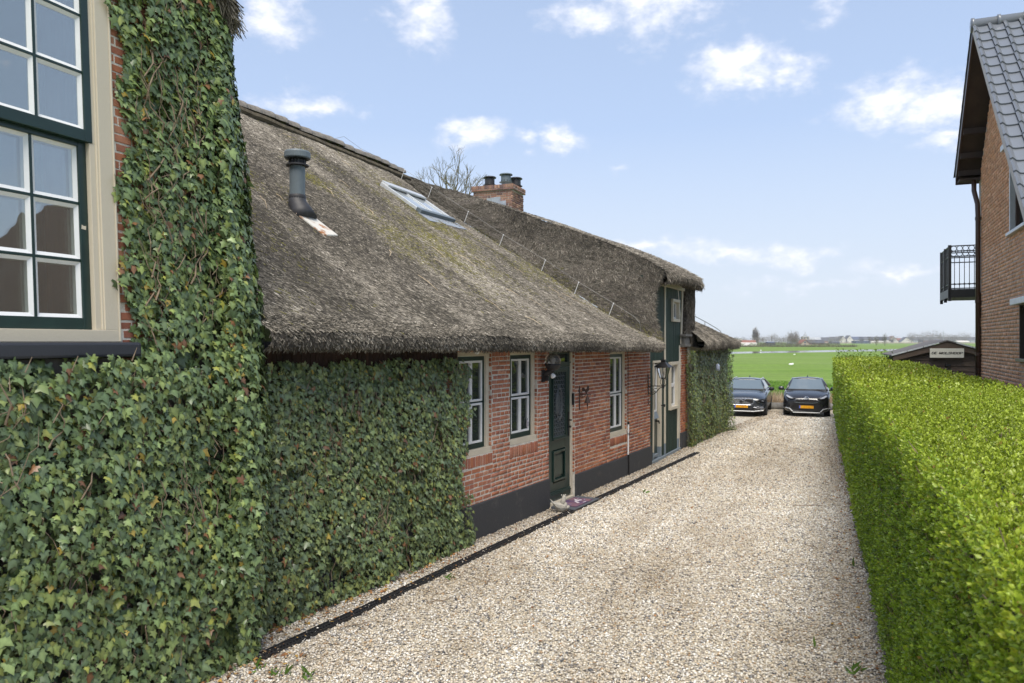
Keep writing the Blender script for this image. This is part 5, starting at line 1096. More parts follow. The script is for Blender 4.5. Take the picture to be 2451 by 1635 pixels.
for q in np.linspace(0, 2*math.pi, 9)[:-1]: g_.tube([c+WM.n3*.006+WM.u3*(.008*math.cos(q))+Vector((0, 0, .01*math.sin(q))), c+WM.n3*.006+WM.u3*(.024*math.cos(q))+Vector((0, 0, .045*math.sin(q)))], .003, 4)
obj('motif', g_, 'bluegrey', rt)
def bell():
    W = WM; s = 3.73; rt = root('rooster_door_bell', 'rusty iron rooster bell on a bracket right of the front door', 'door bell', tuple(W.P(s, 0, 1.78))); P = W.P
    g_ = G(); W.box(g_, s-.012, s+.012, .0, .014, 1.60, 1.96); g_.prism([(s-.018, 1.57), (s, 1.555), (s+.018, 1.57), (s+.012, 1.60), (s-.012, 1.60)], lambda a, d_, z: P(a, d_, z), 0, .014); g_.prism([(s-.012, 1.96), (s+.012, 1.96), (s, 2.0)], lambda a, d_, z: P(a, d_, z), 0, .014); obj('back_plate', g_, 'rust', rt)
    g_ = G(); g_.tube([P(s, .01, 1.84), P(s, .235, 1.845)], .008, 6)
    for c0, c1, rr, sg in ((.05, 1.865, .026, 1), (.045, 1.80, .026, -1)): g_.tube([P(s, c0+rr*(1-k*.045)*math.cos(k*.5*sg+1.2), c1+rr*(1-k*.045)*math.sin(k*.5*sg+1.2)) for k in range(16)], .005, 5)
    g_.tube([P(s, .05, 1.775), P(s, .10, 1.80), P(s, .13, 1.838)], .006, 5); obj('bracket', g_, 'rust', rt)
    # rooster silhouette, a flat casting in the plane of the bracket
    ro = [(.075, 1.885), (.06, 1.91), (.055, 1.945), (.07, 1.965), (.095, 1.965), (.11, 1.945), (.125, 1.925), (.145, 1.935), (.155, 1.96), (.155, 1.985), (.165, 2.0), (.18, 2.005), (.192, 1.995), (.205, 1.985), (.194, 1.978), (.198, 1.955), (.195, 1.925), (.18, 1.90), (.16, 1.885), (.155, 1.865), (.16, 1.848), (.125, 1.848), (.135, 1.865), (.125, 1.882), (.10, 1.90)]
    g_ = G(); g_.prism(ro, lambda a, d_, z: P(s+d_, a, z), -.006, .006); obj('rooster', g_, 'rust', rt)
    g_ = G(); g_.lathe(P(s, .165, 1.69), [(.062, 0), (.055, .012), (.038, .06), (.028, .10), (.012, .115), (.008, .15)], 18); obj('bell', g_, 'rust', rt, smooth=True)
    g_ = G(); g_.tube([P(s, .165, 1.72), P(s, .165, 1.66), P(s, .165, 1.56)], [.005, .009, .004], 6); g_.lathe(P(s, .165, 1.64), [(.001, -.02), (.013, -.005), (.013, .01), (.001, .02)], 8); obj('clapper', g_, 'rust', rt)
bell()
def lantern():
    W = WM; s = 7.43; P = W.P; rt = root('wall_lantern', 'black iron lantern on a scrolled bracket at the end of the brick wall', 'lantern', tuple(P(s, 0, 1.8)))
    g_ = G(); W.box(g_, s-.018, s+.018, 0, .014, 1.60, 2.06); obj('back_plate', g_, 'iron', rt)
    g_ = G(); D = .36; zt = 1.80
    g_.tube([P(s, .01, zt), P(s, D+.05, zt+.01)], .011, 6); g_.tube([P(s, .02, 1.64), P(s, .09, 1.60), P(s, .19, 1.66), P(s, .27, 1.76), P(s, D, 1.79)], .010, 6)
    g_.tube([P(s, .095+(.06-.0025*k)*math.cos(k*.45-2), 1.70+(.06-.0025*k)*math.sin(k*.45-2)) for k in range(20)], .008, 5)
    for q in range(4): a = q*math.pi/2; g_.tube([P(s+.075*math.sin(t)*math.cos(a), D+.075*math.sin(t)*math.sin(a), zt+.10-.085*math.cos(t)) for t in np.linspace(0, math.pi, 10)], .007, 5)
    g_.lathe(P(s, D, zt), [(.02, -.04), (.022, 0), (.012, .02)], 8); obj('bracket', g_, 'iron', rt)
    z0, z1 = zt+.19, zt+.43; a0, a1 = .062, .115
    def Q(k, a, z): c = ((-1, -1), (1, -1), (1, 1), (-1, 1))[k]; return P(s+c[0]*a, D+c[1]*a, z)
    g_ = G()
    for k in range(4): g_.tube([Q(k, a0, z0), Q(k, a1, z1)], .009, 5); g_.tube([Q(k, a0, z0), Q((k+1) % 4, a0, z0)], .009, 5); g_.tube([Q(k, a1, z1), Q((k+1) % 4, a1, z1)], .009, 5)
    g_.box(P(s, D, z0-.005), (.1, .1, .012), math.atan2(W.u.y, W.u.x)); obj('cage', g_, 'iron', rt)
    for k in range(4): g_ = G(); g_.add([Q(k, a0, z0), Q((k+1) % 4, a0, z0), Q((k+1) % 4, a1, z1), Q(k, a1, z1)], [(0, 1, 2, 3)]); obj('pane', g_, 'lantern_glass', rt)
    g_ = G(); g_.lathe(P(s, D, z0), [(.012, 0), (.012, .05), (.026, .075), (.03, .11), (.018, .15), (.001, .165)], 12); obj('bulb', g_, 'globe', rt, smooth=True)
    g_ = G(); V = [Q(k, .165, z1) for k in range(4)]+[Q(k, .155, z1+.018) for k in range(4)]+[Q(k, .06, z1+.105) for k in range(4)]+[Q(k, .045, z1+.11) for k in range(4)]+[Q(k, .045, z1+.15) for k in range(4)]+[Q(k, .058, z1+.152) for k in range(4)]+[Q(k, .052, z1+.17) for k in range(4)]
    F = [(3, 2, 1, 0)]+[(i*4+k, i*4+(k+1) % 4, i*4+4+(k+1) % 4, i*4+4+k) for i in range(6) for k in range(4)]+[(24, 25, 26, 27)]; g_.add(V, F); g_.tube([P(s, D, z1+.17), P(s, D, z1+.20), P(s, D, z1+.26)], [.012, .014, .003], 6); obj('lantern_roof', g_, 'iron', rt)
lantern()
g_ = G(); g_.tube([WM.P(7.44, .01, 1.48), WM.P(7.44, .03, 1.44), WM.P(7.44, .0, 1.38)], .009, 5); obj('wall_hook', g_, 'iron', house)
c = WF.P(2.75, .27, 2.05); g_ = G(); g_.lathe(c, [(.001, -.10), (.05, -.09), (.06, -.03), (.06, .06), (.03, .10), (.001, .105)], 12); obj('bird_feeder', g_, 'pale_bird', None, smooth=True, label='small pale blue bird feeder hanging in the ivy of the far end wall', cat='bird feeder')

# ================================================================== CARS
def car(name, label, cat, loc, head, w, wagon, paint, scale):
    rt = root(name, label, cat, loc); rt['wl'] = (0, 0, 0)
    H = Matrix.Translation(loc) @ Matrix.Rotation(head, 4, 'Z') @ Matrix.Diagonal((scale, scale, scale*.965, 1)); rt.location = loc
    def put(nm, g_, mat, parent=rt, **k):
        g_.v = [tuple(H @ Vector(p)) for p in g_.v]; o = bpy.data.objects.new(nm, g_.mesh(nm, k.get('smooth', False), k.get('bev', 0))); o.data.materials.append(M_[mat]); COL.objects.link(o); o.parent = parent
        o.matrix_parent_inverse = Matrix.Translation(-Vector(loc)) if parent is rt else Matrix.Identity(4); return o
    hw = w/2
    # local x lateral, y back from the nose (0) , z up. Lower body sections: y, half width, sill z, shoulder z, top z at the middle
    if wagon: S = [(0, .52, .24, .60, .70), (.05, .74, .20, .66, .78), (.18, .86, .19, .72, .86), (.45, .915, .19, .79, .93), (1.0, .935, .2, .86, 1.0), (1.55, .94, .2, .93, 1.045), (3.0, .94, .2, .97, 1.05), (4.5, .92, .25, .98, 1.05), (4.9, .84, .32, .95, 1.02)]
    else: S = [(0, .45, .22, .58, .70), (.05, .66, .19, .66, .76), (.16, .78, .18, .74, .84), (.40, .845, .18, .84, .93), (.75, .865, .18, .91, 1.0), (1.05, .87, .18, .95, 1.045), (2.2, .87, .18, .99, 1.06), (3.5, .86, .24, 1.02, 1.08), (3.92, .78, .32, .98, 1.02)]
    k_ = hw/(.94 if wagon else .87); V = []; m_ = None
    for y, a, zs, zh, zt in S:
        a *= k_
        half = [(0, zs-.02), (a*.8, zs-.01), (a*.97, zs+.06), (a, zs+.2), (a*.99, (zs+zh)/2+.06), (a*1.0, zh-.06), (a*.95, zh+.01), (a*.86, zh+(zt-zh)*.45), (a*.55, zt-.008), (a*.28, zt), (0, zt+.006)]
        V += [(x, y, z) for x, z in half]+[(-x, y, z) for x, z in half[-2:0:-1]]; m_ = len(half)*2-2
    F = [(i*m_+k, i*m_+(k+1) % m_, (i+1)*m_+(k+1) % m_, (i+1)*m_+k) for i in range(len(S)-1) for k in range(m_)]+[tuple(range(m_)), tuple((len(S)-1)*m_+k for k in range(m_))]
    body = put('body', G().add(V, F), paint, smooth=True)
    sub = body.modifiers.new('s', 'SUBSURF'); sub.levels = 1; sub.render_levels = 2
    # greenhouse
    if wagon: y0, yr, ye, yb, zr, zb = 1.50, 2.35, 4.3, 4.75, 1.47, 1.03; tw, bw = .56, .80
    else: y0, yr, ye, yb, zr, zb = .98, 1.85, 3.2, 3.7, 1.50, 1.03; tw, bw = .53, .745
    tw *= k_; bw *= k_
    g_ = G(); rs = [(yr-.06, zr-.035, tw), (yr+.25, zr, tw*1.03), ((yr+ye)/2, zr+.005, tw*1.03), (ye, zr-.05, tw*.98)]; V = []
    for y, z, a in rs: V += [(x*a, y, z-.045*abs(x)**2.5) for x in np.linspace(-1.05, 1.05, 9)]
    F = [(i*9+j, i*9+j+1, (i+1)*9+j+1, (i+1)*9+j) for i in range(3) for j in range(8)]; V2 = [(x, y, z-.05) for x, y, z in V]; nV = len(V); per = list(range(9))+[9*i+8 for i in range(1, 4)]+list(range(34, 26, -1))+[9*i for i in range(2, 0, -1)]
    F += [tuple(v+nV for v in f[::-1]) for f in F]+[(per[i], per[(i+1) % len(per)], per[(i+1) % len(per)]+nV, per[i]+nV) for i in range(len(per))]
    put('roof', g_.add(V+V2, F), paint, smooth=True)
    def arc(n, a, y, z, bulge): return [(x*a, y-bulge*(1-x*x), z) for x in np.linspace(-1, 1, n)]
    A = arc(9, bw, y0+.10, zb, .14); B = arc(9, tw*1.0, yr-.03, zr-.055, .06)
    put('windscreen', G().add(A+B, [(j, j+1, 10+j, 9+j) for j in range(8)]), 'carglass', smooth=True)
    ws = put('scuttle', G().add([(x, y-.03, z-.02) for x, y, z in A]+[(x*1.01, y+.04, z+.035) for x, y, z in A], [(j, j+1, 10+j, 9+j) for j in range(8)]), 'trim')
    for sg in (-1, 1):
        put('side_window', G().add([(sg*bw, y0+.14, zb), (sg*tw*1.03, yr, zr-.07), (sg*tw*1.05, ye, zr-.10), (sg*bw*.97, yb, zb+.02)], [(0, 1, 2, 3)]), 'carglass')
        g_ = G(); g_.tube([(sg*bw*1.01, y0+.08, zb-.02), (sg*(bw+tw)/2*1.03, (y0+yr)/2+.03, (zb+zr)/2+.01), (sg*tw*1.06, yr-.02, zr-.07), (sg*tw*1.08, (yr+ye)/2, zr-.055), (sg*tw*1.04, ye, zr-.10), (sg*bw, yb, zb+.02)], [.035, .034, .032, .035, .04, .05], 6); put('pillar', g_, paint, smooth=True)
        if wagon: g_ = G(); g_.tube([(sg*tw*1.02, yr+.1, zr-.04), (sg*tw*1.03, yr+.3, zr-.005), (sg*tw*1.02, ye-.2, zr-.02), (sg*tw, ye, zr-.06)], .016, 6); put('roof_rail', g_, 'alu')
        g_ = G(); g_.lathe((sg*(hw+.10), y0+.35, zb+.035), [(.001, -.085), (.055, -.075), (.085, -.03), (.085, .03), (.05, .08), (.001, .09)], 12, Matrix(((1.25, 0, 0), (0, .8, 0), (0, 0, 1)))); mr = put('mirror', g_, paint if not wagon else 'trim', smooth=True)
        g_ = G(); g_.tube([(sg*(hw-.06), y0+.36, zb-.02), (sg*(hw+.05), y0+.35, zb-.01)], .025, 6); put('mirror_arm', g_, 'trim', mr)
        for yw in ((.86, 3.80) if wagon else (.78, 3.33)):
            R_ = .335 if wagon else .315; ax = Matrix.Rotation(math.pi/2, 3, 'Y'); g_ = G(); x0 = sg*(hw-.13); g_.lathe((x0, yw, R_), [(R_*.62, -.115), (R_*.96, -.115), (R_, -.09), (R_, .09), (R_*.96, .115), (R_*.62, .115)], 28, ax); wh = put('wheel', g_, 'tyre')
            g_ = G(); g_.lathe((x0, yw, R_), [(R_*.64, -.10), (R_*.64, .10), (R_*.2, .095), (.001, .105)], 20, ax); put('rim', g_, 'alu', wh)
    g_ = G(); g_.box((0, 1.9 if not wagon else 2.2, .42), (w*.78, 2.4, .34)); put('underbody', g_, 'trim')
    g_ = G()
    for sg in (-1, 1): g_.box((sg*.36, y0+.95, .98), (.46, .14, .5)); g_.box((sg*.36, y0+.95, 1.28), (.24, .10, .17))
    put('seats', g_, 'seat', bev=.03)
    g_ = G(); g_.tube([(0, ye-.35, zr), (0, ye-.28, zr+.06)], [.03, .008], 6); put('antenna', g_, paint)
    yy, ha, zz = [q[0] for q in S[:6]], [q[1]*k_ for q in S[:6]], [q[4] for q in S[:6]]
    bow = lambda x, z: max(float(np.interp(abs(x), ha, yy)), float(np.interp(z, zz, yy)))
    def plate(z, y):
        g_ = G(); g_.box((0, y, z), (.52, .012, .11)); p = put('number_plate', g_, 'yplate'); g_ = G(); g_.box((-.235, y-.0075, z), (.045, .004, .105)); put('plate_band', g_, 'blueband', p)
    def panel(poly, y0_, dy, mat, nm, th=.02, bev=0, parent=rt):   # polygon in the front view; y follows the bow of the nose
        n = len(poly); V = [(x, bow(x, z)-th-.012, z) for x, z in poly]+[(x, bow(x, z)+.06, z) for x, z in poly]; F = [tuple(range(n)), tuple(range(2*n-1, n-1, -1))]+[(i, n+i, n+(i+1) % n, (i+1) % n) for i in range(n)]
        return put(nm, G().add(V, F), mat, parent, bev=bev)
    def tube_front(pts, r, mat, nm, y0_, dy, parent=rt): return put(nm, G().tube([(x, bow(x, z)+min(0., y0_)*.6-r-.012, z) for x, z in pts], r, 6), mat, parent)
    mir = lambda p: [(-x, z) for x, z in p[::-1]]
    if wagon:
        gr = panel([(-.47, .70), (-.45, .745), (.45, .745), (.47, .70), (.46, .56), (.36, .50), (-.36, .50), (-.46, .56)], -.01, .10, 'trim', 'grille', .03)
        for x in np.linspace(-.42, .42, 23): tube_front([(x, .53), (x, .735)], .007, 'alu', 'grille_bar', -.035, .10, gr)
        tube_front([(-.47, .70), (-.45, .75), (.45, .75), (.47, .70), (.46, .56), (.36, .495), (-.36, .495), (-.46, .56), (-.47, .70)], .014, 'chrome', 'grille_frame', -.04, .10, gr)
        tube_front([(-.22, .50), (.22, .745)], .013, 'chrome', 'emblem_bar', -.055, .10, gr)
        e = tube_front([(.075*math.cos(q), .625+.075*math.sin(q)) for q in np.linspace(0, 2*math.pi, 25)], .016, 'chrome', 'emblem', -.06, .10, gr); g_ = G(); g_.lathe((0, -.05, .625), [(.07, -.01), (.07, .01), (.001, .012)], 16, Matrix.Rotation(math.pi/2, 3, 'X')); put('emblem_disc', g_, 'trim', gr)
        plate(.43, -.045)
        for f in (lambda p: p, mir):
            hl = panel(f([(.53, .655), (.66, .71), (.84, .745), (.88, .72), (.86, .63), (.70, .61), (.56, .62)]), .02, .30, 'trim', 'headlight', .03)
            panel(f([(.56, .645), (.72, .668), (.86, .70), (.86, .68), (.72, .648), (.57, .63)]), .0, .30, 'chrome', 'light_strip', .03, parent=hl); panel(f([(.76, .66), (.86, .735), (.87, .70), (.84, .65)]), .0, .30, 'headlight', 'lamp', .03, parent=hl); panel(f([(.60, .60), (.70, .605), (.70, .592), (.61, .588)]), .0, .30, 'chrome', 'light_strip', .03, parent=hl)
            panel(f([(.46, .42), (.60, .43), (.84, .46), (.84, .40), (.60, .385)]), .0, .26, 'trim', 'air_intake', .03); tube_front(f([(.47, .40), (.58, .375), (.83, .385)]), .016, 'chrome', 'bumper_trim', -.02, .26); tube_front(f([(.50, .425), (.66, .43), (.82, .445)]), .008, 'chrome', 'bumper_trim', -.02, .26); panel(f([(.72, .335), (.84, .345), (.84, .325), (.72, .315)]), .0, .26, 'headlight', 'fog_lamp', .02)
        panel([(-.52, .36), (.52, .36), (.46, .26), (-.46, .26)], -.03, .10, 'trim', 'lower_grille', .02); tube_front([(-.84, .27), (-.5, .235), (.5, .235), (.84, .27)], .02, 'alu', 'splitter', -.03, .24)
    else:
        panel([(-.44, .63), (-.34, .70), (.34, .70), (.44, .63), (.36, .57), (-.36, .57)], -.02, .16, 'trim', 'grille', .02); tube_front([(-.42, .60), (-.2, .575), (.2, .575), (.42, .60)], .009, 'pipegrey', 'grille_bar', -.05, .16); tube_front([(-.38, .65), (-.2, .64), (.2, .64), (.38, .65)], .009, 'trim', 'grille_bar', -.05, .16)
        panel([(-.46, .555), (.46, .555), (.62, .30), (.48, .20), (-.48, .20), (-.62, .30)], -.015, .16, 'trim', 'lower_grille', .02)
        plate(.415, -.055)
        e = tube_front([(.085*math.cos(q), .765+.052*math.sin(q)) for q in np.linspace(0, 2*math.pi, 25)], .011, 'chrome', 'emblem', -.02, .1); tube_front([(.034*math.cos(q), .77+.048*math.sin(q)) for q in np.linspace(0, 2*math.pi, 17)], .009, 'chrome', 'emblem_ring', -.024, .1, e); tube_front([(.07*math.cos(q), .79+.017*math.sin(q)) for q in np.linspace(0, 2*math.pi, 17)], .009, 'chrome', 'emblem_ring', -.024, .1, e)
        for f in (lambda p: p, mir):
            hl = panel(f([(.40, .755), (.52, .80), (.74, .925), (.765, .90), (.75, .82), (.64, .745), (.50, .725)]), .10, .34, 'trim', 'headlight', .03); panel(f([(.48, .755), (.56, .80), (.72, .885), (.735, .83), (.63, .765), (.54, .745)]), .08, .34, 'headlight', 'lamp', .03, parent=hl); tube_front(f([(.42, .755), (.53, .805), (.74, .92)]), .008, 'chrome', 'light_strip', .06, .34, hl)
            tube_front(f([(.86, .33), (.74, .36), (.60, .33), (.50, .22)]), .02, 'alu', 'bumper_trim', .0, .22); panel(f([(.60, .52), (.80, .50), (.80, .36), (.64, .40)]), .03, .22, 'trim', 'air_intake', .02); g_ = G(); g_.lathe((f([(.70, .31)])[0][0], .17, .31), [(.045, 0), (.035, -.01), (.001, -.02)], 12, Matrix.Rotation(math.pi/2, 3, 'X')); put('fog_lamp', g_, 'headlight')
        g_ = G(); g_.box((0, -.02, .19), (.98, .03, .03)); put('splitter', g_, 'white', bev=.006)
        for f in (lambda p: p, mir): g_ = G(); a, b_ = f([(-.60, 0), (-.02, 0)])[0][0], f([(-.60, 0), (-.02, 0)])[1][0]; g_.tube([(a, y0+.06, zb+.025), (b_, y0-.01, zb+.03)], .012, 5); put('wiper', g_, 'trim')
    return rt
HEAD = -math.atan2(.41, 1)
car('parked_estate_car', 'dark blue estate car with a wide barred grille parked by the ivy wall', 'car', (8.55, 28.05, 0), HEAD, 1.88, True, 'carpaint', .935)
car('parked_hatchback', 'small black hatchback with slanted headlights parked nearer the hedge', 'car', (10.88, 27.8, 0), HEAD, 1.745, False, 'carblack', .958)

# ================================================================== NEIGHBOUR'S HOUSE ON THE RIGHT
# WH: s runs towards the far corner (s = 8 there), d out over the hedge
nh = root('brick_house', 'tall brown brick house with a steep glazed tile roof behind the hedge', 'house', tuple(WH.P(6, 0, 0)))
KS = 8.0; PK = KS-1.85; ZP = 8.28; SL = math.tan(R(43.5))
def gable_top(s): return ZP-abs(s-PK)*SL if s < PK else max(6.15, ZP-(s-PK)*math.tan(R(47)))
WIN = [(KS-4.2, KS-2.89, 4.58, 5.93), (KS-5.0, KS-3.66, 2.54, 3.36)]
g_ = G(); slab(WH, g_, 2.2, KS, 0, 4.58, WIN[1:]); 
xs = [2.2, KS-4.2, KS-2.89, PK, KS]
for a, b_ in zip(xs[:-1], xs[1:]):
    if a == KS-4.2: g_.prism([(a, 5.93), (b_, 5.93), (b_, gable_top(b_)), (a, max(5.94, gable_top(a)))], lambda s, d_, z: WH.P(s, d_, z), -.3, -.012)
    else: g_.prism([(a, 4.58), (b_, 4.58), (b_, gable_top(b_)), (a, max(4.6, gable_top(a)))], lambda s, d_, z: WH.P(s, d_, z), -.3, -.012)
gw = obj('gable_wall', g_, 'mortar_grey', nh)
g_ = G(); W9 = Wl((WH.P(KS, 0, 0).x, WH.P(KS, 0, 0).y), (WH.P(KS, -8, 0).x, WH.P(KS, -8, 0).y)); W9.box(g_, .013, 8, -.3, 0, 0, 6.1); obj('rear_wall', g_, 'mortar_grey', nh)
lay(WH, gw, courses(3.0, KS, 1.9, 8.2, .0625, .11, .010, WIN, 121, inside=lambda s, z: z < gable_top(s)-.05 and (s > KS-4.4 or z < 4)), PAL_RH, 122, 300)
for i, (a, b_, z0, z1) in enumerate(WIN):
    g_ = G(); WH.box(g_, b_-.05, b_-.002, -.14, .015, z0, z1); WH.box(g_, a, a+.05, -.14, -.02, z0, z1); WH.box(g_, a+.05, b_-.05, -.14, -.02, z1-.05, z1); f = obj('window', g_, 'alu' if i == 0 else 'soffit', nh, bev=.004)
    g_ = G(); WH.box(g_, b_-.115, b_-.055, -.16, -.06, z0+.05, z1-.05); WH.box(g_, a+.06, b_-.115, -.16, -.06, z0+.02, z0+.09); WH.box(g_, a+.06, b_-.115, -.16, -.06, z1-.11, z1-.05); obj('sash', g_, 'brownpipe', f, bev=.004)
    g_ = G(); WH.box(g_, a+.07, b_-.11, -.15, -.11, z0+.08, z1-.10); obj('pane', g_, 'glass', f)
    g_ = G(); WH.box(g_, a-.02, b_+.05, -.1, .06, z0-.05, z0); obj('window_sill', g_, 'alu' if i == 0 else 'brownpipe', nh, bev=.006)
    g_ = G(); WH.box(g_, a-.02, b_+.07, -.02, .13, z1, z1+.10); obj('shutter_box', g_, 'alu', nh, bev=.012)
# roof: near slope, far slope, soffit boards
OV = .36; IN_ = Vector((-WH.n.x, -WH.n.y, 0))                                   # IN_ points along the ridge, away from the gable
def rp(s, d_, z): return WH.P(s, d_, z)
NE = 1.6; FE = KS+.40
ZR = ZP+.18
nearz = lambda s: ZR-(PK-s)*SL
farz = lambda s: ZR-(s-PK)*math.tan(R(44))
g_ = G(); t = .13
g_.prism([(PK, ZR-.14), (NE, nearz(NE)-.14), (NE, nearz(NE)-.10), (PK, ZR-.10)], rp, OV, -7)
g_.prism([(PK, ZR-.14), (FE, farz(FE)-.14), (FE, farz(FE)-.10), (PK, ZR-.10)], rp, OV, -7); rf = obj('roof', g_, 'soffit', nh)
g_ = G(); g_.prism([(PK, ZR-.15), (PK, ZR+.0), (NE, nearz(NE)-.01), (NE, nearz(NE)-.17)], rp, OV+.03, OV+.001); obj('verge_board', g_, 'farwhite', nh)
g_ = G(); g_.prism([(PK, ZR-.17), (PK, ZR-.01), (FE, farz(FE)-.01), (FE, farz(FE)-.19)], rp, OV+.03, OV+.001); obj('verge_board', g_, 'brownpipe', nh)
for s in (KS-.45, KS-.05, KS+.25):
    g_ = G(); z = farz(s)-.15; WH.box(g_, s-.05, s+.05, -.1, OV, z-.11, z); obj('purlin', g_, 'soffit', nh)
g_ = G(); WH.box(g_, KS+.05, FE, -6, OV, farz(FE)-.24, farz(FE)-.20); WH.box(g_, FE-.02, FE+.01, -6, OV+.03, farz(FE)-.26, farz(FE)-.06); obj('eave_box', g_, 'soffit', nh)
def tile_mesh():
    g_ = G(); V = []; F = []; xs_ = np.linspace(0, .235, 10)
    prof = lambda x: .045*math.exp(-((x-.03)/.032)**2)+.010*((x-.14)/.1)**2
    for y, dz in ((-.02, -.0), (.36, .028)):
        for x in xs_: V.append((x, y, prof(x)+dz))
    for x in xs_: V.append((x, .36, prof(x)+.006))
    for x in (xs_): V.append((x, .36, -.0))
    for i in range(9): F += [(i, i+1, 11+i, 10+i), (10+i, 11+i, 21+i, 20+i)]
    g_.add(V, F); me = g_.mesh('roof_tile', False, fix=False); me.materials.append(M_['tile']); return me
TM = tile_mesh()
dn = (rp(PK-1, 0, nearz(PK-1))-rp(PK, 0, ZR)).normalized(); 
for row in range(18):
    for c_ in range(6):
        o_ = rp(PK, OV+.045, ZR-.01)+dn*(row*.325+.02)+IN_*(c_*.232); nn = dn.cross(IN_) ; nn = nn if nn.z > 0 else -nn
        inst('roof_tile', TM, mat4(IN_, dn, nn, o_+nn*.0), rf)
g_ = G()
for row in range(19):
    o_ = rp(PK, OV+.05, ZR-.01)+dn*(row*.325+.02); nn = dn.cross(IN_); nn = nn if nn.z > 0 else -nn
df = (rp(PK+1, 0, farz(PK+1))-rp(PK, 0, ZR)).normalized(); nf = df.cross(IN_); nf = nf if nf.z > 0 else -nf
for row in range(10):
    for c_ in range(2): inst('roof_tile', TM, mat4(IN_, df, nf, rp(PK, OV+.05, ZR-.01)+df*(row*.325+.0)+IN_*(c_*.232)), rf)
def ridge_cap():
    g_ = G(); g_.tube([(0, 0, 0), (.05, 0, 0), (.055, 0, 0), (.42, 0, 0)], [.125, .125, .105, .10], 12); me = g_.mesh('ridge_tile', True); me.materials.append(M_['tile'])
    for i in range(6): inst('ridge_tile', me, mat4(IN_, Vector((WH.u.x, WH.u.y, 0)), (0, 0, 1), rp(PK, OV+.06, ZR+.0)+IN_*i*.40), rf)
ridge_cap()
g_ = G(); P = WH.P; g_.tube([P(KS+.12, .10, farz(FE)-.20), P(KS+.12, .10, farz(FE)-.45), P(KS-.02, .06, 5.55), P(KS-.05, .055, 5.3), P(KS-.05, .055, .1)], .045, 10); dp = obj('downpipe', g_, 'brownpipe', nh, smooth=True)
for z in (5.25, 3.6, 2.55): g_ = G(); g_.tube([P(KS-.05, .055, z-.03), P(KS-.05, .055, z+.03)], .053, 10); g_.tube([P(KS-.05, .055, z), P(KS-.13, .0, z)], .01, 5); obj('pipe_clip', g_, 'brownpipe', dp)
g_ = G(); WH.box(g_, KS+.02, KS+.10, -.05, .03, 0, 3.78); obj('corner_post', g_, 'iron', nh)
# balcony on the back of the house
def balcony():
    zb, zt = 3.79, 4.90; s0, s1 = KS+1.55, KS+3.05; d0, d1 = -.9, .365
    g_ = G(); WH.box(g_, KS+.9, KS+6, -4.5, d0, 0, 7.5); obj('rear_wing', g_, 'mortar_grey', nh)
    g_ = G(); WH.box(g_, s0-.03, s1+.03, d0, d1+.03, zb-.02, zb+.16); b = obj('balcony', g_, 'iron', nh)
    g_ = G()
    def bar(a, c, r): g_.tube([a, c], r, 5)
    for s in (s0, s1):
        for z in (zt, zt-.115, zt-.23, zb+.27): bar(WH.P(s, d0, z), WH.P(s, d1, z), .013)
    for z in (zt, zt-.23, zb+.27): bar(WH.P(s0, d1, z), WH.P(s1, d1, z), .015)
    obj('rail', g_, 'iron', b)
    for s, d_ in ((s0, d1), (s1, d1), ((s0+s1)/2, d1)): g_ = G(); WH.box(g_, s-.03, s+.03, d_-.03, d_+.03, zb-.1, zt+.02); obj('post', g_, 'iron', b)
    for s in (s0,):
        for k in range(13): g_ = G(); d_ = d0+(k+.5)*(d1-d0)/13.5; bar(WH.P(s, d_, zb+.1), WH.P(s, d_, zt-.23), .0075); g_.tube([WH.P(s, d_, zb+.25), WH.P(s, d_, zb+.29)], .016, 6); obj('baluster', g_, 'iron', b)
        for row in range(2):
            for k in range(11): g_ = G(); c = (d0+(k+.5)*(d1-d0)/11.2, zt-.057-.115*row); g_.tube([WH.P(s, c[0]+.054*math.cos(q), c[1]+.054*math.sin(q)) for q in np.linspace(0, 2*math.pi, 15)], .007, 5); obj('ring', g_, 'iron', b)
    for k in range(8): g_ = G(); s = s0+(k+1)*(s1-s0)/9; WH.box(g_, s-.02, s+.02, d1-.01, d1+.01, zb, zt-.02); obj('baluster', g_, 'iron', b)
balcony()

# ------------------------------------------------------------------ shed with its sign
SX = Vector((.931, -.364, 0)); SY = Vector((.364, .931, 0)); SC0 = Vector((12.72, 22.0, 0))
def SP(a, d_, z): return SC0+SX*a-SY*d_+Vector((0, 0, z))
shed = root('garden_shed', 'dark brown board shed with a low gabled roof behind the hedge', 'shed', tuple(SC0))
def sroof(a): return 2.79-abs(a)*.30
g_ = G(); g_.prism([(-1.25, 0), (1.25, 0), (1.25, sroof(1.25)-.1), (0, 2.69), (-1.25, sroof(1.25)-.1)], SP, -.05, -3.0); obj('shed_walls', g_, 'soffit', shed)
z = .2
while z < 2.62:
    zt = z+.155; w0 = min(1.25, (2.70-z)/.30); w1 = min(1.25, max(.02, (2.70-zt)/.30)); g_ = G()
    P = [SP(-w0, -.05, z), SP(w0, -.05, z), SP(w0, .0, z), SP(-w0, .0, z), SP(-w1, -.05, zt), SP(w1, -.05, zt), SP(w1, -.022, zt), SP(-w1, -.022, zt)]; g_.hexa(P); obj('board', g_, 'shed', shed, bev=.004); z += .157
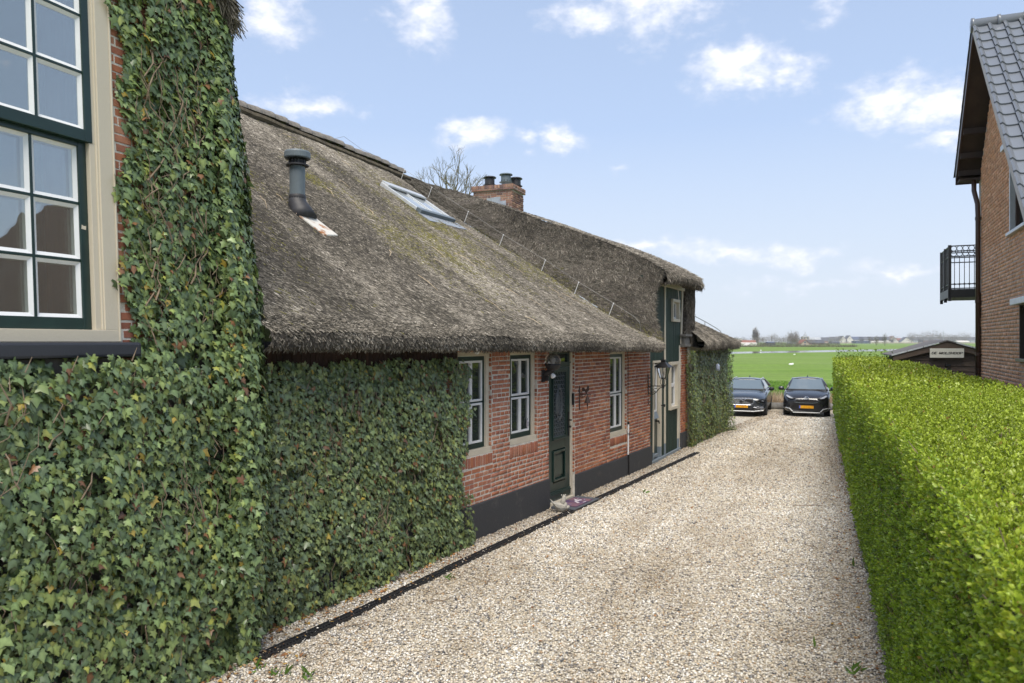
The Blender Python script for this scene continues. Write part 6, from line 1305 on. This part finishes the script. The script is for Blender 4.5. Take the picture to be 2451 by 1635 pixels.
for sg in (-1, 1):
    g_ = G(); q = [(0, 2.80), (sg*1.42, sroof(1.42)+.01), (sg*1.42, sroof(1.42)-.15), (0, 2.62)]; g_.prism(q, SP, .09, .13); obj('barge_board', g_, 'shed', shed, bev=.005)
    g_ = G(); q = [(0, 2.845), (sg*1.46, sroof(1.46)+.045), (sg*1.46, sroof(1.46)+.015), (0, 2.812)]; g_.prism(q, SP, .16, -3.1); obj('shed_roof', g_, 'shedroof', shed)
    for k in range(3): g_ = G(); a0, a1 = .22+k*.42, .22+k*.42+.40; q = [(sg*a0, sroof(a0)+.062), (sg*a1, sroof(a1)+.062), (sg*a1, sroof(a1)+.02), (sg*a0, sroof(a0)+.02)]; g_.prism(q, SP, .165, .15); obj('edge_strip', g_, 'alu', shed)
g_ = G(); g_.prism([(-.04, 2.08), (.10, 2.08), (.10, 2.14), (-.04, 2.14)], SP, 0, .08); obj('shed_lamp', g_, 'iron', shed)
sign = root('name_sign', 'cream sign board reading DE MOLSHOOP on the shed gable', 'sign', tuple(SP(-.04, .14, 2.46)))
g_ = G(); g_.prism([(-.46, 2.325), (.41, 2.33), (.41, 2.60), (-.46, 2.595)], SP, .135, .165); obj('board', g_, 'signboard', sign, bev=.005)
# lettering: wide bold italic capitals, drawn stroke by stroke with small serifs
LET = {'D': [[(0, 0), (0, 1)], [(0, 1), (.4, 1), (.7, .8), (.75, .5), (.7, .2), (.4, 0), (0, 0)]], 'E': [[(0, 0), (0, 1)], [(0, 1), (.62, 1)], [(0, .5), (.5, .5)], [(0, 0), (.64, 0)]],
       'M': [[(0, 0), (0, 1), (.42, .1), (.84, 1), (.84, 0)]], 'O': [[(.4+.4*math.sin(q), .5+.5*math.cos(q)) for q in np.linspace(0, 2*math.pi, 17)]], 'L': [[(0, 1), (0, 0), (.6, 0), (.62, .2)]],
       'S': [[(.62, .8), (.5, .97), (.25, 1), (.05, .85), (.1, .62), (.5, .42), (.62, .2), (.45, .02), (.2, 0), (0, .18)]], 'H': [[(0, 0), (0, 1)], [(.72, 0), (.72, 1)], [(0, .5), (.72, .5)]], 'P': [[(0, 0), (0, 1), (.42, 1), (.66, .85), (.66, .62), (.42, .48), (0, .48)]]}
LW = {'D': .75, 'E': .64, 'M': .84, 'O': .8, 'L': .62, 'S': .62, 'H': .72, 'P': .66, ' ': .35}
def lettering():
    txt = 'DE MOLSHOOP'; hgt = .062; gap = .30; tot = sum(LW[c]+gap for c in txt)-gap; wd = .77/tot; x = -.41
    for c in txt:
        if c != ' ':
            g_ = G()
            def pt(u, v): return (x+u*wd+v*hgt*.30, 2.432+v*hgt)
            for st in LET[c]:
                for (u0, v0), (u1, v1) in zip(st[:-1], st[1:]):
                    a, b_ = Vector(pt(u0, v0)), Vector(pt(u1, v1)); d_ = (b_-a); 
                    if d_.length < 1e-6: continue
                    th = .0095 if abs(d_.y) > abs(d_.x)*.8 else .0050; nn = Vector((-d_.y, d_.x)).normalized()*th; e_ = d_.normalized()*.003
                    q = [a-e_-nn, b_+e_-nn, b_+e_+nn, a-e_+nn]; g_.add([SP(p.x, .1685, p.y) for p in q]+[SP(p.x, .164, p.y) for p in q], [(0, 1, 2, 3), (0, 4, 5, 1), (1, 5, 6, 2), (2, 6, 7, 3), (3, 7, 4, 0)])
            obj('letter', g_, 'ink', sign)
        x += (LW[c]+gap)*wd
lettering()

# ================================================================== BEYOND THE DRIVE
def along(y): return .2*y
g_ = G(); n = 40; r_ = np.random.default_rng(131)
A_, B_ = Vector((5.8, 32.2, 0)), Vector((16.2, 30.2, 0)); g_.tube([A_.lerp(B_, k/n)+Vector((0, 0, .10+.012*fbm((k*.3, 1, 0), 1.))) for k in range(n+1)], [.17+.015*fbm((k*.5, 3, 0), 1.) for k in range(n+1)], 9)
obj('timber_edging', g_, 'weathered_wood', None, smooth=True, label='low weathered round timber edging behind the two parked cars', cat='edging')
def tufts(name, mat, n, region, pal, ln, wd, seed, lean=.5):
    r = np.random.default_rng(seed); x, y = region(r, n); P = np.stack([x, y, np.zeros(n)], 1); tip = norm(np.stack([r.normal(0, lean, n), r.normal(0, lean, n), np.ones(n)], 1)); X, Y, Z = frames(norm(r.normal(0, 1, (n, 3))), tip)
    T = np.array([(-.5, 0, 0), (.5, 0, 0), (.35, .6, 0), (-.35, .6, 0), (.0, 1., .12)]); TF = np.array([(0, 1, 2), (0, 2, 3), (3, 2, 4)]); L_ = r.uniform(*ln, n); W_ = r.uniform(*wd, n)
    V = P[:, None]+T[None, :, 0:1]*(X*W_[:, None])[:, None]+T[None, :, 1:2]*(Y*L_[:, None])[:, None]+T[None, :, 2:3]*(Z*L_[:, None])[:, None]
    F = (TF[None]+(np.arange(n)*5)[:, None, None]).reshape(-1, 3); C = np.array(pal)[r.integers(len(pal), size=n)]*r.uniform(.7, 1.25, (n, 1))
    link(bpy.data.objects.new(name, np_mesh(name, V.reshape(-1, 3), F, np.repeat(C, 5, 0), mat)), None, 'stuff')
def edge_reg(d0, d1):
    def f(r, n):
        t = r.random(n); d_ = d0+(d1-d0)*r.random(n); return 5.5+11.5*t+d_*.19, 32.3-2.2*t+d_*.98
    return f
tufts('dry_reeds', 'reedgrass', 14000, edge_reg(.35, 2.6), [(.56, .45, .31), (.62, .52, .37), (.46, .35, .23), (.34, .23, .14)], (.3, .8), (.014, .035), 133, .6)
tufts('verge_grass', 'blade', 12000, edge_reg(2.6, 5.6), [(.13, .26, .03), (.17, .31, .04), (.11, .22, .025)], (.2, .55), (.015, .03), 135, .45)
tufts('meadow_tufts', 'blade', 16000, edge_reg(4.8, 22), [(.13, .255, .03), (.16, .30, .035), (.12, .23, .028)], (.10, .20), (.02, .05), 136, .6)
g_ = G(); r_ = np.random.default_rng(137)
for _ in range(12): x = 6.2+r_.random()*9.5; y = 33-.19*(x-6)+r_.random(); g_.tube([(x, y, 0), (x+r_.uniform(.1, .4), y, r_.uniform(.5, .95)), (x+r_.uniform(.4, .9), y, r_.uniform(1., 1.5))], [.008, .006, .003], 4)
obj('bent_reed_stalks', g_, 'stem', None, kind='stuff')
g_ = G(); g_.add([(20, 148, .004), (160, 262, .004), (160, 297, .004), (20, 166, .004)], [(0, 1, 2, 3)]); obj('ditch_water', g_, 'water', kind='structure')
def swan(x, y, sc, rz, label):
    rt = root('swan', label, 'bird', (x, y, 0), 'white birds resting in the meadow'); H = Matrix.Translation((x, y, 0)) @ Matrix.Rotation(rz, 4, 'Z') @ Matrix.Scale(sc, 4)
    def put(nm, g_, mat): g_.v = [tuple(H @ Vector(p)) for p in g_.v]; obj(nm, g_, mat, rt, smooth=True)
    put('body', G().tube([(-.55, 0, .28), (-.42, 0, .24), (-.2, 0, .22), (.1, 0, .22), (.32, 0, .24), (.42, 0, .28)], [.01, .12, .21, .22, .15, .06], 12), 'swan')
    put('neck', G().tube([(.34, 0, .26), (.44, 0, .36), (.40, 0, .46), (.28, 0, .46), (.16, 0, .43)], [.08, .055, .045, .05, .04], 8), 'swan'); put('bill', G().tube([(.16, 0, .43), (.06, 0, .40)], [.028, .01], 6), 'bill')
swan((1894-1225.5)*87.7/1800, 87.7, .60, .1, 'nearer white bird resting in the green meadow between the cars'); swan((1901.5-1225.5)*155/1800, 155, .52, .4, 'farther white bird resting in the green meadow near the ditch')
g_ = G(); g_.lathe(((1821-1225.5)*215/1800, 215, .3), [(.001, -.3), (.15, -.2), (.18, 0), (.1, .15), (.001, .2)], 10); rt = root('swan', 'tiny white bird standing beyond the ditch', 'bird', ((1821-1225.5)*215/1800, 215, 0), 'white birds resting in the meadow'); obj('body', g_, 'swan', rt, smooth=True)

# ---- bare trees
def bare_tree(name, label, base, h, seed, mat='bark', spread=.5, depth=6, r0=.16, n0=5, group=None, cat='tree', trunk=.32, tw=.7, rmin=.006, shrink=1., first=None):
    r = random.Random(seed); rt = root(name, label, cat, base, group); gt = G(); gc = G()
    def grow(p, d_, l, rad, k):
        pts = [p]; q = p; dd = d_
        for _ in range(4):
            dd = (dd+Vector((r.uniform(-.16, .16), r.uniform(-.16, .16), r.uniform(-.05, .14)))).normalized(); q = q+dd*l/4; pts.append(q)
        (gt if k == 0 else gc).tube(pts, list(np.linspace(rad, max(rmin, rad*.62), 5)), 6 if k < 3 else 3, cap=False)
        if k >= depth: return
        nb = n0 if k == 0 else (3 if r.random() < tw else 2)
        for i in range(nb):
            a = r.uniform(0, 6.28); s = r.uniform(.25, .75)*spread*1.5; o = dd.orthogonal().normalized(); o2 = dd.cross(o); nd = (dd+(o*math.cos(a)+o2*math.sin(a))*s+Vector((0, 0, .10))).normalized()
            st = pts[-1] if i == 0 or k == 0 else pts[r.choice((2, 3, 4))]
            grow(st, nd, (first*r.uniform(.8, 1.15) if k == 0 and first else l*r.uniform(.62, .88)*(shrink if k else .9)), max(rmin, rad*r.uniform(.5, .66)), k+1)
    grow(Vector(base), Vector((r.uniform(-.04, .04), 0, 1)), h*trunk, r0, 0)
    obj('trunk', gt, mat, rt, smooth=True, fix=False); obj('crown', gc, mat, rt, kind='stuff', fix=False)
    return rt
bare_tree('bare_tree', 'leafless spreading tree rising behind the thatched ridge beside the chimney', (-2.72, 36.5, 0), 10, 11, depth=6, r0=.13, trunk=.91, spread=.80, n0=6, rmin=.006, shrink=1.0, first=1.05, tw=.5)
bare_tree('bare_tree', 'thin leafless top showing just behind the chimney cowls', (-2.0, 45, 0), 12, 5, depth=5, r0=.1, trunk=.86, spread=.45, n0=4, rmin=.008, first=.7)

# ---- the far village
def at(px, Z): return (px-1225.5)*Z/1800
def far_house(px, Z, w, h, rh, wall, roof, name, label, cat='house', gable=True, wins=0, group=None, dep=8, base=None):
    if px > 1960: Z *= 1.9; w *= 1.9; h *= 1.35; rh *= 1.35; dep *= 1.5
    else: h *= .62; rh *= .62
    x = at(px, Z); rt = root(name, label, cat, (x, Z, 0), group); P = lambda a, d_, z: Vector((x+a, Z+d_, z)); g_ = G()
    if gable: g_.prism([(-w/2, 0), (w/2, 0), (w/2, h), (0, h+rh), (-w/2, h)], P, 0, dep)
    else: g_.prism([(0, 0), (dep, 0), (dep, h), (dep/2, h+rh*.98), (0, h)], lambda a, d_, z: P(d_, a, z), -w/2, w/2)
    obj('wall', g_, wall, rt); o = .35
    for sg in (-1, 1):
        g_ = G()
        if gable: g_.prism([(0, h+rh+.3), (sg*(w/2+o), h-.1), (sg*(w/2+o), h-.45), (0, h+rh)], P, -.4, dep+.3)
        else: c = dep/2; g_.prism([(c, h+rh+.3), (c+sg*(c+o), h-.1), (c+sg*(c+o), h-.45), (c, h+rh)], lambda a, d_, z: P(d_, a, z), -w/2-.3, w/2+.3)
        obj('roof', g_, roof, rt)
    for k in range(wins):
        g_ = G(); a = -w/2+(k+.5)*w/wins; g_.box(P(a, -.03, h*.45), (min(1.4, w/wins*.5), .1, h*.42)); obj('window', g_, 'navy', rt)
    if gable and wins: g_ = G(); g_.box(P(0, -.03, h+rh*.35), (1.2, .1, 1.2)); obj('window', g_, 'navy', rt)
    return rt
far_house(2018, 640, 6.5, 3.4, 5.2, 'farwhite', 'fardark', 'gabled_house', 'white gabled house on the far edge of the meadow, left of a pair', wins=2, group='white gabled houses across the meadow')
far_house(2034, 640, 6.5, 3.6, 5.6, 'farwhite', 'fardark', 'gabled_house', 'white gabled house on the far edge of the meadow, right of a pair', wins=2, group='white gabled houses across the meadow')
far_house(2138, 660, 9.5, 2.0, 6.4, 'farwhite', 'farred', 'gabled_house', 'white house with a steep red edged gable in the distant row', wins=1, group='white gabled houses across the meadow')
far_house(2171, 670, 12, 1.4, 6.2, 'farwhite', 'fardark', 'gabled_house', 'distant white A shaped gable between the shed roof and the bare trees', wins=1, group='white gabled houses across the meadow')
far_house(1927, 560, 6.5, 1.8, 4.6, 'fartan', 'farred', 'gabled_house', 'small house with a red roof below the church tower', wins=1)
far_house(1793, 620, 12, 2.2, 3.6, 'fartan', 'farred', 'long_house', 'low pink roofed house among the far left trees', gable=False)
far_house(1785, 540, 16, 2.6, .3, 'farwhite', 'farwhite', 'greenhouse', 'long low white building at the left of the far field edge', 'building', False)
far_house(1798, 500, 5, .4, 2.6, 'farwhite', 'farwhite', 'tent', 'small white tent shape standing on the far field edge', 'tent')
far_house(1770, 640, 4.5, 9, .6, 'farwhite', 'fargrey', 'block_building', 'pale upright block beside the dark far conifers', 'building', False, 0)
far_house(1848, 560, 5, 3.2, .5, 'navy', 'navy', 'truck_shed', 'dark blue box building behind the far brown hedge', 'building', False)
far_house(1951, 900, 15, 6, 6.5, 'fargrey', 'fargrey', 'church_hall', 'long pale grey hall roof stretching right of the church tower', 'building', False)
far_house(1951, 640, 16, 3.0, 3.5, 'farbrick', 'fardark', 'long_house', 'dark roofed long house just right of the church', gable=False, wins=4)
far_house(1985, 700, 28, 3.2, 4.2, 'farbrick', 'fardark', 'long_house', 'dark roofed terrace between the church and the white gables', gable=False, wins=5)
far_house(2005, 690, 12, 3.4, 4.5, 'fargrey', 'fardark', 'long_house', 'grey house directly left of the pair of white gables', gable=False, wins=2)
for i, (px, w, wl, rf_) in enumerate(((2052, 12, 'farwhite', 'navy'), (2074, 12, 'farwhite', 'fardark'), (2098, 14, 'farbrick', 'fardark'), (2120, 13, 'farwhite', 'fardark'))):
    far_house(px, 660, w, 4.4, 3.4, wl, rf_, 'row_house', ('first', 'second', 'third', 'fourth')[i]+' flat fronted house from the left in the distant row behind the bare shrubs', gable=False, wins=4, group='distant row houses')
far_house(2092, 630, 28, 2.2, .4, 'farwhite', 'farwhite', 'low_building', 'long low white building behind the two far shrubs', 'building', False)
far_house(2066, 560, 11, 2.4, .4, 'navy', 'navy', 'shipping_container', 'dark blue container block on the far field edge', 'container', False)
far_house(2156, 690, 9, 3, 3.2, 'farbrick', 'farred', 'long_house', 'red roofed house left of the distant A shaped gable', gable=False, wins=2)
for i, px in enumerate((2192, 2215, 2242, 2268, 2296, 2322)): far_house(px, 760, 15, 4.0, 4.2, ('fargrey', 'farbrick', 'fargrey')[i % 3], 'fardark', 'row_house', ('leftmost', 'second', 'third', 'fourth', 'fifth', 'rightmost')[i]+' dark roofed house of the distant row above the shed roof', gable=False, wins=3, group='distant dark roofed row above the shed')
far_house(2307, 640, 10, 1.8, 1.2, 'farwhite', 'farwhite', 'low_building', 'small white low building near the downpipe on the far field', 'building', False)
far_house(2001, 560, 5.5, 1.4, 1.0, 'navy', 'fardark', 'dark_hut', 'small dark green hut on the field edge left of the white gables', 'hut', False)
def church():
    Z = 860; x = at(1927, Z); rt = root('church', 'distant church tower with a thin spire above the village', 'church', (x, Z, 0)); g_ = G(); g_.box((x, Z, 4.2), (7, 7, 8.4)); obj('tower', g_, 'fartan', rt)
    g_ = G(); g_.lathe((x, Z, 8.4), [(4.4, -.2), (4.0, .5), (2.2, 1.0), (1.9, 2.0), (2.1, 2.1), (.8, 3.0), (.45, 3.6), (.25, 5.6)], 8); obj('spire', g_, 'fargrey', rt)
    for a in (-1.8, 1.8): g_ = G(); g_.box((x+a, Z-3.52, 6.6), (1.2, .1, 2)); obj('belfry_opening', g_, 'navy', rt)
    g_ = G(); g_.prism([(-9, 0), (1, 0), (1, 4), (-4, 7.5), (-9, 4)], lambda a, d_, z: Vector((x-3+a, Z+4+d_, z)), 0, 20); obj('nave', g_, 'fargrey', rt)
church()
def far_tree(px, Z, w, h, seed, label, mat='farbark', n=620, group='bare trees at the edge of the far village', cat='tree', low=.12, narrow=1., trunk=True):
    if px < 1960 and Z > 500: h *= .62; w *= .8
    elif Z > 500: Z *= 1.5; h *= .86; w *= 1.2
    r = np.random.default_rng(seed); x = at(px, Z); rt = root('bare_tree' if cat == 'tree' else 'bush', label, cat, (x, Z, 0), group)
    u = norm(r.normal(0, 1, (n, 3)))*(r.random((n, 1))**.45); lob = 1+.25*np.sin(3*np.arctan2(u[:, 1], u[:, 0])+seed)[:, None]; P = u*lob*np.array([w/2*narrow, w/2*narrow, h*(1-low)/2])+np.array([x, Z, h*(low+(1-low)/2)])
    d_ = norm(u*np.array([.8, .8, .6])+np.array([0, 0, .7])+r.normal(0, .35, (n, 3))); X, Y, Zv = frames(norm(r.normal(0, 1, (n, 3))), d_); sc = r.uniform(.09, .2, n)*h
    V, F, C = scatter(np.array([(-.055, 0, 0), (.055, 0, 0), (.012, 1, 0), (-.012, 1, 0)]), np.array([(0, 1, 2, 3)]), P-d_*sc[:, None]*.5, X, Y, Zv, sc, np.full((n, 3), .2))
    link(bpy.data.objects.new('crown', np_mesh('crown', V, F, C, mat)), rt, 'stuff')
    if trunk: g_ = G(); g_.tube([(x, Z, 0), (x, Z, h*.35), (x, Z, h*.7)], [h*.022, h*.016, h*.005], 5); obj('trunk', g_, mat, rt)
ORD = 'first second third fourth fifth sixth seventh eighth ninth tenth eleventh twelfth thirteenth fourteenth fifteenth sixteenth seventeenth eighteenth nineteenth twentieth twenty-first twenty-second twenty-third twenty-fourth'.split()
i = 0
FT = ((1762, 640, 9, 11), (1815, 640, 22, 14), (1806, 650, 5, 24), (1812, 650, 5, 22), (1824, 640, 16, 12), (1850, 640, 15, 16), (1867, 650, 12, 10), (1880, 650, 14, 13), (1897, 650, 16, 14), (1908, 650, 14, 12), (1918, 640, 10, 9), (1940, 620, 12, 9), (1892, 660, 9, 19), (1905, 660, 8, 19), (1990, 690, 10, 11), (2010, 720, 14, 14), (2182, 800, 14, 20), (2210, 900, 34, 24), (2232, 900, 36, 27), (2252, 900, 30, 22), (2276, 860, 22, 19), (2290, 860, 18, 18), (2310, 900, 30, 24), (2137, 720, 12, 14))
rank_ = [sorted(q[0] for q in FT).index(q[0]) for q in FT]
for px, Z, w, h in FT:
    i += 1; far_tree(px, Z, w, h, 200+i, ORD[rank_[i-1]]+' leafless grey brown tree from the left among the far village houses')
for k, (px, w, h) in enumerate(((1779, 9, 11), (1772, 6, 9.5), (1901, 7, 11))): far_tree(px, 645, w, h, 240+k, ('broad dark evergreen tree beside the pale upright block', 'narrow dark evergreen tree left of the pale upright block', 'dark evergreen tree left of the church tower')[k], 'farbush', 500, 'dark evergreens among the far houses', low=.05)
far_tree(1826.7, 372, 2.1, 2.3, 251, 'round brown bush standing alone on the far field', 'farbush', 420, None, 'bush', .0, trunk=False)
far_tree(2097, 495, 5.0, 7.0, 252, 'left of the two upright bare trees on the far field', 'farbush', 300, 'two upright bare trees on the far field', narrow=.8); far_tree(2118, 490, 4.2, 8.2, 253, 'right and taller of the two upright bare trees on the far field', 'farbush', 300, 'two upright bare trees on the far field', narrow=.8)
far_tree(2081, 560, 7, 10, 254, 'thin bare tree in front of the distant white row houses', 'farbark', 300, None, narrow=.8); far_tree(2062, 580, 9, 8, 255, 'yellowish bare tree beside the dark blue container', 'farbush', 350, None); far_tree(2199, 470, 2.0, 3.2, 256, 'small brown bare tree on the field above the shed roof', 'farbark', 200, None)
def far_hedge(x0, x1, Z, h, label, seed, mat='farbush'):
    r = np.random.default_rng(seed); n = int((x1-x0)*60); X0 = r.uniform(x0, x1, n); P = np.stack([X0, Z+r.normal(0, 1.5, n), r.random(n)*h*.8*(1+.3*np.sin(X0*.4))], 1); d_ = norm(np.array([0, 0, 1.])+r.normal(0, .5, (n, 3))); X, Y, Zv = frames(norm(r.normal(0, 1, (n, 3))), d_)
    V, F, C = scatter(np.array([(-.08, 0, 0), (.08, 0, 0), (.03, 1, 0), (-.03, 1, 0)]), np.array([(0, 1, 2, 3)]), P, X, Y, Zv, r.uniform(.5, 1.1, n), np.full((n, 3), .1)); o_ = bpy.data.objects.new('field_hedge', np_mesh('field_hedge', V, F, C, mat)); link(o_, None, None, label, 'hedge')
far_hedge(at(1800, 545), at(1915, 545), 545, 2.0, 'long brown hedgerow in front of the far left village', 261); far_hedge(at(1945, 600), at(2010, 600), 600, 1.6, 'short brown hedgerow left of the far white gables', 262)
g_ = G(); g_.box((at(2130, 1150), 1150, .6), (260, .6, 1.6)); obj('far_embankment', g_, 'fartan', kind='structure')
far_hedge(at(1700, 380), at(2060, 380), 384, .55, 'dark line of rough growth along a ditch across the far field', 263)
g_ = G(); xx = at(2258, 700); g_.tube([(xx, 700, 0), (xx, 700, 13)], [.3, .15], 5); rt = root('mast', 'thin distant mast above the village roofs over the shed', 'mast', (xx, 700, 0)); obj('pole', g_, 'fargrey', rt)

# thin spring haze over the polder
def haze():
    g_ = G(); g_.add([(-4100, -400, -1.2), (4100, -400, -1.2), (4100, 6100, -1.2), (-4100, 6100, -1.2), (-4100, -400, 21), (4100, -400, 21), (4100, 6100, 21), (-4100, 6100, 21)], [(0, 3, 2, 1), (4, 5, 6, 7), (0, 1, 5, 4), (1, 2, 6, 5), (2, 3, 7, 6), (3, 0, 4, 7)])
    m = bpy.data.materials.new('haze'); m.use_nodes = True; nt = m.node_tree; nt.nodes.clear(); o = N(nt, 'ShaderNodeOutputMaterial'); v = N(nt, 'ShaderNodeVolumePrincipled')
    v.inputs['Color'].default_value = (.93, .96, 1, 1); v.inputs['Density'].default_value = .00022; nt.links.new(v.outputs[0], o.inputs['Volume']); M_['haze'] = m
    obj('haze', g_, 'haze', kind='stuff')
haze()
